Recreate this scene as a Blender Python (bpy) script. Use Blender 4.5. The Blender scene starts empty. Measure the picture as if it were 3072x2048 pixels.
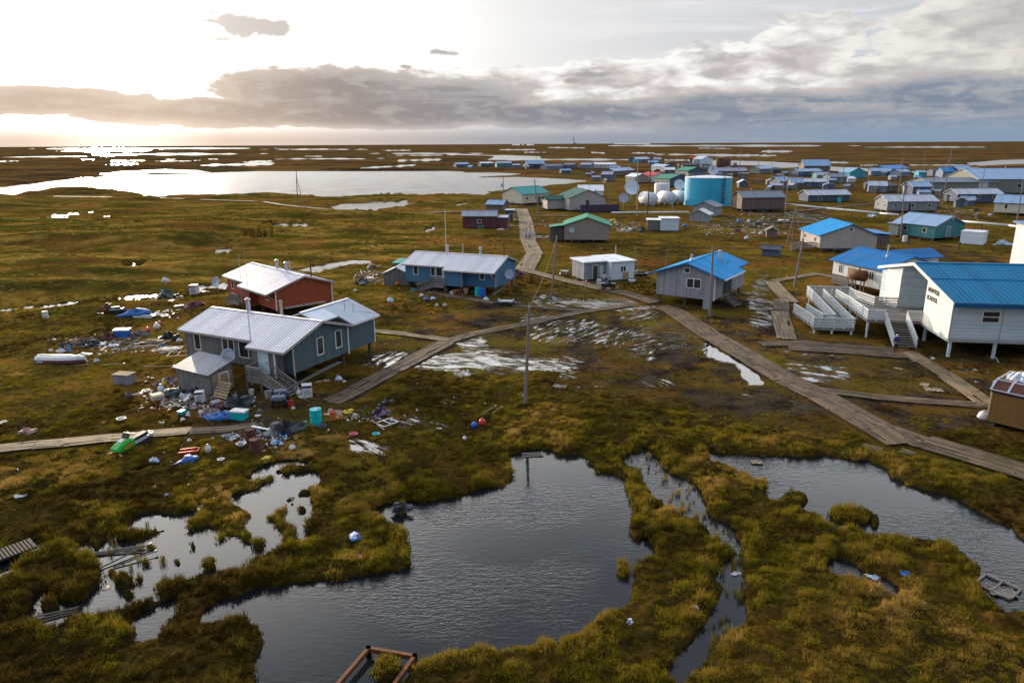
import bpy, math, random
import numpy as np
from mathutils import Vector, Matrix
S = bpy.context.scene
COL = S.collection
RN = random.Random(11)
R = math.radians
# ---------------------------------------------------------------- survey: drone camera 20 m up, pixel rays of the photograph meet the flat tundra
F, H = 2120.0, 20.0
PIT, ROL = math.atan((1024 - 431.3) / F), math.atan(17 / 3072)
SUN_EL, SUN_AZ = R(8.6), R(-29.0)
ZR = {'R2': (600, 720, 3.92), 'R3': (460, 860, 3.357), 'R6': (1150, 680, 4.704), 'R7': (1600, 660, 2.94), 'R8': (2300, 600, 3.044), 'T1': (1340, 460, 5.8725), 'T2': (1640, 460, 5.8725), 'T3': (1900, 460, 5.8725), 'T4': (2200, 440, 5.345), 'T5': (2600, 440, 4.979), 'T6': (2300, 780, 3.044), 'T7': (2800, 1000, 4.75), 'T8': (1900, 820, 3.92), 'N3': (700, 560, 2.94), 'N4': (0, 840, 3.92), 'N5': (0, 1180, 2.6133), 'Z1': (0, 400, 3.0625), 'F1': (0, 1520, 2.94), 'F2': (700, 1300, 2.096), 'F3': (1400, 1300, 2.0967), 'F4': (2200, 1250, 1.9644), 'K': (880, 1120, 3.92), 'L': (1000, 940, 3.36), 'M': (320, 1080, 3.675), 'S1': (0, 420, 1.531), 'S2': (1536, 410, 1.531), 'P': (0, 0, 1.0)}
def px(r, x, y):
    a, b, s = ZR[r]
    return (a + x / s, b + y / s)
def G(u, v, z=0.0):
    x, y = (u - 1536) / F, (1024 - v) / F
    xr, yr = x * math.cos(ROL) + y * math.sin(ROL), -x * math.sin(ROL) + y * math.cos(ROL)
    d = (xr, math.cos(PIT) + yr * math.sin(PIT), -math.sin(PIT) + yr * math.cos(PIT))
    t = (z - H) / d[2]
    return Vector((d[0] * t, d[1] * t, z))
def g(r, x, y, z=0.0):
    return G(*px(r, x, y), z)
def g2(r, x, y, z=0.0):
    q = g(r, x, y, z)
    return (q.x, q.y)

# ---------------------------------------------------------------- mesh helper
class MB:
    def __init__(s):
        s.v, s.f, s.t, s.tone = [], [], [], 0.5
    def add(s, vs, fs):
        n = len(s.v)
        s.v += [tuple(p) for p in vs]
        s.f += [tuple(i + n for i in f) for f in fs]
        s.t += [s.tone] * len(fs)
        return s
    def box(s, x0, x1, y0, y1, z0, z1):
        return s.add([(x0, y0, z0), (x1, y0, z0), (x1, y1, z0), (x0, y1, z0), (x0, y0, z1), (x1, y0, z1), (x1, y1, z1), (x0, y1, z1)],
                     [(3, 2, 1, 0), (4, 5, 6, 7), (0, 1, 5, 4), (1, 2, 6, 5), (2, 3, 7, 6), (3, 0, 4, 7)])
    def beam(s, p, q, w, h, up=(0, 0, 1)):
        p, q = Vector(p), Vector(q)
        d = (q - p).normalized()
        u = Vector(up)
        if abs(d.dot(u)) > .98:
            u = Vector((0, 1, 0))
        a = d.cross(u).normalized() * w / 2
        b = a.cross(d).normalized() * h / 2
        vs = [p - a - b, p + a - b, p + a + b, p - a + b, q - a - b, q + a - b, q + a + b, q - a + b]
        return s.add(vs, [(0, 1, 2, 3), (7, 6, 5, 4), (1, 0, 4, 5), (2, 1, 5, 6), (3, 2, 6, 7), (0, 3, 7, 4)])
    def cyl(s, p, q, r0, r1=None, n=10):
        p, q = Vector(p), Vector(q)
        r1 = r0 if r1 is None else r1
        d = (q - p).normalized()
        u = Vector((0, 0, 1)) if abs(d.z) < .9 else Vector((1, 0, 0))
        a = d.cross(u).normalized()
        b = d.cross(a)
        vs = []
        for c, r in ((p, r0), (q, r1)):
            for k in range(n):
                t = 2 * math.pi * k / n
                vs.append(c + (a * math.cos(t) + b * math.sin(t)) * r)
        fs = [(k, (k + 1) % n, n + (k + 1) % n, n + k) for k in range(n)]
        fs += [tuple(range(n))[::-1], tuple(range(n, 2 * n))]
        return s.add(vs, fs)
    def lathe(s, prof, n=16, c=(0, 0, 0)):
        vs, fs = [], []
        for r, z in prof:
            for k in range(n):
                t = 2 * math.pi * k / n
                vs.append((c[0] + r * math.cos(t), c[1] + r * math.sin(t), c[2] + z))
        for j in range(len(prof) - 1):
            for k in range(n):
                fs.append((j * n + k, j * n + (k + 1) % n, (j + 1) * n + (k + 1) % n, (j + 1) * n + k))
        return s.add(vs, fs)
    def prism(s, poly, axis, a, b):
        # poly: 2-D outline; axis 'x': poly is (y,z) pushed from x=a to x=b; 'y': (x,z); 'z': (x,y)
        n = len(poly)
        def P(q, t):
            return (t, q[0], q[1]) if axis == 'x' else (q[0], t, q[1]) if axis == 'y' else (q[0], q[1], t)
        vs = [P(q, a) for q in poly] + [P(q, b) for q in poly]
        fs = [(k, (k + 1) % n, n + (k + 1) % n, n + k) for k in range(n)] + [tuple(range(n))[::-1], tuple(range(n, 2 * n))]
        return s.add(vs, fs)
    def blob(s, c, rx, ry, rz, seed=0, rough=.25, n=9, m=6, flat=True):
        r = random.Random(seed)
        ph = [r.uniform(0, 6.28) for _ in range(8)]
        vs, fs = [], []
        for j in range(m + 1):
            th = math.pi * j / m
            for k in range(n):
                t = 2 * math.pi * k / n
                q = 1 + rough * (math.sin(3 * t + ph[0] + 2 * th) * .5 + math.sin(2 * t + ph[1]) * math.sin(4 * th + ph[2]) * .6 + r.uniform(-.5, .5))
                z = math.cos(th) * rz * q
                if flat and z < 0:
                    z *= .35
                vs.append((c[0] + math.sin(th) * math.cos(t) * rx * q, c[1] + math.sin(th) * math.sin(t) * ry * q, c[2] + z))
        for j in range(m):
            for k in range(n):
                fs.append((j * n + k, (j + 1) * n + k, (j + 1) * n + (k + 1) % n, j * n + (k + 1) % n))
        return s.add(vs, fs)
    def map(s, fn, flip=False):
        s.v = [tuple(fn(p)) for p in s.v]
        if flip:
            s.f = [f[::-1] for f in s.f]
        return s
    def build(s, name, mat, parent=None, smooth=False, loc=None):
        me = bpy.data.meshes.new(name)
        me.from_pydata(s.v, [], s.f)
        if mat:
            me.materials.append(mat)
        if len(set(s.t)) > 1:
            at = me.attributes.new('tone', 'FLOAT', 'FACE')
            at.data.foreach_set('value', s.t)
        if smooth:
            me.polygons.foreach_set('use_smooth', [True] * len(me.polygons))
        me.update()
        o = bpy.data.objects.new(name, me)
        COL.objects.link(o)
        if parent:
            o.parent = parent
        if loc:
            o.location = loc
        return o

def tag(o, label=None, cat=None, group=None, kind=None):
    if label: o['label'] = label
    if cat: o['category'] = cat
    if group: o['group'] = group
    if kind: o['kind'] = kind
    return o
def thing(name, label, cat, loc=(0, 0, 0), rz=0.0, group=None):
    o = bpy.data.objects.new(name, None)
    COL.objects.link(o)
    o.empty_display_size = .3
    o.location = loc
    o.rotation_euler = (0, 0, rz)
    return tag(o, label, cat, group)
def kids(o):
    return [c for c in COL.objects if c.parent == o]
def copy_tree(o, parent=None):
    c = o.copy()
    COL.objects.link(c)
    if parent: c.parent = parent
    for ch in list(o.children):
        copy_tree(ch, c)
    return c

# ---------------------------------------------------------------- materials
class NT:
    def __init__(s, tree):
        s.t, s.n, s.l = tree, tree.nodes, tree.links
    def new(s, ty, **kw):
        n = s.n.new(ty)
        for k, v in kw.items():
            setattr(n, k, v)
        return n
    def put(s, sock, v):
        if isinstance(v, bpy.types.NodeSocket): s.l.new(v, sock)
        elif v is not None: sock.default_value = v
    def m(s, op, a, b=None, c=None, clamp=False):
        n = s.new('ShaderNodeMath', operation=op, use_clamp=clamp)
        for i, q in enumerate((a, b, c)):
            if q is not None: s.put(n.inputs[i], q)
        return n.outputs[0]
    def vm(s, op, a, b=None):
        n = s.new('ShaderNodeVectorMath', operation=op)
        s.put(n.inputs[0], a)
        if b is not None: s.put(n.inputs[1], b)
        return n.outputs[1] if op in ('DOT_PRODUCT', 'LENGTH', 'DISTANCE') else n.outputs[0]
    def mix(s, f, a, b):
        n = s.new('ShaderNodeMix', data_type='RGBA')
        s.put(n.inputs[0], f)
        for i, q in ((6, a), (7, b)):
            s.put(n.inputs[i], tuple(q) + (1,) if isinstance(q, (tuple, list)) and len(q) == 3 else q)
        return n.outputs[2]
    def noise(s, vec, scale=1., detail=4., rough=.55, dist=0.):
        n = s.new('ShaderNodeTexNoise')
        s.put(n.inputs['Vector'], vec)
        n.inputs['Scale'].default_value = scale
        n.inputs['Detail'].default_value = detail
        n.inputs['Roughness'].default_value = rough
        n.inputs['Distortion'].default_value = dist
        return n.outputs['Fac']
    def ss(s, x, a, b):
        n = s.new('ShaderNodeMapRange', interpolation_type='SMOOTHSTEP')
        s.put(n.inputs[0], x); s.put(n.inputs[1], a); s.put(n.inputs[2], b)
        return n.outputs[0]
    def mr(s, x, a, b, c, d):
        n = s.new('ShaderNodeMapRange')
        for i, q in enumerate((x, a, b, c, d)): s.put(n.inputs[i], q)
        return n.outputs[0]
    def scale(s, vec, sc):
        n = s.new('ShaderNodeMapping')
        s.put(n.inputs[0], vec)
        n.inputs['Scale'].default_value = sc
        return n.outputs[0]
    def obj(s): return s.new('ShaderNodeTexCoord').outputs['Object']
    def pos(s): return s.new('ShaderNodeNewGeometry').outputs['Position']
    def sep(s, v):
        n = s.new('ShaderNodeSeparateXYZ'); s.put(n.inputs[0], v); return n.outputs
    def comb(s, x, y, z):
        n = s.new('ShaderNodeCombineXYZ')
        for i, q in enumerate((x, y, z)): s.put(n.inputs[i], q)
        return n.outputs[0]
    def white(s, w):
        n = s.new('ShaderNodeTexWhiteNoise', noise_dimensions='1D'); s.put(n.inputs['W'], w); return n.outputs['Value']
    def attr(s, name, ty='GEOMETRY'):
        n = s.new('ShaderNodeAttribute', attribute_name=name, attribute_type=ty); return n.outputs['Fac']
    def bump(s, h, strength=.5, dist=.05):
        n = s.new('ShaderNodeBump'); s.put(n.inputs['Strength'], strength); n.inputs['Distance'].default_value = dist
        s.put(n.inputs['Height'], h); return n.outputs[0]
def mat(name, fn, rough=.7, metal=0., spec=.35):
    M = bpy.data.materials.new(name)
    M.use_nodes = True
    t = NT(M.node_tree)
    b = t.n['Principled BSDF']
    b.inputs['Roughness'].default_value = rough
    b.inputs['Metallic'].default_value = metal
    b.inputs['Specular IOR Level'].default_value = spec
    fn(t, b)
    return M
def c3(c, k=1.): return tuple(min(1, x * k) for x in c)
def siding(name, col, board=.2, var=.25, wear=.3, wearcol=(.16, .15, .14), lap=False):
    def fn(t, b):
        x, y, z = t.sep(t.obj())
        s = z if lap else t.m('ADD', x, y)
        q = t.m('DIVIDE', s, board)
        fl, fr = t.m('FLOOR', q), t.m('FRACT', q)
        rnd = t.white(fl)
        st = t.noise(t.scale(t.obj(), (.5, .5, 6) if lap else (5, 5, .45)), 1.6, 5, .65)
        k = t.m('ADD', t.mr(rnd, 0, 1, -var, var), t.mr(st, .3, .7, -var * .8, var * .8))
        base = t.mix(t.mr(k, -2 * var, 2 * var, 0, 1), c3(col, 1 - 2 * var), c3(col, 1 + 2 * var))
        pat = t.noise(t.scale(t.obj(), (1, 1, .5)), 1.1, 6, .7)
        base = t.mix(t.m('MULTIPLY', t.ss(pat, .5, .68), wear), base, wearcol)
        t.put(b.inputs['Base Color'], base)
        gv = t.ss(t.m('ABSOLUTE', t.m('SUBTRACT', fr, .5)), .5, .42)
        t.put(b.inputs['Normal'], t.bump(t.m('ADD', gv, t.m('MULTIPLY', st, .3)), .8, .02))
    return mat(name, fn, .75)
def metalroof(name, col, rough=.42, metal=.0, axis='x', rib=.3, dirt=.25, dirtcol=(.25, .2, .17), bumpy=True):
    def fn(t, b):
        x, y, z = t.sep(t.obj())
        s = x if axis == 'x' else y
        q = t.m('DIVIDE', s, rib)
        fr = t.m('FRACT', q)
        sh = t.white(t.m('FLOOR', t.m('DIVIDE', s, .9)))
        st = t.noise(t.scale(t.obj(), (4, .5, .5) if axis == 'x' else (.5, 4, .5)), 1.3, 5, .65)
        base = t.mix(t.mr(t.m('ADD', t.m('MULTIPLY', sh, .5), st), .3, 1.1, 0, 1), c3(col, .8), c3(col, 1.12))
        base = t.mix(t.m('MULTIPLY', t.ss(t.noise(t.obj(), .9, 6, .7), .52, .7), dirt), base, dirtcol)
        t.put(b.inputs['Base Color'], base)
        t.put(b.inputs['Roughness'], t.mr(st, .2, .8, rough - .08, rough + .12))
        if bumpy:
            t.put(b.inputs['Normal'], t.bump(t.ss(t.m('ABSOLUTE', t.m('SUBTRACT', fr, .5)), .2, .45), .9, .04))
    return mat(name, fn, rough, metal, .5 if metal else .08)
def paint(name, col, rough=.55, metal=0., var=.18, sc=3., bumpd=.0):
    def fn(t, b):
        n = t.noise(t.obj(), sc, 5, .65)
        tone = t.attr('tone')
        k = t.m('ADD', t.mr(n, .3, .7, -var, var), 0)
        t.put(b.inputs['Base Color'], t.mix(t.mr(k, -var, var, 0, 1), c3(col, 1 - var), c3(col, 1 + var)))
        if bumpd: t.put(b.inputs['Normal'], t.bump(n, .7, bumpd))
    return mat(name, fn, rough, metal, .4)
def wood(name, col, var=.4, grime=0):
    def fn(t, b):
        x, y, z = t.sep(t.obj())
        st = t.noise(t.scale(t.obj(), (3, 3, 3)), 2.2, 6, .7)
        tn = t.attr('tone')
        k = t.m('ADD', t.mr(tn, 0, 1, -var, var), t.mr(st, .3, .7, -.25, .25))
        base = t.mix(t.mr(k, -.7, .7, 0, 1), c3(col, .5), c3(col, 1.5))
        if grime:
            g1 = t.ss(t.noise(t.obj(), .55, 6, .7), .46, .62)
            base = t.mix(t.m('MULTIPLY', g1, grime), base, (.040, .028, .020))
            base = t.mix(t.m('MULTIPLY', t.ss(t.noise(t.obj(), .23, 4, .6), .54, .64), grime * .6), base, (.055, .050, .014))
        t.put(b.inputs['Base Color'], base)
        t.put(b.inputs['Normal'], t.bump(st, .5, .01))
    return mat(name, fn, .78, 0, .25)
def fabric(name, col, var=.3):
    def fn(t, b):
        n = t.noise(t.obj(), 4, 5, .65)
        t.put(b.inputs['Base Color'], t.mix(n, c3(col, 1 - var), c3(col, 1 + var)))
        t.put(b.inputs['Normal'], t.bump(t.noise(t.obj(), 7, 4, .6), .8, .06))
    return mat(name, fn, .5, 0, .4)
M = {}
M['alu'] = metalroof('aluminium_roof', (.56, .55, .60), .38, .35, 'x', dirt=.10, bumpy=False)
M['alu_y'] = metalroof('aluminium_roof_wing', (.50, .55, .62), .38, .35, 'y', dirt=.10, bumpy=False)
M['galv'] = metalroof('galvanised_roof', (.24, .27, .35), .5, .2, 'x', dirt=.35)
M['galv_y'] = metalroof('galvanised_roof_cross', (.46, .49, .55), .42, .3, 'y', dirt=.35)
M['rustroof'] = metalroof('patched_roof', (.38, .42, .50), .5, .2, 'x', dirt=.95, dirtcol=(.16, .09, .07), rib=.6)
M['blueroof'] = metalroof('blue_metal_roof', (.015, .20, .50), .42, 0, 'x', dirt=.08, dirtcol=(.05, .12, .3))
M['blueroof_y'] = metalroof('blue_metal_roof_cross', (.0, .24, .56), .55, 0, 'y', dirt=.06, dirtcol=(.05, .12, .3))
M['navyroof'] = metalroof('royal_blue_roof', (.01, .14, .38), .6, 0, 'x', dirt=.1, dirtcol=(.04, .1, .25))
M['schoolroof'] = metalroof('school_roof', (.0, .145, .30), .5, 0, 'x', dirt=.05, dirtcol=(.05, .12, .3), bumpy=False)
M['schoolfascia'] = paint('school_fascia', (.0, .08, .19), .45)
M['paleblue'] = metalroof('pale_blue_roof', (.18, .31, .50), .45, .1, 'x', dirt=.15)
M['paleblue_y'] = metalroof('pale_blue_roof_cross', (.18, .31, .50), .45, .1, 'y', dirt=.15)
M['greenroof_y'] = metalroof('green_roof', (.03, .24, .14), .5, 0, 'y', dirt=.1)
M['dkgreenroof_y'] = metalroof('dark_green_roof', (.012, .075, .065), .5, 0, 'y', dirt=.1)
M['tealroof'] = metalroof('teal_roof', (.03, .28, .26), .5, 0, 'x', dirt=.1)
M['tealroof_y'] = metalroof('teal_roof_cross', (.03, .28, .26), .5, 0, 'y', dirt=.1)
M['redroof_y'] = metalroof('red_roof', (.45, .05, .04), .5, 0, 'y', dirt=.1)
M['whiteroof'] = metalroof('white_roof', (.72, .74, .78), .5, 0, 'x', dirt=.12)
M['darkroof'] = metalroof('dark_roof', (.07, .08, .10), .6, 0, 'x', dirt=.2)
M['greyroof'] = metalroof('grey_shingle_roof', (.19, .22, .27), .6, 0, 'x', dirt=.3)
M['weathered'] = siding('weathered_grey_boards', (.15, .145, .14), .2, .22, .75, (.07, .10, .11))
M['boards'] = siding('silvery_boards', (.24, .25, .275), .22, .2, .5, (.14, .13, .14))
M['brownboards'] = siding('brown_boards', (.15, .11, .09), .22, .25, .4)
M['darkboards'] = siding('dark_boards', (.07, .065, .07), .2, .25, .4, (.12, .11, .11))
M['tealblue'] = siding('teal_blue_siding', (.066, .098, .112), .3, .12, .45, (.04, .17, .18))
M['blue'] = siding('blue_siding', (.050, .150, .255), .3, .07, .25, (.10, .19, .28))
M['red'] = siding('red_siding', (.30, .060, .022), .3, .07, .3, (.17, .045, .03))
M['darkred'] = siding('dark_red_siding', (.11, .035, .04), .3, .15, .4)
M['cream'] = siding('cream_siding', (.52, .48, .38), .25, .06, .15, (.4, .36, .3), True)
M['white'] = siding('white_siding', (.64, .65, .66), .3, .05, .15, (.5, .5, .5), True)
M['whiteblue'] = siding('bluish_white_siding', (.55, .63, .70), .3, .05, .15, (.5, .5, .5), True)
M['schoolwall'] = siding('shaded_weathered_clapboard', (.47, .54, .58), .16, .12, .8, (.36, .42, .43), True)  # weathered white boards, with the blue-grey of their shaded side in the colour
M['schoolpanel'] = siding('sunlit_white_panel', (.70, .68, .62), 2.0, .04, .1, (.6, .6, .55))  # white panels with the low sun's cream put into the colour
M['tan'] = siding('tan_plywood', (.38, .345, .325), .3, .05, .25, (.27, .24, .22))
M['taupe'] = siding('taupe_boards', (.30, .235, .20), .25, .06, .25)
M['teal'] = siding('teal_siding', (.05, .20, .21), .3, .1, .35, (.12, .25, .25))
M['greenteal'] = siding('grey_green_siding', (.14, .18, .17), .3, .1, .35)
M['slate'] = siding('slate_blue_siding', (.07, .10, .15), .3, .12, .35)
M['cyan'] = siding('cyan_siding', (.05, .32, .42), .3, .08, .2)
M['bluegrey'] = siding('blue_grey_siding', (.16, .21, .28), .3, .08, .25)
M['brownpanel'] = siding('brown_grooved_panel', (.17, .085, .022), .1, .10, .12, (.15, .08, .03))
M['greytan'] = siding('grey_tan_siding', (.21, .21, .18), .3, .08, .3)
M['trim'] = paint('white_trim', (.66, .64, .62), .5)
M['trimgrey'] = paint('weathered_trim', (.33, .30, .27), .7)
M['trimtan'] = paint('tan_trim', (.42, .33, .26), .7)
M['trimblue'] = paint('blue_trim', (.01, .10, .28), .5)
M['glass'] = mat('window_glass', lambda t, b: t.put(b.inputs['Base Color'], t.mix(t.noise(t.obj(), 1.2, 2), (.008, .010, .012), (.05, .055, .05))), .06, 0, .5)
M['door'] = paint('pale_door', (.47, .56, .62), .5)
M['doord'] = paint('dark_door', (.06, .05, .05), .6)
M['pipe'] = paint('galvanised_flue', (.42, .45, .50), .4, .5)
M['rust'] = paint('rusty_steel', (.13, .045, .014), .75, .2, .5, 4)
M['rustdk'] = paint('dark_rusty_steel', (.09, .03, .02), .8, .1, .5, 4)
M['pile'] = wood('pile_timber', (.10, .085, .07))
M['pilewhite'] = paint('painted_steel_pile', (.45, .50, .52), .6)
M['deckwood'] = wood('grey_deck_timber', (.19, .165, .15))
M['railwood'] = wood('pale_rail_timber', (.47, .51, .53), .15)
M['railwood'].node_tree.nodes['Principled BSDF'].inputs['Roughness'].default_value = .6
M['plank'] = wood('boardwalk_planks', (.125, .082, .050), .5, .75)
M['plankpale'] = wood('pale_boardwalk_planks', (.215, .150, .085), .45, .55)
M['lumber'] = wood('scrap_lumber', (.36, .26, .17), .35)
M['lumbergrey'] = wood('grey_scrap_lumber', (.22, .19, .17), .35)
M['polewood'] = wood('utility_pole_timber', (.27, .235, .22))
M['dish'] = paint('dish_grey', (.34, .37, .44), .5)
M['dishwhite'] = paint('dish_white', (.60, .66, .74), .5)
M['black'] = paint('black_plastic', (.012, .012, .014), .5)
M['tyre'] = paint('tyre_rubber', (.018, .017, .017), .8)
M['steel'] = paint('grey_steel', (.30, .31, .33), .4, .7)
M['wire'] = paint('wire_black', (.03, .03, .03), .6)
M['tank'] = paint('cyan_tank_paint', (.03, .36, .56), .5, 0, .08, .5)
M['tankwhite'] = paint('white_tank_paint', (.62, .64, .66), .5, 0, .12, 1)
M['cyanbarrel'] = paint('turquoise_plastic', (.0, .40, .42), .4)
M['bluebarrel'] = paint('blue_plastic', (.01, .12, .42), .4)
M['redplastic'] = paint('red_plastic', (.5, .03, .025), .4)
M['pinkplastic'] = paint('pink_plastic', (.5, .09, .12), .45)
M['orange'] = paint('orange_plastic', (.55, .14, .02), .5)
M['yellow'] = paint('yellow_plastic', (.55, .40, .01), .5)
M['whiteplastic'] = paint('white_plastic', (.54, .54, .53), .45)
M['greyplastic'] = paint('grey_plastic', (.35, .35, .36), .5)
M['bluetarp'] = fabric('blue_tarp', (.01, .10, .34))
M['whitebag'] = fabric('white_bag', (.50, .49, .51), .15)
M['bluebag'] = fabric('pale_blue_bag', (.40, .50, .62), .2)
M['darkbag'] = fabric('dark_bag', (.025, .03, .04))
M['greentarp'] = fabric('dark_green_tarp', (.03, .06, .055))
M['cloth'] = fabric('mixed_cloth', (.14, .10, .11), .6)
M['pinkcloth'] = fabric('pink_cloth', (.42, .24, .22), .4)
M['purple'] = fabric('dark_purple_bag', (.05, .03, .07), .5)
M['bluecloth'] = fabric('blue_cloth', (.05, .16, .40), .4)
M['beige'] = paint('beige_board', (.52, .43, .30), .7)
M['snowgreen'] = paint('lime_green_plastic', (.015, .34, .03), .3, 0, .1)
M['carboard'] = paint('cardboard', (.34, .22, .12), .8)

M['shedroof'] = metalroof('shed_roof', (.13, .145, .19), .5, .2, 'x', dirt=.4)
# ---------------------------------------------------------------- camera, sun, sky
cam = bpy.data.cameras.new('drone_camera')
cam.lens, cam.sensor_width, cam.clip_end, cam.clip_start = F / 3072 * 36, 36, 60000, .1
co = bpy.data.objects.new('drone_camera', cam)
COL.objects.link(co)
R0, U0, F0 = Vector((1, 0, 0)), Vector((0, math.sin(PIT), math.cos(PIT))), Vector((0, math.cos(PIT), -math.sin(PIT)))
rt = R0 * math.cos(ROL) - U0 * math.sin(ROL)
up = R0 * math.sin(ROL) + U0 * math.cos(ROL)
co.matrix_world = Matrix((rt, up, -F0)).transposed().to_4x4()
co.location = (0, 0, H)
S.camera = co
S.view_settings.view_transform = 'Standard'
S.view_settings.look = 'None'
S.view_settings.exposure = 0
S.view_settings.gamma = 1
SUNV = Vector((math.sin(SUN_AZ) * math.cos(SUN_EL), math.cos(SUN_AZ) * math.cos(SUN_EL), math.sin(SUN_EL)))
sl = bpy.data.lights.new('sun', 'SUN')
sl.energy, sl.angle, sl.color = 5.0, R(1.0), (1, .80, .56)
so = bpy.data.objects.new('sun', sl)
COL.objects.link(so)
so.rotation_euler = SUNV.to_track_quat('Z', 'Y').to_euler()

W = bpy.data.worlds.new('World')
S.world = W
W.use_nodes = True
t = NT(W.node_tree)
t.n.clear()
sky = t.new('ShaderNodeTexSky', sky_type='NISHITA', sun_disc=False)
sky.sun_elevation, sky.sun_rotation = SUN_EL, SUN_AZ
sky.altitude, sky.air_density, sky.dust_density = 0, 1, 2
d = t.vm('NORMALIZE', t.new('ShaderNodeTexCoord').outputs['Generated'])
x, y, z = t.sep(d)
az = t.m('MULTIPLY', t.m('ARCTAN2', x, y), 57.2958)
el = t.m('MULTIPLY', t.m('ARCSINE', z), 57.2958)
def dirdeg(u, v):
    q = G(u, v, 0) if v > 440 else None
    X, Y = (u - 1536) / F, (1024 - v) / F
    xr, yr = X * math.cos(ROL) + Y * math.sin(ROL), -X * math.sin(ROL) + Y * math.cos(ROL)
    w = Vector((xr, math.cos(PIT) + yr * math.sin(PIT), -math.sin(PIT) + yr * math.cos(PIT))).normalized()
    return math.degrees(math.atan2(w.x, w.y)), math.degrees(math.asin(w.z))
sd = t.m('MAXIMUM', t.vm('DOT_PRODUCT', d, tuple(SUNV)), 0.0)
# cloud-space coordinates and billow noise
cv = t.comb(t.m('MULTIPLY', az, .09), t.m('MULTIPLY', el, .26), 0.0)
n_big = t.noise(cv, 1.0, 3, .5)
n_mid = t.noise(cv, 2.6, 7, .62, .3)
n_fine = t.noise(cv, 5.2, 6, .60, .35)
n_wisp = t.noise(t.comb(t.m('MULTIPLY', az, .045), t.m('MULTIPLY', el, .5), 3.7), 1.6, 6, .6, .6)
bw = t.m('ADD', t.m('MULTIPLY', t.m('SUBTRACT', n_mid, .5), 1.0), t.m('MULTIPLY', t.m('SUBTRACT', n_fine, .5), .55))
az2 = t.m('ADD', az, t.m('MULTIPLY', t.m('SUBTRACT', n_big, .5), 5.0))
el2 = t.m('ADD', el, t.m('MULTIPLY', t.m('SUBTRACT', n_big, .5), 1.2))
n_scud = t.noise(t.comb(t.m('MULTIPLY', az, .5), t.m('MULTIPLY', el, .9), 1.0), 1.0, 7, .6, .4)
def field(blobs, k=.9, extra=None):
    out = None
    for u, v, ru, rv in blobs:
        a, e = dirdeg(u, v)
        ra, re = ru / F * 57.3 * .95, rv / F * 57.3 * .95
        q1 = t.m('DIVIDE', t.m('SUBTRACT', az2, a), ra)
        q2 = t.m('DIVIDE', t.m('SUBTRACT', el2, e), re)
        r = t.m('SUBTRACT', 1.0, t.m('SQRT', t.m('ADD', t.m('MULTIPLY', q1, q1), t.m('MULTIPLY', q2, q2))))
        out = r if out is None else t.m('MAXIMUM', out, r)
    out = t.m('ADD', out, t.m('MULTIPLY', bw, k))
    if extra: out = t.m('ADD', out, t.m('MULTIPLY', t.m('SUBTRACT', n_scud, .5), extra))
    return out
# thin high veil: blown out round the sun, grey to the right, paler overhead
right = t.ss(az, -20, 28)
veil = t.mix(right, (1.02, 1.0, .97), (.60, .62, .66))
veil = t.mix(t.m('MULTIPLY', t.ss(n_wisp, .42, .66), t.m('MULTIPLY', right, .6)), veil, (.93, .93, .94))
hi = t.ss(el, 11.5, 17)
overhead = t.mix(t.ss(az, -60, 45), (4.6, 4.45, 4.25), (2.0, 2.05, 2.15))
lf = t.ss(az, 8, -22)
overhead = t.mix(t.ss(el, t.m('ADD', 19.0, t.m('MULTIPLY', lf, 9.0)), t.m('ADD', 36.0, t.m('MULTIPLY', lf, 7.0))), overhead, (.80, .88, 1.02))
back = t.ss(y, .25, -.45)
veil = t.mix(hi, veil, overhead)
veil = t.mix(back, veil, (.50, .60, .76))
glow = t.m('ADD', t.m('MULTIPLY', t.m('POWER', sd, 22), 1.1), t.m('MULTIPLY', t.m('POWER', sd, 220), 5.0))
gl = t.new('ShaderNodeMix', data_type='RGBA', blend_type='ADD')
gl.inputs[0].default_value = 1
t.put(gl.inputs[6], veil)
t.put(gl.inputs[7], t.vm('MULTIPLY', t.comb(glow, glow, glow), (1.0, .95, .89)))
col = gl.outputs[2]
# sunlit cumulus on the right
cu = field([(2420, 170, 190, 110), (2180, 205, 260, 70), (1830, 235, 360, 55), (2990, 70, 270, 110), (2720, 225, 420, 75), (1500, 250, 300, 45), (2050, 280, 420, 40), (2600, 290, 600, 35)], .85)
a_cu = t.ss(cu, .02, .13)
shade = t.m('ADD', t.m('MULTIPLY', t.ss(cu, .15, .8), .75), t.m('MULTIPLY', t.m('SUBTRACT', n_fine, .45), 1.7), None, True)
cucol = t.mix(shade, (1.05, 1.03, 1.0), (.56, .50, .49))
cucol = t.mix(t.m('MULTIPLY', t.ss(n_mid, .5, .66), .6), cucol, (.45, .46, .48))
cucol = t.mix(t.ss(az, 14, 36), cucol, t.mix(shade, (.80, .76, .70), (.52, .50, .50)))
col = t.mix(a_cu, col, cucol)
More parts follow.
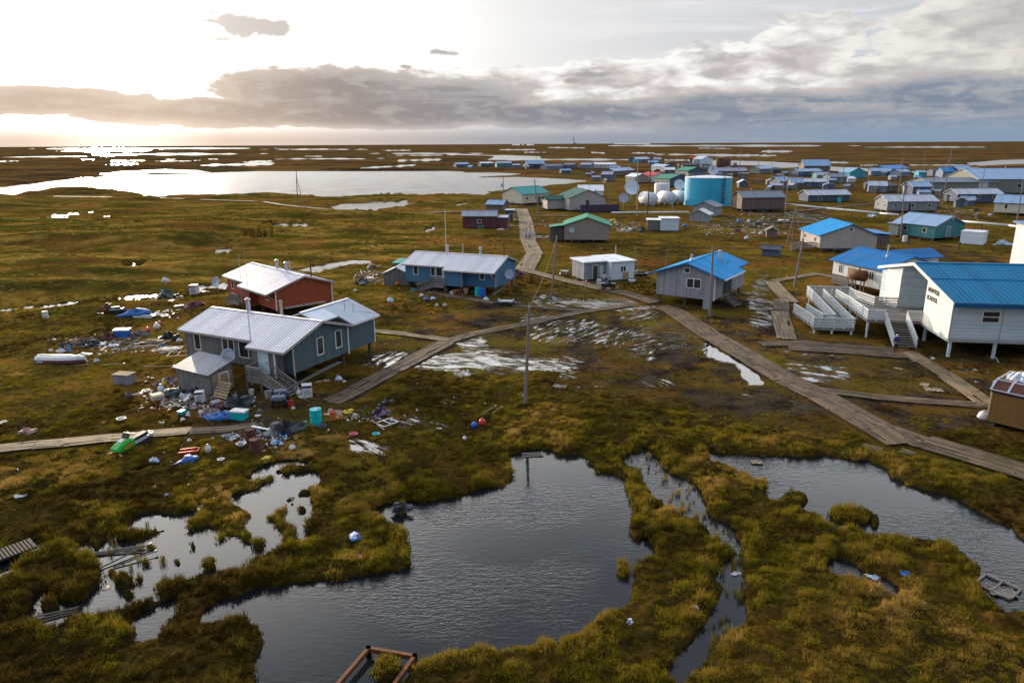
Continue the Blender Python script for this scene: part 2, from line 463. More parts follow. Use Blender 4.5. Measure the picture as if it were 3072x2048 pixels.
# grey banks
bank = field([(1010, 285, 420, 80), (1300, 305, 380, 70), (700, 335, 330, 45), (80, 305, 330, 42), (380, 345, 200, 20), (1700, 345, 500, 48), (2250, 325, 520, 55), (2950, 300, 430, 80), (2600, 360, 900, 50), (1150, 350, 600, 35)], .72)
a_b = t.ss(bank, .0, .17)
bcol = t.mix(t.ss(az, -20, 24), (.30, .265, .265), (.215, .27, .36))
bcol = t.mix(t.m('MULTIPLY', t.ss(bank, .55, .05), .7), bcol, (.74, .66, .60))
bcol = t.mix(t.m('MULTIPLY', t.ss(n_wisp, .5, .68), .55), bcol, (.50, .49, .50))
bcol = t.mix(t.m('MULTIPLY', t.ss(n_fine, .46, .66), .42), bcol, (.58, .55, .54))
bcol = t.mix(t.m('MULTIPLY', t.ss(az, -10, -27), .40), bcol, (.78, .66, .58))
col = t.mix(t.m('MULTIPLY', a_b, t.ss(el, -.2, .9)), col, bcol)
# two lone scud clouds in the glare
sc_ = field([(690, 85, 85, 42), (800, 88, 110, 26), (1310, 160, 50, 11), (1200, 205, 26, 7), (20, 165, 40, 8), (1780, 225, 60, 9), (1720, 240, 40, 9)], .5, 2.6)
col = t.mix(t.m('MULTIPLY', t.ss(sc_, .05, .5), .85), col, (.42, .39, .365))
# hazy strip along the horizon
hz = t.mix(t.ss(az, -26, 8), (.80, .65, .56), (.33, .36, .43))
hz = t.mix(t.ss(az, 5, 30), hz, (.25, .34, .47))
hz = t.mix(t.ss(t.m('ABSOLUTE', t.m('ADD', az, 27.5)), 6.5, .5), hz, (1.2, 1.06, .93))
hz = t.mix(t.m('MULTIPLY', t.ss(n_wisp, .45, .7), .25), hz, (.6, .56, .54))
col = t.mix(t.m('MULTIPLY', t.ss(el, 2.3, .3), t.m('SUBTRACT', 1.0, back)), col, hz)
b1, b2 = t.new('ShaderNodeBackground'), t.new('ShaderNodeBackground')
t.put(b1.inputs[0], sky.outputs[0]); b1.inputs[1].default_value = .08
t.put(b2.inputs[0], col); b2.inputs[1].default_value = 1.0
mx = t.new('ShaderNodeMixShader')
mx.inputs[0].default_value = .97
t.l.new(b1.outputs[0], mx.inputs[1]); t.l.new(b2.outputs[0], mx.inputs[2])
ou = t.new('ShaderNodeOutputWorld')
t.l.new(mx.outputs[0], ou.inputs[0])
W.cycles.sampling_method = 'MANUAL'
W.cycles.sample_map_resolution = 1024

# ---------------------------------------------------------------- ground sheet, ponds, mud
def _h(ix, iy, seed):
    n = (ix.astype(np.int64) * 374761393 + iy.astype(np.int64) * 668265263 + seed * 974711) & 0xffffffff
    n = ((n ^ (n >> 13)) * 1274126177) & 0xffffffff
    return ((n ^ (n >> 16)) & 0xffff) / 65535.0
def vnoise(x, y, seed=0):
    ix, iy = np.floor(x), np.floor(y)
    fx, fy = x - ix, y - iy
    fx, fy = fx * fx * (3 - 2 * fx), fy * fy * (3 - 2 * fy)
    a, b, c, d_ = _h(ix, iy, seed), _h(ix + 1, iy, seed), _h(ix, iy + 1, seed), _h(ix + 1, iy + 1, seed)
    return (a * (1 - fx) + b * fx) * (1 - fy) + (c * (1 - fx) + d_ * fx) * fy
def fbm(x, y, seed=0, oct=4, gain=.5):
    s, a, tot = 0, 1.0, 0
    for k in range(oct):
        s = s + a * vnoise(x * 2 ** k + 17.3 * k, y * 2 ** k - 9.1 * k, seed + k)
        tot += a
        a *= gain
    return s / tot
def sst(x, a, b):
    q = np.clip((x - a) / (b - a), 0, 1)
    return q * q * (3 - 2 * q)
def project(x, y, z=0.0):
    dx, dy, dz = x, y, z - H
    fw = dy * math.cos(PIT) - dz * math.sin(PIT)
    uu = dy * math.sin(PIT) + dz * math.cos(PIT)
    ok = fw > .5
    fw = np.where(ok, fw, .5)
    X, Y = dx / fw, uu / fw
    xx, yy = X * math.cos(ROL) - Y * math.sin(ROL), X * math.sin(ROL) + Y * math.cos(ROL)
    return np.where(ok, 1536 + xx * F, -9e4), np.where(ok, 1024 - yy * F, 9e4)
def poly_sd(u, v, poly, marg=80):
    # signed distance in photo pixels, positive inside
    P = np.array(poly, float)
    out = np.full(u.shape, -1e3)
    k = (u > P[:, 0].min() - marg) & (u < P[:, 0].max() + marg) & (v > P[:, 1].min() - marg) & (v < P[:, 1].max() + marg)
    a, b = u[k], v[k]
    if a.size == 0:
        return out
    best = np.full(a.shape, 1e9)
    ins = np.zeros(a.shape, bool)
    n = len(P)
    for i in range(n):
        x0, y0 = P[i]
        x1, y1 = P[(i + 1) % n]
        ex, ey = x1 - x0, y1 - y0
        tt = np.clip(((a - x0) * ex + (b - y0) * ey) / (ex * ex + ey * ey + 1e-9), 0, 1)
        best = np.minimum(best, (a - x0 - tt * ex) ** 2 + (b - y0 - tt * ey) ** 2)
        c = (y0 > b) != (y1 > b)
        xi = x0 + (b - y0) * ex / (ey if abs(ey) > 1e-9 else 1e-9)
        ins ^= c & (a < xi)
    out[k] = np.where(ins, 1, -1) * np.sqrt(best)
    return out
def PX(r, *pts):
    return [px(r, *q) for q in pts]
POND_A = PX('F2', (930, 470), (955, 450), (1090, 462), (1100, 440), (1180, 440), (1270, 395), (1420, 390), (1530, 355)) + PX('F3', (200, 345), (240, 335), (300, 290), (300, 200), (275, 140), (370, 120), (530, 125), (560, 160), (690, 150), (790, 200), (810, 250), (900, 265), (970, 295), (985, 360), (970, 400), (1010, 460), (1020, 600), (1040, 690), (1110, 690), (1140, 720), (1050, 740), (1010, 830), (950, 800), (950, 890), (1010, 910), (1000, 1040), (880, 1110), (700, 1200), (590, 1270), (350, 1290), (180, 1310), (60, 1290)) + PX('F2', (1440, 1320), (1340, 1330), (1200, 1370), (1150, 1400), (1080, 1450), (1000, 1600), (200, 1600), (140, 1500), (130, 1420), (200, 1310), (205, 1240), (190, 1170), (130, 1140), (20, 1140)) + PX('F1', (2270, 960), (1990, 975), (1800, 975), (1840, 900), (2000, 800), (2060, 850), (2200, 830), (2270, 740), (2352, 700)) + PX('F2', (0, 1050), (80, 1050), (150, 975), (250, 985), (400, 950), (500, 935), (620, 930), (850, 900), (1050, 870), (1120, 810), (1105, 640), (1030, 560), (930, 520))
POND_B = PX('F4', (-120, 235), (0, 240), (110, 245), (230, 255), (400, 250), (500, 235), (600, 250), (760, 265), (880, 310), (930, 370), (1080, 430), (1170, 455), (1310, 490), (1400, 560), (1530, 620), (1640, 670), (1713, 740), (1900, 830), (1950, 1180), (1713, 1115), (1600, 1105), (1540, 1030), (1480, 1000), (1500, 900), (1470, 860), (1380, 790), (1280, 740), (1180, 710), (1090, 680), (870, 665), (700, 640), (570, 630), (540, 600), (470, 560), (390, 520), (300, 500), (250, 490), (200, 450), (210, 390), (140, 350), (60, 300), (0, 275), (-110, 255))
POOLS = [PX('F4', (590, 860), (680, 850), (790, 920), (900, 940), (1000, 1030), (960, 1035), (840, 980), (790, 940), (600, 900)),
         PX('F1', (660, 340), (760, 310), (850, 400), (900, 330), (1010, 240), (1060, 330), (1190, 310), (1290, 310), (1500, 250), (1530, 180), (1640, 200), (1730, 230), (1900, 200), (1930, 260), (2080, 270), (2110, 320), (2230, 360), (2190, 420), (2170, 520), (2040, 500), (1930, 540), (1780, 550), (1600, 590), (1450, 610), (1330, 690), (1380, 770), (1240, 810), (1060, 830), (900, 850), (800, 890), (600, 930), (480, 1000), (390, 1040), (360, 980), (280, 910), (330, 850), (290, 790), (400, 720), (440, 800), (550, 830), (650, 870), (760, 800), (880, 650), (940, 500), (850, 440), (760, 360)),
         PX('F1', (-60, 530), (150, 420), (300, 320), (450, 300), (350, 370), (200, 450), (60, 580), (-60, 600)),
         PX('F2', (70, 555), (160, 510), (240, 570), (290, 620), (270, 690), (170, 720), (150, 600)),
         PX('F2', (330, 530), (410, 420), (490, 390), (490, 480), (430, 560), (430, 640), (410, 560)),
         PX('F1', (1180, 1020), (1290, 940), (1400, 950), (1340, 1020), (1220, 1060)),
         PX('F1', (1390, 900), (1530, 820), (1500, 880), (1420, 920)),
         PX('Z1', (1140, 1260), (1150, 1210), (1230, 1180), (1350, 1220), (1290, 1250)),
         PX('N3', (560, 738), (700, 690), (850, 660), (1060, 645), (1200, 655), (1300, 685), (1200, 692), (1050, 682), (850, 708), (740, 748)),
         PX('N3', (825, 175), (950, 150), (1250, 130), (1450, 125), (1540, 110), (1530, 135), (1670, 155), (1500, 180), (1290, 205), (1250, 215), (950, 210))]
STREAM = PX('F3', (1050, 120), (1150, 110), (1240, 200), (1310, 270), (1420, 300), (1490, 400), (1520, 520), (1620, 580), (1720, 660), (1755, 760), (1755, 900), (1740, 1050), (1720, 1140), (1640, 1260), (1530, 1360), (1450, 1400), (1350, 1510), (1300, 1480), (1450, 1330), (1550, 1160), (1610, 1080), (1630, 960), (1570, 870), (1560, 780), (1650, 750), (1550, 600), (1470, 560), (1310, 530), (1240, 420), (1180, 340), (1050, 200), (1000, 170))
LAKE = PX('Z1', (-400, 560), (0, 575), (110, 565), (330, 545), (540, 525), (700, 520), (900, 535), (1220, 545), (1320, 560), (1310, 575), (1500, 580), (1700, 575), (2100, 585)) + PX('N3', (0, 90), (150, 70), (700, 78), (950, 80), (1300, 65), (1640, 65), (2050, 60), (2200, 65)) + PX('T1', (800, 690), (650, 665), (1100, 635), (1690, 570), (1900, 545), (2150, 535)) + PX('T2', (340, 535), (690, 490), (690, 475), (0, 430)) + PX('T1', (1300, 410), (570, 420), (1150, 380), (1300, 355), (900, 340), (310, 340), (300, 325), (0, 310)) + PX('Z1', (2352, 345), (1980, 362), (1400, 378), (1240, 390), (1240, 386), (1400, 371), (1930, 356), (1820, 335), (1500, 330), (1180, 345), (920, 370), (900, 385), (980, 400), (870, 405), (720, 410), (600, 430), (440, 440), (330, 455), (120, 485), (0, 495), (-400, 540))
RIVER = [PX('T4', (-700, 205), (0, 225), (600, 240), (1130, 270), (1420, 310), (1960, 335), (2352, 360), (2352, 392), (1850, 396), (1560, 380), (1100, 322), (800, 340), (500, 308), (0, 296), (-600, 290), (-720, 230)),
         PX('T1', (0, 14), (300, 12), (800, 35), (1000, 30), (1640, 55), (1660, 80), (1600, 115), (720, 112), (840, 62), (790, 44), (300, 34), (0, 28)),
         PX('T5', (1500, 240), (2000, 200), (2350, 188), (2700, 185), (2700, 255), (2350, 252), (2000, 265), (1700, 282), (1500, 246))]
LENS = [('Z1', a) for a in ((370, 143, 1150, 143, 7), (800, 160, 1500, 150, 26), (1050, 140, 2400, 138, 12), (500, 165, 1000, 165, 6), (980, 195, 2230, 190, 18), (-200, 222, 960, 210, 7), (-100, 258, 160, 254, 8), (740, 242, 880, 242, 8), (1040, 255, 1170, 255, 16), (1200, 252, 1330, 252, 9), (1030, 285, 1280, 280, 17), (960, 292, 990, 292, 7), (1520, 240, 1610, 240, 8), (1430, 257, 1750, 255, 6), (1770, 252, 1840, 250, 6), (1910, 237, 1990, 237, 8), (1890, 295, 2500, 276, 18), (2230, 265, 2500, 260, 9), (460, 762, 740, 740, 30), (280, 792, 640, 778, 26), (780, 728, 915, 716, 14), (175, 775, 230, 772, 7), (810, 773, 860, 773, 10), (950, 767, 1010, 767, 9), (1260, 893, 1300, 893, 10), (2255, 970, 2480, 958, 30), (1985, 1072, 2125, 1062, 22), (1130, 1505, 1480, 1475, 20), (1740, 1428, 2130, 1385, 34), (720, 405, 870, 404, 8), (-30, 795, 40, 793, 7), (900, 826, 950, 824, 8))] + \
       [('N3', a) for a in ((300, 345, 670, 332, 32), (105, 462, 345, 442, 36), (435, 432, 495, 422, 13), (1080, 486, 1255, 512, 20), (1690, 400, 1775, 355, 28), (1530, 338, 1615, 335, 9), (1955, 162, 2065, 143, 10))] + \
       [('N4', a) for a in ((-80, 357, 300, 325, 20), (250, 332, 560, 298, 20), (500, 305, 960, 255, 20))] + \
       [('S1', a) for a in ((950, 116, 1290, 107, 12), (1130, 99, 1250, 95, 6), (1320, 87, 1715, 86, 6), (1190, 63, 1230, 63, 3), (950, 88, 1000, 88, 3), (1400, 75, 1490, 75, 3), (1760, 48, 1890, 48, 4), (1260, 43, 1640, 43, 4), (1820, 70, 2070, 70, 4), (1820, 95, 2050, 90, 9), (1640, 130, 1890, 116, 8), (1720, 62, 2200, 62, 5))] + \
       [('S2', a) for a in ((-10, 104, 545, 106, 7), (560, 42, 1500, 42, 6), (1150, 68, 1270, 68, 9), (360, 72, 430, 76, 5), (170, 50, 330, 52, 3), (550, 75, 650, 76, 5), (730, 82, 1150, 88, 7), (1790, 48, 2140, 48, 5), (0, 38, 100, 38, 3), (470, 33, 660, 35, 3), (860, 53, 1000, 55, 3), (-50, 60, 110, 60, 4), (40, 72, 160, 72, 3), (1840, 130, 2060, 130, 4))] + \
       [('T4', a) for a in ((1170, 240, 1900, 258, 18), (-100, 141, 480, 138, 26), (500, 82, 900, 75, 22), (2050, 300, 2300, 290, 14))] + \
       [('T5', a) for a in ((640, 375, 970, 370, 25), (1170, 392, 1420, 400, 25), (1010, 272, 1560, 270, 11), (1150, 312, 1660, 316, 9), (640, 272, 710, 272, 13), (-50, 8, 1640, 8, 8))] + [('T3', (600, 20, 2290, 36, 22)), ('T3', (590, 118, 1000, 118, 18))]
# mud and puddle fields: polygon, density, streak direction (photo px), streak length m, width m
MUD = [[(1150, 1010), (1350, 935), (1600, 880), (1850, 905), (2000, 930), (2240, 850), (2330, 830), (2420, 1000), (2560, 1030), (2960, 1110), (3000, 1250), (2700, 1290), (2450, 1300), (2150, 1270), (1900, 1150), (1500, 1085), (1150, 1110), (1080, 1060)],
       [(560, 1250), (640, 1170), (800, 1180), (900, 1200), (1080, 1105), (1110, 1160), (980, 1260), (820, 1300), (600, 1290)],
       [(2200, 620), (2500, 610), (2460, 680), (2300, 690)], [(2720, 730), (3000, 790), (3060, 810), (2900, 770)]]
WET = [([(1600, 1062), (1745, 1065), (1742, 1150), (1690, 1158), (1655, 1112)], .46, (4, .8), 2., .35), ([(1900, 960), (2110, 975), (2120, 1060), (1950, 1075)], .46, (3, -.9), 2., .3), ([(1700, 1130), (1900, 1150), (2050, 1200), (1900, 1220), (1700, 1170)], .36, (4, .5), 2., .3), ([(1235, 1100), (1300, 1055), (1500, 1058), (1780, 1080), (1700, 1118), (1450, 1118), (1300, 1118)], .60, (3, .25), 3.2, .30),
       ([(1600, 885), (1700, 893), (1900, 900), (1985, 925), (1880, 945), (1680, 930), (1600, 915)], .52, (4, .9), 2.5, .40),
       ([(1590, 965), (1750, 955), (1900, 990), (1880, 1035), (1650, 1040), (1590, 1010)], .50, (2, -.8), 2.2, .35),
       ([(1860, 985), (2010, 985), (2130, 1010), (2120, 1060), (1900, 1060)], .48, (3, -.6), 2.5, .3),
       ([(1870, 920), (1990, 920), (1960, 970), (1850, 965)], .5, (3, -.7), 2., .35),
       ([(2250, 895), (2330, 900), (2335, 985), (2255, 980)], .55, (4, .8), 2.5, .45),
       ([(2255, 825), (2300, 822), (2330, 900), (2270, 900)], .50, (3, .5), 1.6, .4),
       ([(2360, 1080), (2470, 1075), (2540, 1110), (2550, 1150), (2430, 1155), (2360, 1110)], .52, (4, .6), 2., .5),
       ([(2330, 1040), (2400, 1045), (2560, 1060), (2550, 1085), (2340, 1070)], .48, (3, -.9), 1.6, .4),
       ([(1930, 1130), (2010, 1125), (2020, 1160), (1920, 1160)], .45, (3, 1.), 1.6, .3),
       ([(2200, 1155), (2300, 1170), (2400, 1190), (2480, 1220), (2420, 1250), (2250, 1215)], .42, (4, .3), 1.8, .3),
       ([(1085, 1098), (1160, 1062), (1270, 1045), (1250, 1085), (1170, 1100)], .55, (3, -1.2), 1.2, .35),
       ([(1045, 1318), (1080, 1316), (1170, 1345), (1140, 1365), (1050, 1345)], .62, (4, 1.), 1.2, .22),
       ([(1185, 1255), (1260, 1245), (1360, 1280), (1340, 1290), (1200, 1275)], .52, (4, .7), 1.4, .25),
       ([(1370, 1030), (1440, 1010), (1460, 1035), (1390, 1045)], .6, (4, .2), 2., .4),
       ([(1540, 950), (1640, 935), (1660, 965), (1560, 985)], .5, (4, -1.2), 2., .3),
       ([(2360, 640), (2500, 640), (2500, 660), (2360, 655)], .5, (4, .2), 3., .5)]
SPOTS = [([(2117, 1020), (2180, 1065), (2212, 1075), (2263, 1112), (2294, 1146), (2290, 1160), (2246, 1156), (2229, 1130), (2205, 1100), (2124, 1075), (2110, 1062)], 1.),
         ([(1690, 905), (1800, 900), (1905, 912), (1960, 912), (1975, 925), (1900, 935), (1760, 920)], .62)]
MARSH = PX('F2', (10, 400), (180, 230), (330, 195), (480, 205), (520, 250), (480, 330), (400, 430), (250, 470), (120, 460))
MARSH2 = PX('F1', (1150, 130), (1500, 40), (1750, 0), (1700, 60), (1450, 120), (1200, 170))

# boardwalks: (points, width m, planks across, material key, deck height)
BW = [(PX('R7', (1120, 775)) + PX('T8', (470, 450), (700, 600), (900, 740), (1200, 905), (1500, 1085), (1800, 1265), (2200, 1455)) + PX('F4', (850, 75), (1000, 165)), 2.7, 15, 'plank', .16),
      (PX('F4', (900, 85), (1120, 165)), 2.2, 12, 'plank', .14), (PX('F4', (1135, 160), (1713, 335), (2300, 520)), 2.6, 15, 'plank', .16),
      (PX('T6', (-40, 775), (400, 768)), 1.8, 9, 'plank', .14), (PX('T6', (380, 772), (1150, 832)), 1.6, 8, 'plank', .15), (PX('T6', (215, 810), (800, 845), (1370, 893)), 2.0, 10, 'plank', .14),
      (PX('T6', (1290, 855), (1700, 1110), (2020, 1330)), 1.7, 9, 'plankpale', .16), (PX('T6', (460, 1195), (1000, 1265), (1500, 1305), (2000, 1340)), 1.3, 7, 'plank', .14),
      (PX('T8', (1805, 785), (1715, 455)), 2.0, 9, 'plankpale', .15), (PX('T8', (1735, 440), (1735, 320)), 1.9, 8, 'plank', .13), (PX('T8', (1850, 350), (1625, 110)), 2.0, 9, 'plankpale', .16),
      (PX('T8', (1650, 100), (2150, 12)) , 1.5, 7, 'plankpale', .15), (PX('T8', (2120, 10), (2340, 50)), 1.5, 7, 'plankpale', .14),
      (PX('T1', (1320, 985), (1370, 1130), (1400, 1240)), 3.6, 12, 'plankpale', .18), (PX('T1', (1402, 1245), (1420, 1420)) + PX('R6', (2030, 60), (2040, 190)), 3.6, 14, 'plankpale', .18),
      (PX('R6', (2040, 195), (2140, 400)), 3.2, 14, 'plankpale', .18), (PX('R6', (2135, 395), (1990, 620)), 3.2, 14, 'plankpale', .18),
      (PX('R6', (1975, 620), (2352, 715)) + PX('R7', (300, 545), (600, 615)), 2.0, 11, 'plankpale', .18), (PX('R7', (610, 615), (850, 665), (1080, 735)), 2.2, 11, 'plank', .16),
      (PX('N5', (-60, 450), (250, 418), (500, 398), (870, 362), (1180, 335)), 1.5, 7, 'plankpale', .15), (PX('N5', (1185, 325), (1470, 304)), 1.4, 5, 'plankpale', .13),
      (PX('N5', (1475, 302), (1760, 288), (2000, 250)), 1.1, 4, 'plank', .07), (PX('L', (-20, 895), (120, 835), (255, 768)), 1.9, 9, 'plank', .08),
      (PX('L', (250, 770), (400, 690), (700, 530), (900, 425), (1130, 305)), 2.0, 10, 'plank', .13), (PX('L', (1120, 300), (1400, 215), (1850, 130)) + PX('R7', (400, 820), (850, 755)), 1.5, 7, 'plank', .10),
      (PX('L', (390, 185), (700, 215), (1160, 280)), 1.3, 6, 'plankpale', .14), (PX('R6', (620, 940), (900, 980), (1400, 1060), (1560, 1085)), 1.4, 7, 'plank', .13),
      (PX('R6', (1850, 1120), (2352, 1150)) + PX('R7', (100, 785), (420, 800)), 1.2, 6, 'plank', .10),
      (PX('T1', (1450, 1105), (2130, 1110)), 1.3, 5, 'plankpale', .2), (PX('T1', (1060, 1275), (1310, 1290)), 1.2, 5, 'plankpale', .15), (PX('T1', (1500, 1262), (1810, 1268)), 1.2, 5, 'plankpale', .15),
      (PX('Z1', (-60, 592), (0, 590), (300, 583), (1100, 592), (1700, 606)), 3.2, 6, 'plankpale', .3), (PX('Z1', (1850, 615), (2352, 632)), 1.8, 5, 'plankpale', .3),
      (PX('N3', (270, 140), (420, 166), (600, 187), (950, 217), (1700, 237), (2020, 225)), 2.2, 6, 'plankpale', .3),
      (PX('T4', (-200, 1212), (600, 1216), (1230, 1232)), 1.8, 7, 'plank', .2), (PX('T4', (980, 1052), (1500, 990), (2200, 930)), 1.8, 6, 'plank', .2)]
TRK = [(PX('R8', (1250, 365), (1740, 440), (2000, 540), (2260, 615)), 2.2), (PX('T4', (1850, 800), (2150, 940)), 3.5), (PX('T1', (1500, 900), (1330, 985)), 4.0), (PX('R3', (1500, 1290), (1900, 1180), (2150, 960)), 2.4), (PX('L', (-300, 960), (0, 900), (250, 770)), 2.4), (PX('N5', (1470, 300), (1750, 290), (2050, 240), (2350, 180)), 2.0), (PX('L', (1250, 345), (1900, 385), (2352, 410)) + PX('R7', (400, 1180), (900, 1205), (1500, 1250)), 1.6)]
def seg_dist(x, y, pts):
    best = np.full(x.shape, 1e9)
    P = [G(*q) for q in pts]
    for a, b in zip(P, P[1:]):
        k = (x > min(a.x, b.x) - 8) & (x < max(a.x, b.x) + 8) & (y > min(a.y, b.y) - 8) & (y < max(a.y, b.y) + 8)
        if not k.any(): continue
        e = b - a
        X, Y = x[k] - a.x, y[k] - a.y
        tt = np.clip((X * e.x + Y * e.y) / (e.x ** 2 + e.y ** 2), 0, 1)
        best[k] = np.minimum(best[k], np.hypot(X - tt * e.x, Y - tt * e.y))
    return best
def base_height(x, y, full=True):
    dist = np.hypot(x, y)
    west = sst(-x, 8, 60) * sst(dist, 85, 130) * (1 - sst(dist, 330, 700) * .6)
    hz_ = (fbm(x / 46, y / 17, 3, 3) - .42) * 6.0 * west
    hz_ += np.maximum(0, fbm(x / 60, y / 40, 8, 3) - .5) * 2.0 * sst(dist, 200, 400) * (1 - sst(dist, 2500, 5000))
    for (uu, vv, la, lb, ang, hh) in ((120, 800, 15, 7, -8, 1.7), (255, 690, 24, 6, 3, 1.0), (560, 730, 14, 5, 5, 1.0), (640, 705, 14, 5, 5, 1.1), (100, 905, 22, 4, -8, .6), (1000, 757, 10, 4, 0, .9), (1090, 690, 9, 4, 0, .9), (1300, 600, 20, 6, 0, 1.4), (400, 920, 14, 2.5, 20, .5)):
        c = G(uu, vv)
        a = R(ang)
        dx, dy = x - c.x, y - c.y
        p_, q_ = dx * math.cos(a) + dy * math.sin(a), -dx * math.sin(a) + dy * math.cos(a)
        hz_ += hh * np.exp(-(p_ / la) ** 2 - (q_ / lb) ** 2)
    near = 1 - sst(dist, 45, 75)
    hz_ += (fbm(x / 3.2, y / 3.2, 21, 3) - .5) * (.10 + .35 * near)
    tus = fbm(x / .75, y / .75, 31, 3)
    hz_ += (tus - .45) * (.05 + .42 * near + .10 * west)
    return hz_ + .06
import os
NAZ = 1360
azs = np.concatenate([np.linspace(-180, -46, 44)[:-1], np.linspace(-46, 46, NAZ), np.linspace(46, 180, 44)[1:-1]])
dep = np.concatenate([np.linspace(66, 48, 24)[:-1], np.linspace(48, 3.2, 830)[:-1], np.linspace(3.2, .12, 290), np.array([.07, .03])])
rr = H / np.tan(np.radians(dep))
AZ, RR = np.meshgrid(np.radians(azs), rr)
gx, gy = (np.sin(AZ) * RR), (np.cos(AZ) * RR)
gu, gv = project(gx, gy)
mpp = np.maximum(RR, 12) / F            # metres per photo pixel
warp = (fbm(gx / 2.2, gy / 2.2, 41, 4) - .5)
sd = np.full(gx.shape, -1e3)
for P in [POND_A, POND_B, LAKE] + POOLS + RIVER:
    sd = np.maximum(sd, poly_sd(gu, gv, P))
for r, (a, b, c, d_, th) in LENS:
    k = ZR[r][2]
    (u0, v0), (u1, v1) = px(r, a, b), px(r, c, d_)
    L = u1 - u0
    uc = (gu - u0) / L * 2 - 1
    vc = (gv - (v0 + (v1 - v0) * (gu - u0) / L)) / (th / k / 2)
    wob = 1 + .55 * np.sin(uc * 9 + th) * np.sin(uc * 4 + a)
    sd = np.maximum(sd, np.clip((1 - np.sqrt(np.clip(uc, -30, 30) ** 4 + np.clip(vc, -300, 300) ** 2) / np.maximum(.45, wob)), -300, 1) * th / k / 2)
st_sd = poly_sd(gu, gv, STREAM)
sd = np.maximum(sd, np.minimum(st_sd, 14) - 6 + (fbm(gx / 1.1, gy / 1.1, 51, 3) - .44) * 50 * (gv < 1760) * sst(st_sd, -40, 0))
for P in (MARSH, MARSH2):
    mk = poly_sd(gu, gv, P)
    sd = np.maximum(sd, np.where(mk > -20, np.minimum(mk * .6, 8) + (fbm(gx / 1.3, gy / 1.3, 61, 4) - .47) * 110, -1e3))
edge = sd * mpp + .20 * (1 - sst(RR, 45, 70)) + warp * np.clip(.9 * sst(RR, 5, 30) * (1 - sst(RR, 200, 700)), 0, 1) * .9
for (r, cx_, cy_, ra, rb) in (('F4', 360, 480, 78, 32), ('F4', 660, 570, 80, 42), ('F4', 770, 580, 62, 36), ('F4', 838, 610, 26, 34), ('F1', 1288, 478, 38, 36), ('F1', 1850, 505, 52, 44), ('F1', 985, 560, 42, 46), ('F1', 1095, 640, 85, 62), ('F1', 425, 860, 72, 56), ('F1', 1690, 170, 40, 40), ('F1', 1440, 425, 26, 18), ('F1', 1950, 250, 24, 30), ('F1', 2270, 310, 50, 46), ('F2', 1055, 475, 38, 34), ('F1', 560, 520, 60, 40), ('F1', 1230, 620, 40, 26), ('F1', 1560, 470, 36, 24), ('F1', 1330, 330, 50, 26), ('F1', 1130, 760, 60, 30), ('F1', 1700, 330, 26, 20), ('F1', 720, 800, 40, 26), ('F2', 430, 470, 30, 26), ('F2', 970, 1490, 85, 80), ('F3', 985, 850, 45, 55), ('F3', 1080, 600, 55, 70)):
    (uc, vc), k = px(r, cx_, cy_), ZR[r][2]
    q = np.sqrt(((gu - uc) / (ra / k)) ** 2 + ((gv - vc) / (rb / k)) ** 2)
    edge = np.where(q < 2, np.minimum(edge, (q - 1 + warp * .5) * rb / k * mpp * 1.5), edge)
SHORE = .16 + mpp * 1.2
wat = sst(edge, -SHORE, SHORE)
mud = np.zeros(gx.shape)
for P in MUD:
    mud = np.maximum(mud, sst(poly_sd(gu, gv, P) + (fbm(gx / 5, gy / 5, 71, 4) - .5) * 130, -18, 22))
wet = np.zeros(gx.shape)
wdc, wds, wln = np.ones(gx.shape), np.zeros(gx.shape), np.full(gx.shape, .3)
for P, dens, (du, dv), ln, wd in WET:
    mk = poly_sd(gu, gv, P, 60)
    c = np.array(P, float).mean(0)
    A, B_ = G(*c), G(c[0] + du * 6, c[1] + dv * 6)
    dd = (B_ - A).normalized()
    k = sst(mk + (fbm(gx / 4, gy / 4, 95, 2) - .5) * 50, -26, 14) * dens
    sel = k > wet
    wet = np.where(sel, k, wet)
    near_ = sel & (mk > -60)
    wdc, wds, wln = np.where(near_, dd.x, wdc), np.where(near_, dd.y, wds), np.where(near_, wd, wln)
for P, s_ in SPOTS:
    mk = poly_sd(gu, gv, P, 40) + (fbm(gx / 2.5, gy / .8, 97, 3) - .5) * 22
    wet = np.maximum(wet, sst(mk, -4, 3) * s_)
gz = base_height(gx, gy)
flat = np.maximum(mud * .85, sst(wet, 0, .3))
walk = np.zeros(gx.shape)
for q in BW:
    walk = np.maximum(walk, 1 - sst(seg_dist(gx, gy, q[0]), q[1] / 2 + .1, q[1] / 2 + 1.2))
for q, w_ in TRK:
    mud = np.maximum(mud, 1 - sst(seg_dist(gx, gy, q) + (fbm(gx / 1.5, gy / 1.5, 73, 3) - .5) * 1.6, w_ / 2 - .3, w_ / 2 + .5))
flat = np.maximum(flat, walk)
for (uu, vv, rad) in ((720, 1090, 14), (1380, 830, 15), (840, 830, 14), (2130, 850, 14), (2900, 950, 24), (2640, 800, 16), (1800, 790, 10)):
    c = G(uu, vv)
    flat = np.maximum(flat, 1 - sst(np.hypot(gx - c.x, gy - c.y), rad * .7, rad * 1.3))
gz = gz * (1 - flat) + .03 * flat
gz = np.maximum(gz, -.04)
gz = gz * (1 - wat) + (-.62) * wat
wk = sst(wet, .75, .95)
gz = gz * (1 - wk * (1 - wat)) + .012 * wk * (1 - wat)
def grid_at(x, y):
    d_ = np.hypot(x, y)
    az_ = np.degrees(np.arctan2(x, y))
    j = np.clip(np.rint(np.interp(az_, azs, np.arange(len(azs)))).astype(int), 0, len(azs) - 1)
    dp = np.degrees(np.arctan2(H, d_))
    i = np.clip(np.rint(np.interp(-dp, -dep, np.arange(len(dep)))).astype(int), 0, len(dep) - 1)
    return i, j
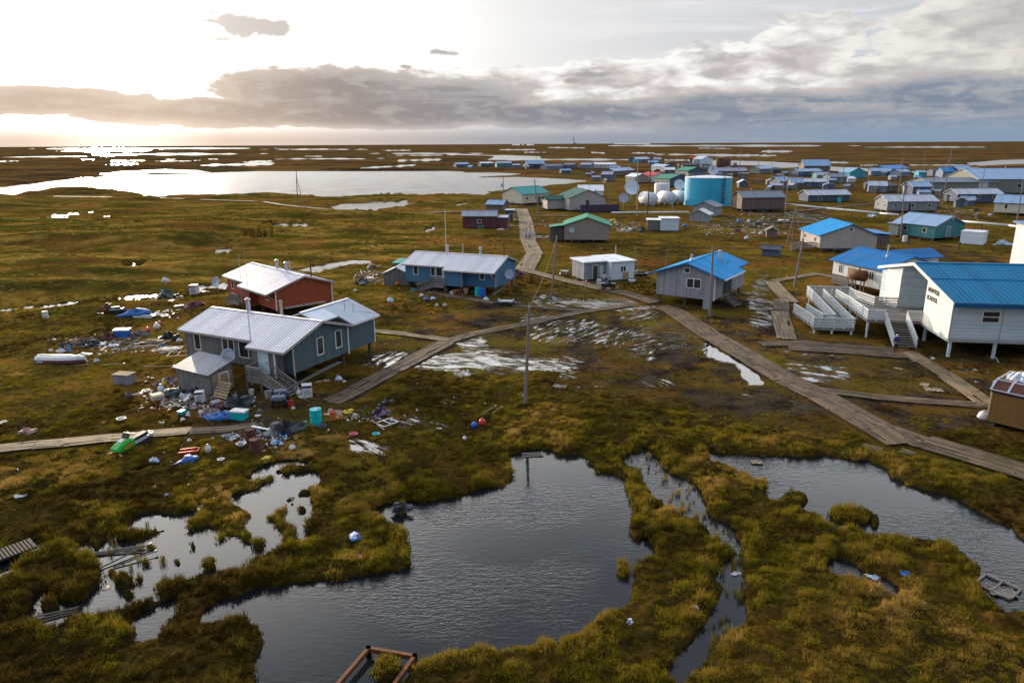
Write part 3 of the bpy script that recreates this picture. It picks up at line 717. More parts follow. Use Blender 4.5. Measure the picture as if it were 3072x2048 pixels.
def GZ(p):
    i, j = grid_at(np.array([p.x]), np.array([p.y]))
    return max(float(gz[i, j][0]), -.17)
nv, nr = len(azs), len(rr)
vs = np.stack([gx, gy, gz], -1).reshape(-1, 3)
vs = np.vstack([vs, [[0, 0, 0]]])
idx = np.arange(nr * nv).reshape(nr, nv)
j2 = np.roll(idx, -1, axis=1)
quads = np.stack([idx[:-1], idx[1:], j2[1:], j2[:-1]], -1).reshape(-1, 4)
tris = np.stack([np.full(nv, nr * nv), idx[0], j2[0]], -1)
me = bpy.data.meshes.new('ground')
me.vertices.add(len(vs))
me.vertices.foreach_set('co', vs.astype(np.float32).ravel())
loops = np.concatenate([quads.ravel(), tris.ravel()])
me.loops.add(len(loops))
me.loops.foreach_set('vertex_index', loops.astype(np.int32))
tot = np.concatenate([np.full(len(quads), 4), np.full(len(tris), 3)])
st = np.concatenate([[0], np.cumsum(tot)[:-1]])
me.polygons.add(len(tot))
me.polygons.foreach_set('loop_start', st.astype(np.int32))
me.polygons.foreach_set('loop_total', tot.astype(np.int32))
me.polygons.foreach_set('use_smooth', np.ones(len(tot), bool))
me.update(calc_edges=True)
for nm, arr in (('wet', wet), ('mud', mud), ('wdc', wdc), ('wds', wds), ('wln', wln)):
    at = me.attributes.new(nm, 'FLOAT', 'POINT')
    at.data.foreach_set('value', np.append(arr.ravel(), 0).astype(np.float32))
ground = bpy.data.objects.new('ground', me)
COL.objects.link(ground)
tag(ground, kind='structure')
def ground_fn(t, b):
    P = t.pos()
    dist = t.vm('LENGTH', P)
    n1 = t.noise(P, .055, 5, .6)
    n2 = t.noise(P, .4, 6, .65)
    n3 = t.noise(P, 3.2, 5, .7)
    nfar = t.noise(t.scale(P, (.35, 1, 1)), .02, 7, .62)
    k = t.m('ADD', t.m('ADD', t.m('MULTIPLY', n1, .9), t.m('MULTIPLY', n2, .7)), t.m('MULTIPLY', n3, .5))
    c = t.mix(t.ss(k, .85, 1.15), (.028, .020, .007), (.082, .058, .010))
    c = t.mix(t.ss(t.noise(P, .16, 5, .6), .50, .66), c, (.150, .080, .014))
    c = t.mix(t.ss(t.noise(P, .11, 5, .65), .56, .68), c, (.088, .088, .009))
    c = t.mix(t.m('MULTIPLY', t.ss(n3, .55, .72), .5), c, (.22, .14, .045))
    far = t.mix(t.ss(nfar, .42, .60), (.035, .020, .011), (.105, .066, .020))
    far = t.mix(t.ss(t.noise(P, .006, 6, .65), .5, .6), far, (.045, .040, .018))
    gold = t.mix(t.ss(n2, .35, .65), (.090, .055, .008), (.26, .165, .034))  # warmth of the low sun put into the left field's colour
    gx_, gy_, gz_ = t.sep(P)
    rid = t.ss(t.noise(t.scale(P, (.45, 1.3, 1)), .11, 4, .6), .42, .60)
    gold = t.mix(rid, t.mix(n2, (.024, .019, .004), (.058, .056, .007)), gold)  # sunlit ridge tops and shaded slopes painted as gold and dark streaks
    c = t.mix(t.m('MULTIPLY', t.m('MULTIPLY', t.ss(gx_, 5, -25), t.ss(gy_, 75, 115)), .75), c, gold)
    c = t.mix(t.ss(dist, 210, 520), c, far)
    c = t.mix(t.m('MULTIPLY', t.ss(t.noise(P, .045, 4, .65), .50, .62), .55), c, (.150, .062, .016))
    c = t.mix(1.0, c, t.vm('MULTIPLY', c, (1.22, 1.20, 1.25)))
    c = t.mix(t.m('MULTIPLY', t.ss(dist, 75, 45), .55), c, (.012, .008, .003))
    mud = t.attr('mud')
    mc = t.mix(t.ss(n2, .3, .7), (.014, .011, .009), (.060, .045, .034))
    veg = t.m('ADD', t.m('MULTIPLY', t.noise(P, .22, 5, .65), .7), t.m('MULTIPLY', n3, .3))
    mud = t.m('MULTIPLY', mud, t.m('SUBTRACT', 1.0, t.m('MULTIPLY', t.ss(veg, .43, .54), .85)))
    c = t.mix(mud, c, mc)
    z = t.sep(P)[2]
    c = t.mix(t.ss(z, -.06, -.22), c, (.012, .011, .009))
    wet = t.attr('wet')
    px_, py_, pz_ = t.sep(P)
    wc, ws, wl = t.attr('wdc'), t.attr('wds'), t.attr('wln')
    along = t.m('ADD', t.m('MULTIPLY', px_, wc), t.m('MULTIPLY', py_, ws))
    acr = t.m('SUBTRACT', t.m('MULTIPLY', py_, wc), t.m('MULTIPLY', px_, ws))
    acr = t.m('ADD', acr, t.m('MULTIPLY', t.noise(P, .09, 2), 4.0))
    sv = t.comb(t.m('MULTIPLY', along, .50), t.m('DIVIDE', acr, t.m('MULTIPLY', wl, 1.7)), 0.0)
    sn = t.m('ADD', t.m('MULTIPLY', t.noise(sv, 1.0, 5, .66), .8), t.m('MULTIPLY', t.noise(P, .35, 2), .2))
    w = t.ss(t.m('ADD', t.m('SUBTRACT', wet, .5), t.m('MULTIPLY', t.m('SUBTRACT', sn, .488), t.m('SUBTRACT', 2.4, t.m('MULTIPLY', wet, 1.6)))), .0, .13)
    w = t.m('MULTIPLY', w, t.ss(wet, .1, .3))
    c = t.mix(w, c, (.012, .011, .010))
    t.put(b.inputs['Base Color'], c)
    t.put(b.inputs['Roughness'], t.mix(w, (.85, .85, .85), (.02, .02, .02)))
    t.put(b.inputs['IOR'], t.m('ADD', 1.33, t.m('MULTIPLY', w, .24)))
    t.put(b.inputs['Specular IOR Level'], t.m('MULTIPLY', w, .52))
    hb = t.m('ADD', t.m('MULTIPLY', n3, .5), t.m('MULTIPLY', t.noise(P, 12, 3, .7), .25))
    t.put(b.inputs['Normal'], t.bump(t.m('MULTIPLY', hb, t.m('SUBTRACT', 1.0, w)), .9, .25))
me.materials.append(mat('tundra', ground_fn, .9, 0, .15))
# water: one level sheet under every pond, lake and river
wr = 40000
wm = MB()
wm.lathe([(2, 0), (60, 0), (400, 0), (4000, 0), (wr, 0)], 64)
def water_fn(t, b):
    P = t.pos()
    x, y, z = t.sep(P)
    dist = t.vm('LENGTH', P)
    n = t.noise(t.scale(P, (.7, 2.4, 1)), 2.3, 3, .55, .4)
    nf = t.noise(t.scale(P, (1.2, 2.2, 1)), 3.6, 2, .5)
    big = t.noise(t.scale(P, (.6, 1, 1)), .13, 3, .5)
    calm = t.m('MULTIPLY', t.ss(x, -7, -12), t.ss(y, 60, 54))
    amp = t.m('MULTIPLY', t.m('SUBTRACT', 1.0, t.m('MULTIPLY', calm, .80)), t.mr(t.ss(big, .42, .58), 0.0, 1.0, .10, 1.05))
    amp = t.m('MULTIPLY', amp, t.m('ADD', t.mr(dist, 28, 60, .55, 1.0), t.m('ADD', t.mr(dist, 60, 400, .0, .4), t.mr(dist, 450, 900, 0.0, 1.6))))
    t.put(b.inputs['Base Color'], (.010, .012, .014, 1))
    t.put(b.inputs['Roughness'], t.mr(dist, 60, 500, .03, .25))
    b.inputs['IOR'].default_value = 1.39
    b.inputs['Specular IOR Level'].default_value = .5
    t.put(b.inputs['Normal'], t.bump(t.m('ADD', t.m('MULTIPLY', n, .7), t.m('MULTIPLY', nf, .3)), amp, .07))
water = wm.build('water', mat('tundra_water', water_fn, .04, 0, .5), None, True, (0, 0, -.17))
tag(water, kind='structure')
# ---------------------------------------------------------------- buildings
def facemap(face, W, D):
    # (s, o, z): along the face, out of the face, up
    return {'F': lambda p: (p[0], -p[1], p[2]), 'R': lambda p: (W + p[1], p[0], p[2]),
            'B': lambda p: (W - p[0], D + p[1], p[2]), 'L': lambda p: (-p[1], D - p[0], p[2])}[face]
def win(root, fm, s, z, w, h, cols=1, rows=1, frame='trim', fw=.09, name='window'):
    m = MB()
    m.box(s, s + w, 0, .05, z, z + fw).box(s, s + w, 0, .05, z + h - fw, z + h)
    m.box(s, s + fw, 0, .05, z + fw, z + h - fw).box(s + w - fw, s + w, 0, .05, z + fw, z + h - fw)
    iw, ih = w - 2 * fw, h - 2 * fw
    for k in range(1, cols):
        q = s + fw + iw * k / cols
        m.box(q - fw / 2, q + fw / 2, 0, .048, z + fw, z + h - fw)
    for k in range(1, rows):
        q = z + fw + ih * k / rows
        m.box(s + fw, s + w - fw, 0, .046, q - fw / 2, q + fw / 2)
    f = m.map(fm, True).build(name, M[frame], root)
    MB().box(s + fw * .5, s + w - fw * .5, .004, .022, z + fw * .5, z + h - fw * .5).map(fm, True).build('pane', M['glass'], f)
    return f
def door(root, fm, s, z, w=.95, h=2.05, mt='door'):
    f = MB().box(s, s + w, 0, .05, z, z + h).map(fm, True).build('door', M[mt], root)
    m = MB()
    m.box(s - .09, s - .003, 0, .07, z, z + h).box(s + w + .003, s + w + .09, 0, .07, z, z + h).box(s - .09, s + w + .09, 0, .07, z + h + .003, z + h + .1)
    m.map(fm, True).build('door_frame', M['trim'], f)
    MB().box(s + w - .16, s + w - .08, .05, .11, z + .95, z + 1.05).map(fm, True).build('handle', M['steel'], f)
    return f
def rake(m, ridge, W, D, zE, zR, oe, og, rk=.5, th=.16):
    # barge boards on both gables, standing 2 cm proud of the roof ends
    for e in (0, 1):
        if ridge == 'x':
            X = -og - .03 if e == 0 else W + og + .03
            pts = [(X, -oe, zE), (X, D * rk, zR), (X, D + oe, zE)]
        else:
            Y = -og - .03 if e == 0 else D + og + .03
            pts = [(-oe, Y, zE), (W * rk, Y, zR), (W + oe, Y, zE)]
        for a, b in zip(pts, pts[1:]):
            m.beam(a, b, .05, th)
def gable_body(root, W, D, z0, hw, rise, ridge, wall, roof, oe=.4, og=.3, rk=.5, name='wall', trim=None, ribs=0, rname='roof'):
    L = D if ridge == 'x' else W
    poly = [(0, z0), (L, z0), (L, z0 + hw), (L * rk, z0 + hw + rise), (0, z0 + hw)]
    MB().prism(poly, ridge, 0, W if ridge == 'x' else D).build(name, M[wall], root)
    s1, s2 = rise / (L * rk), rise / (L * (1 - rk))
    e1, e2, zr = z0 + hw - s1 * oe + .03, z0 + hw - s2 * oe + .03, z0 + hw + rise + .03
    th = .12
    a, b = -og, (W if ridge == 'x' else D) + og
    m = MB()
    m.prism([(-oe, e1), (L * rk, zr), (L + oe, e2), (L + oe, e2 + th), (L * rk, zr + th), (-oe, e1 + th)], ridge, a, b)
    if ribs:
        n = int((b - a) / ribs)
        for k in range(n + 1):
            q = a + .04 + k * (b - a - .08) / n
            for (p0, z0_), (p1, z1_) in (((-oe, e1 + th), (L * rk, zr + th)), ((L * rk, zr + th), (L + oe, e2 + th))):
                P, Q = ((q, p0, z0_), (q, p1, z1_)) if ridge == 'x' else ((p0, q, z0_), (p1, q, z1_))
                m.beam(P, Q, .07, .07)
    if ridge == 'x':
        m.beam((a, D * rk, zr + th), (b, D * rk, zr + th), .3, .05)
    else:
        m.beam((W * rk, a, zr + th), (W * rk, b, zr + th), .3, .05)
    r_ = m.build(rname, M[roof], root)
    if trim:
        m = MB()
        rake(m, ridge, W, D, e1 + .03, zr + .03, oe, og, rk)
        m.build('barge_board', M[trim], r_)
    return r_, zr + th
def piles(root, pts, z0, w=.22, mt='pile'):
    for x, y in pts:
        MB().box(x - w / 2, x + w / 2, y - w / 2, y + w / 2, -.35, z0 - .004).build('pile', M[mt], root)
def skirt(root, W, D, z0, mt='darkboards', inset=.25):
    # sills and cribbing the house rests on
    m = MB()
    for y in (inset, D / 2, D - inset):
        m.box(inset, W - inset, y - .12, y + .12, z0 - .3, z0 - .003)
    for k in range(max(2, int(W / 2.4)) + 1):
        x = inset + .2 + k * (W - 2 * inset - .4) / max(2, int(W / 2.4))
        for y in (inset, D / 2, D - inset):
            m.box(x - .2, x + .2, y - .2, y + .2, -.35, z0 - .303)
    m.build('foundation', M[mt], root)
def flue(root, x, y, z, h, r=.13, mt='pipe', cap=True, slim=False):
    m = MB()
    m.cyl((x, y, z - .5), (x, y, z + h), r, r, 12)
    if cap:
        m.cyl((x, y, z + h + .002), (x, y, z + h + .09), r * 1.35, r * 1.35, 12)
        m.cyl((x, y, z + h + .092), (x, y, z + h + .2), r * 1.2, r * .3, 12)
    return m.build('flue', M[mt], root)
def mast(root, x, y, z0, z1, r=.035, mt='steel', arms=0):
    m = MB().cyl((x, y, z0), (x, y, z1), r, r * .6, 8)
    for k in range(arms):
        z = z1 - .15 - k * .3
        m.beam((x - .35 + k * .1, y, z), (x + .35 - k * .1, y, z), .03, .03)
    return m.build('antenna_mast', M[mt], root)
def stairs(root, x, y, z1, w, run, n, ax=(0, -1), z_end=0.05, rails=(1, 1), mt='deckwood', slat=True):
    # (x,y): middle of the top edge; ax: horizontal direction downhill
    A = Vector((ax[0], ax[1], 0)).normalized()
    Sd = Vector((-A.y, A.x, 0))
    top, bot = Vector((x, y, z1)), Vector((x, y, 0)) + A * run
    bot.z = z_end
    m = MB()
    for e in (-1, 1):
        o = Sd * (w / 2 + .05) * e
        m.beam(top + o - Vector((0, 0, .15)), bot + o - Vector((0, 0, .05)), .06, .28)
    for k in range(n):
        m.tone = RN.random()
        q = top.lerp(bot, (k + .5) / n)
        a, b = q - Sd * w / 2, q + Sd * w / 2
        m.beam(a, b, run / n * .95, .06)
    st_ = m.build('stairs', M[mt], root)
    for e, on in zip((-1, 1), rails):
        if not on: continue
        m = MB()
        o = Sd * (w / 2 + .11) * e
        z = Vector((0, 0, 1))
        m.beam(top + o + z * .95, bot + o + z * .95, .09, .09)
        m.beam(top + o + z * .25, bot + o + z * .25, .06, .08)
        for k in (0, 1):
            q = top if k == 0 else bot
            m.beam(q + o - z * (.1), q + o + z * 1.0, .11, .11)
        if slat:
            nn = int(run / .16)
            for k in range(1, nn):
                q = top.lerp(bot, k / nn) + o
                m.tone = RN.random()
                m.beam(q + z * .28, q + z * .92, .05, .04)
        m.build('railing', M[mt], root)
    return st_
def railing(root, pts, h=1.05, mt='railwood', boards=4, step=1.0, name='railing', kick=True):
    m = MB()
    z = Vector((0, 0, 1))
    for a, b in zip(pts, pts[1:]):
        a, b = Vector(a), Vector(b)
        L = (b - a).length
        n = max(1, round(L / step))
        for k in range(n + 1):
            q = a.lerp(b, k / n)
            m.tone = RN.random()
            m.beam(q - z * .2, q + z * h, .09, .09)
        for j in range(boards):
            m.tone = RN.random()
            zz = h * (j + .55) / boards
            m.beam(a + z * zz, b + z * zz, .04, h / boards * .58)
        m.beam(a + z * (h + .03), b + z * (h + .03), .14, .05)
    return m.build(name, M[mt], root)
def deck(root, x0, x1, y0, y1, z, mt='deckwood', along='x', name='deck', post=True):
    m = MB()
    n = max(2, int(((y1 - y0) if along == 'x' else (x1 - x0)) / .16))
    for k in range(n):
        m.tone = RN.random()
        if along == 'x':
            a, b = y0 + (y1 - y0) * k / n, y0 + (y1 - y0) * (k + .93) / n
            m.box(x0, x1, a, b, z - .05, z)
        else:
            a, b = x0 + (x1 - x0) * k / n, x0 + (x1 - x0) * (k + .93) / n
            m.box(a, b, y0, y1, z - .05, z)
    m.box(x0, x1, y0, y0 + .06, z - .3, z - .053).box(x0, x1, y1 - .06, y1, z - .3, z - .053)
    m.box(x0, x0 + .06, y0 + .063, y1 - .063, z - .3, z - .053).box(x1 - .06, x1, y0 + .063, y1 - .063, z - .3, z - .053)
    o = m.build(name, M[mt], root)
    return o
def dishobj(name, label, loc, rad, yaw, pitch, pole_h, mt='dish', group=None, feed=True, tilt=None):
    # reflector on a post; yaw: compass of the bowl's opening (deg, 0 = +y), pitch up
    t_ = thing(name, label, 'satellite dish', loc, 0, group)
    MB().cyl((0, 0, -.3), (0, 0, pole_h), max(.05, rad * .06), None, 8).build('post', M['steel'], t_)
    m = MB()
    pr = [(rad * k / 6, rad * .26 * (k / 6) ** 2) for k in range(7)]
    m.lathe([(max(.001, a), b) for a, b in pr] + [(rad * .99, rad * .26 - .025)] + [(max(.001, a), b - .03) for a, b in pr[::-1][1:]], 28)
    rot = Matrix.Rotation(R(-yaw), 4, 'Z') @ Matrix.Rotation(R(-(90 - pitch)), 4, 'X')
    off = Vector((0, 0, pole_h + rad * .1))
    m.map(lambda p: rot @ Vector(p) + off)
    ds = m.build('dish', M[mt], t_, True)
    if feed:
        m = MB()
        tip = Vector((0, 0, rad * .95))
        for k in range(3):
            a = 2 * math.pi * k / 3
            m.cyl(Vector((rad * .9 * math.cos(a), rad * .9 * math.sin(a), rad * .21)), tip, rad * .018, None, 5)
        m.cyl(tip - Vector((0, 0, rad * .08)), tip + Vector((0, 0, rad * .06)), rad * .07, None, 8)
        m.map(lambda p: rot @ Vector(p) + off)
        m.build('feed_arm', M['steel'], ds)
    return t_

# the shared plan of the three long houses: ridge along x, right part of the front slope carried out over an entry
def longhouse(name, label, loc, ang, W, D, z0, wall, roofm, jog, ext=.95, front=None, hw=2.5, sl=.33, gwall=None, rib=.32, trim='trimgrey'):
    t_ = thing(name, label, 'house', loc, R(ang))
    L = D
    rise = sl * D / 2
    MB().prism([(0, z0), (L, z0), (L, z0 + hw), (L / 2, z0 + hw + rise), (0, z0 + hw)], 'x', 0, W).build('wall', M[gwall or wall], t_)
    if front:
        MB().box(.0, jog[2], -.02, -.002, z0 + .02, z0 + hw - .02).build('front_wall', M[front], t_)
    oe, og, th = .45, .35, .12
    zr = z0 + hw + rise + .03
    zf = lambda y: zr - sl * abs(y - D / 2)
    m = MB()
    m.prism([(-oe, zf(-oe)), (D / 2, zr), (D + oe, zf(D + oe)), (D + oe, zf(D + oe) + th), (D / 2, zr + th), (-oe, zf(-oe) + th)], 'x', -og, W + og)
    m.prism([(-oe - ext, zf(-oe - ext)), (-oe + .002, zf(-oe + .002)), (-oe + .002, zf(-oe) + th), (-oe - ext, zf(-oe - ext) + th)], 'x', jog[0], W + og)
    n = int((W + 2 * og) / rib)
    for k in range(n + 1):
        q = -og + .04 + k * (W + 2 * og - .08) / n
        y0 = -oe - ext if q > jog[0] else -oe
        m.beam((q, y0, zf(y0) + th), (q, D / 2, zr + th), .07, .07)
        m.beam((q, D / 2, zr + th), (q, D + oe, zf(D + oe) + th), .07, .07)
    m.beam((-og, D / 2, zr + th + .01), (W + og, D / 2, zr + th + .01), .34, .05)
    ro = m.build('roof', M[roofm], t_)
    m = MB()
    for X in (-og - .03, W + og + .03):
        y0 = -oe if X < 0 else -oe - ext
        m.beam((X, y0, zf(y0) + .04), (X, D / 2, zr + .04), .05, .2)
        m.beam((X, D / 2, zr + .04), (X, D + oe, zf(D + oe) + .04), .05, .2)
    m.beam((-og, -oe - .03, zf(-oe) + .03), (jog[0], -oe - .03, zf(-oe) + .03), .05, .18)
    m.beam((jog[0], -oe - ext - .03, zf(-oe - ext) + .03), (W + og, -oe - ext - .03, zf(-oe - ext) + .03), .05, .18)
    m.build('fascia', M[trim], ro)
    # entry bump-out
    x0, x1, dy = jog[1], jog[2] if len(jog) < 4 else jog[3], ext + .12
    MB().prism([(x0, 0), (x1, 0), (x1, 1), (x0, 1)], 'z', 0, 1).map(lambda p: (p[0], -dy if p[1] == 0 else -.003, (z0 if p[2] == 0 else zf(-dy if p[1] == 0 else 0) - .01))).build('entry_wall', M[front or wall], t_)
    return t_, zf
# near grey-and-blue house
AX = Vector((-30.2, 63.05, 0))
h1, zf = longhouse('grey_blue_house', 'L-shaped house with teal-blue gable wall and ribbed metal roof nearest the pond', AX, -26, 12.9, 7.3, 1.2, 'tealblue', 'alu', (9.0, 9.2, 9.2, 11.9), .95, 'weathered', 2.55, .31)
fF, fR = facemap('F', 12.9, 7.3), facemap('R', 12.9, 7.3)
win(h1, fF, 1.15, 1.95, .85, 1.55)
win(h1, fF, 4.7, 1.95, 1.5, 1.5, 2)
win(h1, fF, 6.7, 1.9, 2.3, 1.55, 2)
win(h1, fR, 3.0, 1.95, .9, 1.65); win(h1, fR, 5.5, 1.95, .9, 1.7)
fE = lambda p: (p[0], -1.07 - p[1], p[2])
door(h1, fE, 10.15, 1.22, 1.0, 2.05)
def corner(root, x0, x1, y0, y1, z0, z1, mt='trimtan'):
    MB().box(x0, x1, y0, y1, z0, z1).build('corner_board', M[mt], root)
corner(h1, 11.85, 11.98, -1.16, -1.075, .9, 3.3, 'trim'); corner(h1, 12.905, 12.99, -.06, .06, 1.0, 3.7); corner(h1, 12.905, 12.97, 7.24, 7.36, 1.0, 3.7, 'trim')
MB().beam((12.93, .2, 3.62), (12.93, 7.0, 3.72), .07, .16).build('belt_board', M['tealblue'], h1)
MB().prism([(7.303, 1.2), (11.4, 1.2), (11.4, 3.75), (7.303, 3.75)], 'x', 8.4, 12.9).build('wing_wall', M['tealblue'], h1)
m = MB()
yb0, yb1, xr, xe = 5.2, 11.8, 9.6, 13.3
zz = lambda x: 5.05 - .36 * abs(x - xr)
m.prism([(7.2, zz(7.2)), (xr, 5.05), (xe, zz(xe)), (xe, zz(xe) + .12), (xr, 5.17), (7.2, zz(7.2) + .12)], 'y', 7.75, yb1)
m.prism([(7.9, zz(7.9)), (xr, 5.05), (11.6, zz(11.6)), (11.6, zz(11.6) + .12), (xr, 5.17), (7.9, zz(7.9) + .12)], 'y', 4.9, 7.747)
n = 14
for k in range(n + 1):
    q = 7.8 + k * (yb1 - 7.85) / n
    m.beam((xr, q, 5.17), (xe, q, zz(xe) + .12), .07, .07)
    m.beam((xr, q, 5.17), (7.2, q, zz(7.2) + .12), .07, .07)
m.beam((xr, 4.9, 5.18), (xr, yb1, 5.18), .34, .05)
wr_ = m.build('wing_roof', M['alu_y'], h1)
m = MB()
m.beam((xe + .03, 7.75, zz(xe) + .04), (xe + .03, yb1, zz(xe) + .04), .05, .2)
m.beam((xr, yb1 + .03, 5.08), (xe, yb1 + .03, zz(xe) + .05), .05, .2)
m.build('fascia', M['trim'], wr_)
MB().box(12.905, 12.98, 11.3, 11.42, 1.15, 3.7).build('corner_board', M['trim'], h1)
flue(h1, 3.9, 4.2, 5.0, 1.0, .2)
flue(h1, 7.6, 4.6, 4.9, 1.15, .13, 'trimtan')
mast(h1, 8.9, -.62, .3, 7.6, .05, 'pipe')
mast(h1, 11.2, 9.2, 4.6, 6.1, .03); mast(h1, 11.9, 9.6, 4.4, 5.3, .03, 'steel', 1)
piles(h1, [(x, y) for x in (.4, 4.4, 8.4, 12.5) for y in (.4, 6.9)] + [(12.5, 11), (8.8, 11)], 1.2)
MB().box(.15, 12.7, .15, .4, .95, 1.197).box(.15, 12.7, 6.9, 7.15, .95, 1.197).box(8.7, 12.7, 10.9, 11.15, .95, 1.197).build('floor_beam', M['pile'], h1)
deck(h1, 9.9, 11.6, -2.5, -1.1, 1.15, 'deckwood', 'x', 'porch_deck')
for x, y in ((9.95, -2.44), (11.55, -2.44)):
    MB().box(x - .07, x + .07, y - .07, y + .07, -.3, 2.2).build('porch_post', M['deckwood'], h1)
railing(h1, [(9.95, -2.46, 1.15), (11.55, -2.46, 1.15)], 1.0, 'deckwood', 3, .3, 'porch_railing')
railing(h1, [(9.95, -1.15, 1.15), (9.95, -2.46, 1.15)], 1.0, 'deckwood', 3, .3, 'porch_railing')
stairs(h1, 11.6, -1.8, 1.15, 1.15, 2.7, 8, (1, -.08), .05)
m = MB()
m.tone = .2
m.beam((13.0, -1.4, .15), (13.6, 2.2, .75), .45, .06).beam((13.6, 2.2, .78), (13.4, 5.4, .8), .5, .06)
m.build('gangplank', M['deckwood'], h1)
dishobj('satellite_dish', 'large grey dish on a post before the window of the grey house front wall', h1.matrix_basis @ Vector((7.5, -1.9, 0)), .70, -170, 22, 2.5)
# red house
h2, zf = longhouse('red_house', 'red house with jogged pale metal roof behind the grey and blue house', Vector((-28, 82.2, 0)) - 13.8 * Vector((math.cos(R(-46)), math.sin(R(-46)), 0)), -46, 13.8, 7.4, 1.0, 'red', 'alu', (6.4, 6.6, 8.6, 8.6), .95, None, 2.45, .31)
fF, fR = facemap('F', 13.8, 7.4), facemap('R', 13.8, 7.4)
win(h2, fF, 1.3, 1.9, .75, 1.35); win(h2, fF, 5.0, 1.9, .8, 1.3); win(h2, fF, 11.2, 1.9, .85, 1.35)
corner(h2, 13.803, 13.9, -.1, .03, .95, 3.4, 'trim'); corner(h2, 13.803, 13.9, 7.37, 7.5, .95, 3.4, 'trim')
MB().beam((13.2, -1.3, 3.2), (13.3, -.05, 2.2), .1, .1).build('eave_brace', M['trimtan'], h2)
MB().beam((10.2, -1.3, 3.2), (10.2, -.05, 2.2), .1, .1).build('eave_brace', M['trimtan'], h2)
MB().box(13.803, 13.83, 1.0, 6.4, 1.0, 1.25).build('sill_board', M['trimgrey'], h2)
for k, (x, y) in enumerate(((5.9, 4.3), (8.6, 4.2))): flue(h2, x, y, 4.6, 1.0, .2)
flue(h2, 7.2, 5.4, 4.3, 1.1, .07, 'pipe'); flue(h2, 12.3, 5.6, 4.2, 2.0, .09, 'rust')
mast(h2, 6.1, -.7, 1.0, 6.9, .05, 'pipe'); mast(h2, 10.0, -1.6, .2, 8.4, .03, 'pipe')
piles(h2, [(x, y) for x in (.4, 4.8, 9.2, 13.4) for y in (.4, 7)], 1.0)
door(h2, lambda p: (6.6 - p[1], .95 * 0 - 1.02 + p[0], p[2]), .05, 1.05, .85, 1.95, 'red')
deck(h2, 4.6, 6.55, -1.5, -.1, 1.0, 'deckwood', 'x', 'porch_deck')
railing(h2, [(4.6, -1.45, 1.0), (6.5, -1.45, 1.0)], 1.0, 'deckwood', 3, .5, 'porch_railing')
stairs(h2, 4.6, -.8, 1.0, 1.1, 2.2, 6, (-1, 0), .05, mt='deckwood')
dishobj('satellite_dish', 'grey dish at the far corner of the red house, edge toward the tundra', h2.matrix_basis @ Vector((-.7, -1.1, 0)), .70, -150, 22, 2.6)
# blue house
h3, zf = longhouse('blue_house', 'long blue house with ribbed white metal roof behind the red house', Vector((-2.2, 95.4, 0)) - 14.1 * Vector((math.cos(R(-22)), math.sin(R(-22)), 0)), -22, 14.1, 7.4, 1.0, 'blue', 'alu', (6.6, 6.8, 9.5, 9.5), .95, None, 2.5, .31)
fF, fR = facemap('F', 14.1, 7.4), facemap('R', 14.1, 7.4)
win(h3, fF, 1.3, 2.0, .8, 1.35); win(h3, fF, 4.1, 2.0, .75, 1.4); win(h3, fF, 4.95, 2.0, 1.05, 1.4); win(h3, fF, 11.7, 1.95, .8, 1.25)
door(h3, fF, 6.05, 1.05, .7, 2.0, 'whiteplastic')
corner(h3, 14.103, 14.17, -.04, .05, .95, 3.4, 'trimgrey'); corner(h3, 13.99, 14.10, -.06, -.003, .95, 3.4, 'trimgrey'); corner(h3, 9.5, 9.56, -1.13, -1.0, .95, 3.2, 'trimgrey')
m = MB(); m.beam((13.8, -1.3, 3.15), (13.8, -.05, 2.0), .1, .1); m.build('eave_brace', M['trimtan'], h3)
MB().beam((14.13, .2, 3.44), (14.13, 7.2, 3.5), .06, .12).build('belt_board', M['blue'], h3)
flue(h3, 4.6, 4.4, 4.55, 1.1, .19); flue(h3, 9.9, 4.4, 4.55, 1.05, .19); flue(h3, 7.3, 4.0, 4.6, 1.4, .08, 'trimtan'); flue(h3, 13.7, 4.0, 4.5, 1.9, .09, 'rust')
mast(h3, 5.0, 3.2, 4.2, 11.0, .07, 'trim')
piles(h3, [(x, y) for x in (.4, 5, 9.4, 13.7) for y in (.4, 7)] + [(7, -.9), (9.3, -.9)], 1.0)
deck(h3, 5.0, 6.75, -1.3, -.05, .98, 'deckwood', 'x', 'porch_deck')
railing(h3, [(5.3, -1.25, 1.0), (6.75, -1.25, 1.0)], 1.0, 'deckwood', 3, .35, 'porch_railing')
stairs(h3, 5.0, -.7, .98, 1.1, 2.2, 6, (-1, -.15), .05)
piles(h3, [(5.1, -1.2), (2.9, -1.5)], 1.0, .12)
dishobj('satellite_dish', 'grey dish on a post by the gable end of the long blue house', h3.matrix_basis @ Vector((15.0, 2.6, 0)), .68, 160, 20, 2.4)
m = MB(); m.tone = .3
m.beam((14.0, -1.0, .1), (14.6, 2.5, .9), .4, .06)
m.build('gangplank', M['deckwood'], h3)
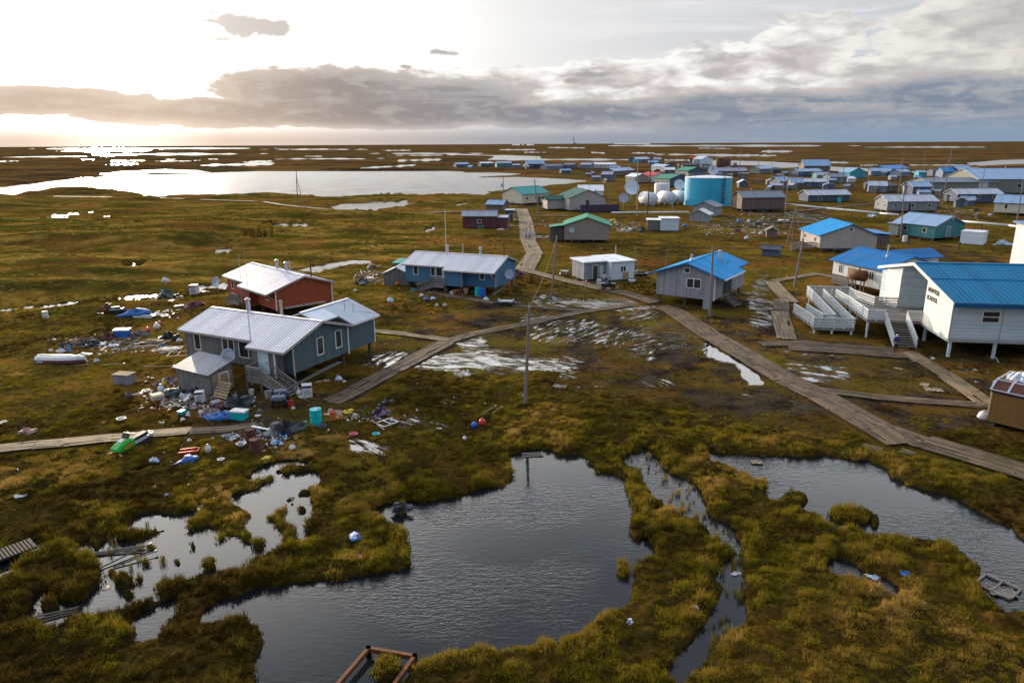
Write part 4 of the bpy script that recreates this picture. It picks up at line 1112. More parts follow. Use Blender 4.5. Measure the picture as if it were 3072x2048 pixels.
# silvery house with the blue roof
h5 = thing('plank_house', 'silvery vertical-plank house with bright blue roof beside the long boardwalk', 'house', (18.7, 89.8, 0), R(-35))
Wd, Dp, z0, hw = 7.6, 11.6, 1.2, 3.0
MB().prism([(0, z0), (Wd, z0), (Wd, z0 + hw), (4.0, 5.5), (0, z0 + hw)], 'y', 0, 3.2).build('wall', M['boards'], h5)
MB().prism([(0, z0), (Wd - 1.5, z0), (Wd - 1.5, z0 + hw + .3), (4.0, 5.5), (0, z0 + hw)], 'y', 3.203, 6.6).build('porch_wall', M['boards'], h5)
MB().prism([(0, z0), (Wd, z0), (Wd, z0 + hw), (4.0, 5.5), (0, z0 + hw)], 'y', 6.603, Dp).build('rear_wall', M['boards'], h5)
m = MB()
za = lambda x: 5.55 - (.335 if x > 4 else .36) * abs(x - 4.0)
m.prism([(-1.0, za(-1)), (4, 5.55), (8.0, za(8)), (8.0, za(8) + .12), (4, 5.67), (-1.0, za(-1) + .12)], 'y', -.5, Dp + .4)
m.prism([(7.99, za(7.99)), (9.0, za(9)), (9.0, za(9) + .12), (7.99, za(7.99) + .12)], 'y', -.5, 7.4)
m.beam((4, -.5, 5.68), (4, Dp + .4, 5.68), .3, .04)
ro = m.build('roof', M['blueroof_y'], h5)
m = MB()
m.beam((-1, -.53, za(-1) + .05), (4.02, -.53, 5.6), .05, .2).beam((3.98, -.53, 5.6), (9, -.53, za(9) + .05), .05, .2)
m.build('barge_board', M['trimblue'], ro)
MB().beam((9.03, -.5, za(9) + .05), (9.03, 7.4, za(9) + .05), .05, .18).build('fascia', M['trim'], ro)
fF = facemap('F', Wd, Dp); fR = facemap('R', Wd, Dp)
win(h5, fF, 4.0, 2.45, 1.9, 1.25, 2)
win(h5, fF, 3.6, 4.3, .8, .7, 1, 1, 'trim')
MB().box(7.603, 7.68, -.03, .12, 1.1, 4.2).build('corner_board', M['trim'], h5)
door(h5, lambda p: (6.1 + p[1], 3.8 + p[0], p[2]), .2, 1.25, .9, 2.0, 'greyplastic')
piles(h5, [(x, y) for x in (.4, 3.8, 7.2) for y in (.4, 6, 11.2)], 1.2)
MB().box(6.3, 7.25, -.1, .08, 0, 1.197).build('skirt_panel', M['boards'], h5)
deck(h5, 6.15, 7.5, 3.3, 6.5, 1.15, 'deckwood', 'y', 'porch_deck')
stairs(h5, 7.6, 4.6, 1.15, 1.0, 2.0, 6, (1, -.4), .05, (0, 1), 'deckwood', False)
flue(h5, 3.2, 3.4, 5.3, .7, .12, 'pipe'); flue(h5, 5.6, 7.0, 5.0, 1.3, .16); mast(h5, 6.6, 5.2, 4.5, 5.6, .03, 'wire', 2); mast(h5, 6.9, 6.6, 4.4, 5.4, .03, 'wire', 2)
mast(h5, .9, .6, 4.4, 7.0, .03)
m = MB().cyl((3.2, 3.4, 5.2), (3.2, 3.4, 5.75), .3, .14, 10).build('flue_base', M['trim'], h5)
# small flat-roofed white house
h4 = thing('flat_roof_house', 'small flat-roofed house, half bare plywood and half white, by the boardwalk', 'house', (14.9, 104.1, 0), R(20))
MB().box(0, 3.8, 0, 6.2, .3, 2.95).build('white_wall', M['whiteblue'], h4)
MB().box(-3.7, -.003, 1.7, 6.0, .3, 2.85).build('plywood_wall', M['boards'], h4)
m = MB()
m.prism([(-.25, 2.953), (4.05, 2.953), (4.05, 3.13), (-.25, 3.13)], 'y', -.25, 6.5)
m.prism([(-3.95, 2.853), (-.253, 2.853), (-.253, 3.03), (-3.95, 3.03)], 'y', 1.4, 6.4)
m.build('roof', M['whiteroof'], h4)
MB().box(-.02, .06, -.05, -.003, .25, 2.95).build('corner_board', M['trimtan'], h4)
win(h4, facemap('F', 3.8, 6), 1.45, 1.4, .95, .95, 2)
MB().box(1.9, 2.8, -.12, -.01, .3, 1.35).build('plywood_patch', M['carboard'], h4)
f4 = lambda p: (p[0] - 3.7, 1.7 - p[1], p[2])
door(h4, f4, 1.4, .35, .85, 2.0, 'doord')
MB().box(-1.1, -.55, 1.66, 1.697, .35, 2.3).build('storm_door', M['whiteplastic'], h4)
flue(h4, 3.7, 5.8, 2.9, 1.7, .07, 'trimtan', False)
skirt(h4, 3.8, 6, .3)
# white house with royal blue roof and fuel tank
h6 = thing('white_house', 'white house with royal blue roof beside the school ramp', 'house', (46.5, 101.3, 0), R(-74))
gable_body(h6, 9.4, 9.0, 1.0, 2.7, 1.5, 'x', 'white', 'navyroof', .5, .4, .5, trim='trimblue')
fL = facemap('F', 9.4, 9.0)
win(h6, fL, 1.2, 2.0, .8, 1.2, 2); win(h6, fL, 7.0, 2.0, .9, 1.2, 2)
door(h6, fL, 3.1, 1.05, 1.0, 2.0, 'carboard')
MB().box(9.35, 9.44, -.05, -.003, .95, 3.7).build('corner_board', M['trimgrey'], h6)
railing(h6, [(1.6, -1.3, 1.0), (4.8, -1.3, 1.0)], .95, 'deckwood', 3, .25, 'porch_railing')
deck(h6, 1.6, 4.8, -1.3, -.05, 1.0, 'deckwood', 'x', 'porch_deck')
flue(h6, 6.4, 3.2, 4.7, 1.6, .1); MB().cyl((6.4, 3.2, 4.4), (6.4, 3.2, 5.1), .3, .16, 10).build('flue_base', M['trim'], h6)
mast(h6, 3.6, .6, 3.9, 5.6, .03)
MB().prism([(9.003, 1.0), (13.5, 1.0), (13.5, 3.9), (9.003, 3.9)], 'x', 1.2, 5.2).build('wing_wall', M['white'], h6)
m = MB()
zz = lambda x: 5.05 - .36 * abs(x - 3.2)
m.prism([(.7, zz(.7)), (3.2, 5.05), (5.7, zz(5.7)), (5.7, zz(5.7) + .12), (3.2, 5.17), (.7, zz(.7) + .12)], 'y', 7.0, 13.9)
m.build('wing_roof', M['navyroof'], h6)
piles(h6, [(x, y) for x in (.4, 4.7, 9) for y in (.4, 8.6)], 1.0)
# school
sc = thing('school_building', 'large white school with blue metal roof, lettered gable wall, on stilts', 'school', (41.6, 64.9, 0), R(-9))
z0, zE, zR, Dp = 1.9, 5.5, 7.45, 19.4
sl = (zR - zE) / (Dp / 2)
zw = lambda y: zR - sl * abs(y - Dp / 2)
MB().prism([(0, z0), (6.3, z0), (6.3, zw(6.3)), (0, zw(0))], 'x', .003, 20).build('wall', M['schoolwall'], sc)
MB().prism([(6.303, z0), (13.3, z0), (13.3, zw(13.3)), (9.7, zw(9.7)), (6.303, zw(6.303))], 'x', 4.2, 20).build('porch_wall', M['schoolwall'], sc)
MB().prism([(13.303, z0), (Dp, z0), (Dp, zw(Dp)), (13.303, zw(13.303))], 'x', .003, 20).build('rear_wall', M['schoolwall'], sc)
m = MB()
for a, b in ((.02, 1.6), (1.64, 3.9), (3.94, 6.28)):
    m.prism([(a, z0 - .1), (b, z0 - .1), (b, zw(b) - .04), (a, zw(a) - .04)], 'x', -.05, 0)
m.build('gable_panel', M['schoolpanel'], sc)
m = MB()
for a, b in ((13.32, 14.7), (14.74, 16.2), (16.24, 17.8)):
    m.prism([(a, z0 - .1), (b, z0 - .1), (b, 5.75), (a, 5.75)], 'x', -.05, 0)
m.build('rear_panel', M['schoolpanel'], sc)
m = MB()
oe = .75
m.prism([(-oe, zw(-oe) + .03), (Dp / 2, zR + .03), (Dp + oe, zw(-oe) + .03), (Dp + oe, zw(-oe) + .17), (Dp / 2, zR + .17), (-oe, zw(-oe) + .17)], 'x', -.3, 20.5)
for k in range(44):
    q = -.26 + k * .47
    m.beam((q, -oe, zw(-oe) + .17), (q, Dp / 2, zR + .17), .08, .09)
m.beam((-.3, Dp / 2, zR + .19), (20.5, Dp / 2, zR + .19), .5, .07)
m.beam((-.28, 5.2, zw(5.2) + .19), (20.4, 5.2, zw(5.2) + .19), .14, .1)
ro = m.build('roof', M['schoolroof'], sc)
m = MB()
m.beam((-.3, -oe - .03, zw(-oe) - .02), (20.5, -oe - .03, zw(-oe) - .02), .06, .46)
m.build('fascia', M['schoolfascia'], ro)
m = MB()
m.beam((-.34, -oe, zw(-oe) + .02), (-.34, Dp / 2, zR + .02), .07, .32).beam((-.34, Dp / 2, zR + .02), (-.34, Dp + oe, zw(-oe) + .02), .07, .32)
m.build('barge_board', M['trim'], ro)
fS = facemap('F', 20, Dp)
for s in (2.6, 7.3, 12.0): win(sc, fS, s, 3.55, 1.55, 1.15, 1, 2, 'trim', .08)
m = MB()
for s in (.003, 4.35, 9.05, 13.8): m.box(s, s + .08, -.03, 0, 1.9, 5.4)
m.box(0, 20, -.04, -.0, 1.66, 1.897)
m.build('batten', M['trimgrey'], sc)
m = MB()
m.box(-.0, .3, .0, 19.4, 1.55, 1.8).box(.0, 20, .1, .4, 1.55, 1.8).box(.0, 20, 6, 6.3, 1.55, 1.8)
m.build('floor_beam', M['pilewhite'], sc)
for x in (.35, 4.3, 9.0, 14):
    for y in (.3, 6.1, 13.5): MB().cyl((x, y, -.4), (x, y, 1.55), .17, None, 10).build('pile', M['pilewhite'], sc)
door(sc, lambda p: (4.2 - p[1], 8.5 + p[0], p[2]), 0, 2.05, 1.8, 2.1, 'doord')
def letters(root, txt, size, mt, mtx, name='lettering'):
    cu = bpy.data.curves.new(name, 'FONT')
    cu.body, cu.size, cu.extrude, cu.align_x = txt, size, .02, 'LEFT'
    cu.offset = size * .025
    o = bpy.data.objects.new(name + '_src', cu)
    COL.objects.link(o)
    dg = bpy.context.evaluated_depsgraph_get()
    me = bpy.data.meshes.new_from_object(o.evaluated_get(dg))
    bpy.data.objects.remove(o)
    me.materials.clear()
    me.materials.append(M[mt])
    q = bpy.data.objects.new(name, me)
    COL.objects.link(q)
    q.parent = root
    q.matrix_local = mtx
    return q
# sign letters face west: text x runs along -y, up is z
def sign_m(y, z, x=-.075): return Matrix(((0, 0, -1, x), (-1, 0, 0, y), (0, 1, 0, z), (0, 0, 0, 1)))
letters(sc, 'NEWTOK', .62, 'black', sign_m(5.9, 5.35))
letters(sc, 'SCHOOL', .62, 'black', sign_m(5.9, 4.55))
# ramp, deck and stairs before the school entrance
rp = thing('entrance_ramp', 'switchback ramp with pale slatted railings and stairs before the school entrance', 'ramp', (41.6, 64.9, 0), R(-9))
def slope_deck(x0, x1, ya, za_, yb, zb, name='ramp_deck'):
    m = MB()
    n = 10
    for k in range(n):
        m.tone = RN.random()
        a, b = x0 + (x1 - x0) * k / n, x0 + (x1 - x0) * (k + .95) / n
        m.prism([(ya, za_ - .3), (yb, zb - .3), (yb, zb), (ya, za_)], 'x', a, b)
    return m.build(name, M['deckwood'], rp)
slope_deck(-10.3, -8.9, 17, .2, 9.2, .75)
deck(rp, -10.3, -6.2, 7.4, 9.197, .75, 'deckwood', 'x', 'landing')
slope_deck(-7.7, -6.2, 9.2, .75, 20.5, 1.4)
deck(rp, -7.7, -2.7, 20.503, 22.2, 1.4, 'deckwood', 'x', 'landing')
slope_deck(-4.6, -2.7, 20.5, 1.4, 13.3, 2.0)
deck(rp, -5.3, -.05, 6.4, 13.297, 2.0, 'deckwood', 'x', 'landing')
deck(rp, -.05 + .01, 4.15, 6.4, 13.25, 2.0, 'deckwood', 'x', 'landing')
railing(rp, [(-10.3, 17, .2), (-10.3, 9.2, .75), (-10.3, 7.4, .75), (-6.2, 7.4, .75), (-6.2, 9.2, .75), (-6.2, 20.5, 1.4)])
railing(rp, [(-8.9, 17, .2), (-8.9, 9.3, .75), (-7.7, 9.3, .75), (-7.7, 20.5, 1.4), (-7.7, 22.2, 1.4), (-2.7, 22.2, 1.4), (-2.7, 20.5, 1.4), (-2.5, 13.3, 2.0), (-.1, 13.25, 2.0)])
railing(rp, [(-4.7, 20.5, 1.4), (-5.3, 13.3, 2.0), (-5.3, 6.4, 2.0), (-3.6, 6.4, 2.0)])
railing(rp, [(-1.5, 6.4, 2.0), (-.12, 6.4, 2.0)])
m = MB()
n = 11
for k in range(n):
    m.tone = RN.random()
    y, z = 6.4 - 3.3 * (k + .5) / n, 2.0 - 1.95 * (k + .5) / n
    m.box(-3.5, -1.6, y - .15, y + .15, z - .05, z)
m.beam((-3.52, 6.4, 1.85), (-3.52, 3.1, -.02), .08, .3).beam((-1.58, 6.4, 1.85), (-1.58, 3.1, -.02), .08, .3)
m.build('stairs', M['deckwood'], rp)
for x in (-3.6, -1.5):
    m = MB()
    m.prism([(6.38, 1.9), (6.38, 3.0), (3.0, 1.05), (3.0, -.05)], 'x', x - .04, x + .04)
    m.build('stair_side_panel', M['railwood'], rp)
for x, y, z in ((-5.2, 6.5, 1.7), (-5.2, 12.5, 1.7), (-10.2, 7.5, .45), (-6.4, 7.5, .45), (-8.4, 7.5, .45), (-7.6, 21, 1.1), (-2.8, 22, 1.1), (-3.6, 15, 1.5), (-7, 15, .7)):
    MB().cyl((x, y, -.35), (x, y, z), .13, None, 8).build('ramp_post', M['pilewhite'], rp)
# brown shed at the lower right
h8 = thing('brown_shed', 'brown panelled shed with arched rusty roof at the lower right corner', 'shed', (34.6, 48.0, 0), R(-50))
MB().box(0, 5.2, 0, 2.6, .4, 2.75).build('wall', M['brownpanel'], h8)
arc = [(-.12 + 2.84 * k / 8, 2.78 + .55 * math.sin(math.pi * k / 8)) for k in range(9)]
MB().prism(arc + [(a, b - .08) for a, b in arc[::-1]], 'x', -.12, 5.35).build('roof', M['rustdk'], h8)
m = MB()
for X in (-.1, .95, 2.0, 3.05, 4.1):
    for a, b in zip(arc, arc[1:]):
        m.beam((X, a[0], a[1] + .03), (X, b[0], b[1] + .03), .14, .05)
for k in (0, 3):
    m.beam((-.12, arc[k][0], arc[k][1] + .045), (5.35, arc[k][0], arc[k][1] + .045), .12, .05)
m.build('roof_strip', M['dish'], h8)
m = MB()
m.box(-.03, 5.23, -.06, -.003, 2.6, 2.78)
m.build('eave_board', M['black'], h8)
m = MB()
for x in (.3, 2.6, 4.9): m.box(x - .15, x + .15, .1, 2.5, -.3, .397)
m.build('skid', M['pile'], h8)
bn = thing('refuse_bin', 'pale plywood bin heaped with tied bags behind the brown shed', 'bin', h8.matrix_basis @ Vector((-.8, 2.72, 0)), R(-50))
m = MB()
m.box(0, 4.6, 0, .08, 0, 2.6).box(0, 4.6, 3.9, 3.98, 0, 2.6).box(0, .08, .083, 3.897, 0, 2.6).box(4.52, 4.6, .083, 3.897, 0, 2.6).box(.083, 4.517, .083, 3.897, 1.8, 1.9)
m.build('side_panel', M['beige'], bn)
k = 0
for ix in range(7):
    for iy in range(6):
        for iz in range(3):
            if iz and (ix < iz or ix > 6 - iz or iy < iz or iy > 5 - iz): continue
            k += 1
            b = MB().blob((0, 0, 0), RN.uniform(.36, .48), RN.uniform(.32, .42), RN.uniform(.30, .4), k, .22)
            o = b.build('trash_bag', M['whitebag' if RN.random() < .6 else 'bluebag'], None, True)
            o.location = bn.matrix_basis @ Vector((.5 + ix * .6, .5 + iy * .6, 2.25 + iz * .40 + RN.uniform(-.05, .1)))
            tag(o, 'knotted white or pale blue bag in the heap filling the plywood bin', 'trash bag', 'trash bags in the plywood bin')
o = MB().blob((0, 0, 0), .5, .4, .5, 77, .2).build('trash_bag', M['whitebag'], None, True, h8.matrix_basis @ Vector((-.4, .8, .35)))
tag(o, 'single white bag on the ground against the left wall of the brown shed', 'trash bag')
# ---------------------------------------------------------------- the village behind
def bld(name, label, r, A, B, D, hw, rise, ridge, wall, roof, z0=.5, wF=0, wR=0, wL=0, dF=None, ang=None, W=None, oe=.45, og=.35, rk=.5, trim=None, cat=None, fl=0, ww=1.0, wh=1.0, frame='trim', base=True, grp='village houses'):
    a, b = g(r, A[0], A[1], z0), g(r, B[0], B[1], z0)
    an = math.atan2(b.y - a.y, b.x - a.x) if ang is None else R(ang)
    Wd = math.hypot(b.x - a.x, b.y - a.y) if W is None else W
    t_ = thing(name, label, cat or ('shed' if 'shed' in name or 'shack' in name else 'house'), (a.x, a.y, 0), an, grp)
    if rise > 0:
        _, zt = gable_body(t_, Wd, D, z0, hw, rise, ridge, wall, roof, oe, og, rk, trim=trim)
    else:
        MB().box(0, Wd, 0, D, z0, z0 + hw).build('wall', M[wall], t_)
        MB().prism([(-oe, z0 + hw + .003), (D + oe, z0 + hw - rise + .003), (D + oe, z0 + hw - rise + .13), (-oe, z0 + hw + .13)], 'x', -og, Wd + og).build('roof', M[roof], t_)
        zt = z0 + hw + .1
    zs = z0 + max(.5, hw * .36)
    for fc, n, L in (('F', wF, Wd), ('R', wR, D), ('L', wL, D)):
        fm = facemap(fc, Wd, D)
        for k in range(n):
            s = L * (k + .5) / n - ww / 2 + RN.uniform(-.3, .3)
            win(t_, fm, max(.2, min(L - ww - .2, s)), zs, ww, min(wh, hw - .9), 1, 1, frame, .1)
    if dF is not None:
        door(t_, facemap('F', Wd, D), Wd * dF, z0 + .03, .9, min(2.0, hw - .2), 'doord')
    if base and z0 > .25:
        skirt(t_, Wd, D, z0)
    for k in range(fl):
        flue(t_, Wd * (.3 + .35 * k), D * .45, zt - .25, .9, .12)
    return t_, Wd, D
V = {}
# --- middle distance
h10, w_, d_ = bld('tan_house', 'tan plywood house with bright blue gable roof and low rear wing', 'R8', (480, 440), (970, 430), 10.5, 2.4, 2.0, 'y', 'tan', 'blueroof_y', .8, 0, 0, 2, ang=-3, W=10.4, trim='trimblue', rk=.53)
win(h10, facemap('F', w_, d_), 5.1, 4.0, .7, .7)
MB().box(w_ + .003, w_ + 3.2, 2.0, 9.0, .8, 3.0).build('wing_wall', M['brownboards'], h10)
MB().prism([(w_ + .1, 3.35), (w_ + 3.6, 3.1), (w_ + 3.6, 3.22), (w_ + .1, 3.47)], 'y', 1.6, 9.4).build('wing_roof', M['blueroof'], h10)
railing(h10, [(-2.6, 1.5, .8), (-.1, 1.5, .8)], .9, 'deckwood', 3, .4, 'porch_railing')
deck(h10, -2.6, -.05, 1.5, 3.6, .8, 'deckwood', 'x', 'porch_deck')
stairs(h10, -2.6, 2.6, .8, 1.1, 1.8, 5, (-1, 0), .05)
h11, w_, d_ = bld('teal_house', 'weathered teal house with pale blue roof by the dirt track', 'R8', (1160, 305), (1450, 345), 9.0, 2.6, 1.7, 'x', 'teal', 'paleblue', .6, 2, 0, 0, ang=-66, W=9.5, trim='trimgrey')
door(h11, facemap('R', w_, d_), 3.6, .65, 1.0, 2.1, 'bluegrey')
MB().box(.0, 2.4, -1.8, -.003, .6, 2.9).build('entry_wall', M['greenteal'], h11)
MB().prism([(-.3, 2.953), (2.7, 2.953), (2.7, 3.07), (-.3, 3.07)], 'y', -2.2, -.3).build('entry_roof', M['paleblue_y'], h11)
MB().beam((w_ + .06, d_ * .5, 4.3), (w_ + .06, d_ * .5, 4.9), .9, .1).build('gable_disc', M['dishwhite'], h11)
bld('flat_shed', 'white flat-topped shed with one dark plank wall beside the teal house', 'R8', (1760, 395), (1965, 410), 4.2, 2.35, 0, 'x', 'whiteblue', 'whiteroof', .2, ang=-41, W=4.0, oe=.05, og=.05)
k_ = thing('red_box', 'red fish box against the white wall of the flat-topped shed', 'box', g('R8', 1810, 398), R(-38))
MB().box(-.8, .8, -.35, .35, 0, .55).box(-.85, .85, -.4, .4, .553, .62).build('box', M['redplastic'], k_)
h13, w_, d_ = bld('green_roof_house', 'taupe board house with green gable roof and round grey dish', 'T2', (310, 1520), (1085, 1530), 8.5, 3.0, 1.55, 'y', 'taupe', 'greenroof_y', .7, ang=-6, W=9.2, trim='greenroof_y', base=False)
piles(h13, [(x, y) for x in (.15, 3.0, 6.1, 9.05) for y in (.2, 8)], .7)
MB().box(-3.0, -.003, 1.2, 5.0, .3, 3.1).build('annex_wall', M['darkboards'], h13)
MB().prism([(-3.3, 3.1), (-.003, 3.5), (-.003, 3.62), (-3.3, 3.22)], 'y', .9, 5.4).build('annex_roof', M['greenroof_y'], h13)
dishobj('satellite_dish', 'round grey dish in front of the taupe wall of the green-roofed house', h13.matrix_basis @ Vector((1.5, -.5, 0)), .62, 178, 15, 2.7)
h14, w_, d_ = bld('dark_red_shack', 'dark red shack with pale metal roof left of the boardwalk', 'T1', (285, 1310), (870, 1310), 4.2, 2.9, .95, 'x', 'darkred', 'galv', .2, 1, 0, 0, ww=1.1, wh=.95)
MB().box(w_ + .003, w_ + 2.8, .3, 3.6, .15, 2.6).build('annex_wall', M['darkred'], h14)
MB().prism([(0, 2.603), (3.9, 2.8), (3.9, 2.9), (0, 2.7)], 'x', w_ + .35, w_ + 2.95).build('annex_roof', M['galv'], h14)
bld('blue_roof_shed', 'small shed with blue gable roof behind the dark red shack', 'T1', (700, 1020), (985, 1030), 4.5, 2.2, 1.0, 'x', 'brownboards', 'paleblue', .2)
bld('grey_shed', 'dark grey lean-to shed between the dark red shack and the boardwalk', 'T1', (1045, 1200), (1180, 1200), 3.0, 2.9, 0, 'x', 'slate', 'galv', .1, dF=.5)
h15, w_, d_ = bld('cream_house', 'cream house with teal roof beside the big lake', 'T1', (985, 855), (1300, 885), 12.0, 3.1, 2.0, 'y', 'cream', 'tealroof_y', .6, 0, 3, 0, ang=-50, W=10.5, rk=.5)
door(h15, facemap('R', w_, d_), 7.0, .65, 1.2, 2.1, 'doord')
h16, w_, d_ = bld('dark_green_roof_house', 'cream building with dark green gable roof and long mauve deck', 'T2', (395, 1000), (965, 985), 13, 3.5, 2.3, 'y', 'tan', 'dkgreenroof_y', .5, 0, 0, 1, ang=12, W=11.5, rk=.52)
door(h16, facemap('F', w_, d_), 5.2, 1.3, 1.2, 2.2, 'doord')
MB().box(-5.5, -.003, 5, 11, .5, 3.4).build('wing_wall', M['tan'], h16)
MB().prism([(4.6, 3.2), (8, 4.4), (11.4, 3.2), (11.4, 3.32), (8, 4.52), (4.6, 3.32)], 'x', -6.2, .6).build('wing_roof', M['dkgreenroof_y'], h16)
deck(h16, 2.0, 14, -5.0, -1.0, 1.25, 'deckwood', 'x', 'deck')
MB().box(2.0, 14.2, -5.1, -5.0, .2, 2.35).build('deck_wall', M['purple'], h16)
flue(h16, 9.3, 3.0, 4.6, 1.6, .14, 'black')
bld('white_roof_house', 'pale house with white hipped roof behind the dark green roofed building', 'T2', (560, 800), (990, 800), 9, 2.9, 1.7, 'x', 'whiteblue', 'whiteroof', .5)
bld('white_shed', 'boxy pale blue and white shed with flat white roof', 'T3', (475, 1360), (790, 1360), 4.0, 2.75, 0, 'x', 'whiteblue', 'whiteroof', .3, ang=-6, W=4.2, oe=.3, og=.2)
bld('plank_shed', 'brown plank shed with a dish joined to the boxy white shed', 'T3', (240, 1355), (465, 1365), 3.5, 2.35, 0, 'x', 'weathered', 'whiteroof', .25, ang=-10, W=3.2, oe=.3, og=.3)
dishobj('satellite_dish', 'grey dish on the dark plank wall of the small shed beside the boxy white shed', g('T3', 375, 1372), .5, 175, 15, 1.9)
bld('gable_shed', 'grey gabled plank shed before the cyan tank', 'T3', (1045, 1090), (1430, 1110), 6, 2.6, 1.2, 'y', 'boards', 'greyroof', .2, 1, ww=.7, wh=.6)
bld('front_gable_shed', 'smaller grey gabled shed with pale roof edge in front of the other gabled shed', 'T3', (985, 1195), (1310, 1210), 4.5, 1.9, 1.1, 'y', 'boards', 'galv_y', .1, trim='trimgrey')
bld('crate_shed', 'low dark tarred shed beside the leaning poles', 'R7', (2010, 315), (2160, 325), 3.0, 1.3, .4, 'x', 'slate', 'darkroof', .1)
bld('rail_shed', 'open slatted fish-drying shed by the leaning poles', 'T4', (530, 1455), (700, 1460), 3.0, 1.5, .6, 'y', 'brownboards', 'brownboards', .1)
h19, w_, d_ = bld('long_brown_house', 'long brown plank house with plain grey roof right of the cyan tank', 'T4', (130, 1000), (800, 985), 7.5, 3.4, 1.5, 'x', 'brownboards', 'greyroof', .9, 0, 0, 0, ang=4, W=13.0, fl=2)
bld('log_house', 'squat dark cabin with patched metal roof and turquoise barrel', 'T4', (1195, 880), (1860, 870), 6.5, 2.3, 1.3, 'x', 'slate', 'rustroof', .25, 2, oe=.6, dF=.26)
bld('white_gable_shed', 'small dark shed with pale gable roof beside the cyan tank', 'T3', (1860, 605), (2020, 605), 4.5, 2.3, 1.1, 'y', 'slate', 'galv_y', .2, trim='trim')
bld('patched_house', 'weathered plank house with patched blue and rusty roof behind the white pipe', 'T5', (300, 955), (940, 940), 7.5, 2.7, 1.5, 'x', 'boards', 'rustroof', .6, 3, 0, 2, ang=0, W=14.5, dF=.42, ww=.9)
bld('striped_roof_house', 'dark house with striped blue roof and yellow-lit end wall', 'T5', (1345, 825), (1860, 825), 7.5, 2.6, 1.4, 'x', 'slate', 'rustroof', .5, 3, 0, 1, ang=0, W=15.0, wh=1.2)
bld('cream_porch_shed', 'small cream porch block at the left end of the striped-roof house', 'T5', (1165, 815), (1330, 820), 4, 2.3, 0, 'x', 'cream', 'whiteroof', .3, dF=.2)
bld('pale_green_house', 'pale green and cream house at the right edge above the pipe', 'T5', (1890, 975), (2170, 1010), 10, 2.7, 1.8, 'x', 'cream', 'paleblue', .8, 2, 0, 0, ang=-40, W=11, ww=.8, wh=1.4)
hh, w_, d_ = bld('long_hall', 'long grey-green hall with shallow grey roof at the right', 'T5', (905, 690), (1640, 690), 13, 4.0, 1.3, 'x', 'greytan', 'greyroof', .8, 0, 0, 0, ang=0, W=27)
door(hh, facemap('F', w_, d_), 19.5, 2.6, 3.4, 2.4, 'whiteplastic')
bld('metal_hall', 'largest long building with blue-grey metal roof at the right edge', 'T5', (1640, 690), (2350, 695), 22, 5.2, 3.6, 'x', 'greytan', 'paleblue', .6, 5, 0, 0, ang=-2, W=52, ww=1.6, wh=1.5, fl=1)
bld('bright_blue_kiosk', 'narrow bright blue cabin between the weathered house and the grey hall', 'T5', (765, 600), (890, 600), 4, 2.8, 0, 'x', 'cyan', 'paleblue', .4)
bld('blue_roof_house', 'dark house with plain blue roof left of the grey-green hall', 'T5', (680, 720), (930, 715), 8, 3.1, 1.6, 'x', 'slate', 'paleblue', .5, 2, ang=0)
bld('cream_lean_to', 'narrow cream lean-to beside the dark blue-roofed house', 'T5', (545, 710), (665, 712), 5, 3.2, 0, 'x', 'cream', 'galv', .4, 1)
bld('grey_cabin', 'grey-boarded cabin with patched roof and open porch, right of the lone pole', 'T5', (20, 680), (290, 685), 8, 2.6, 1.5, 'x', 'bluegrey', 'rustroof', .4, 2, dF=.35)
bld('brown_cabin', 'low brown cabin behind the grey-boarded cabin', 'T5', (255, 680), (460, 670), 8, 2.4, 1.0, 'x', 'brownboards', 'darkroof', .3, 1)
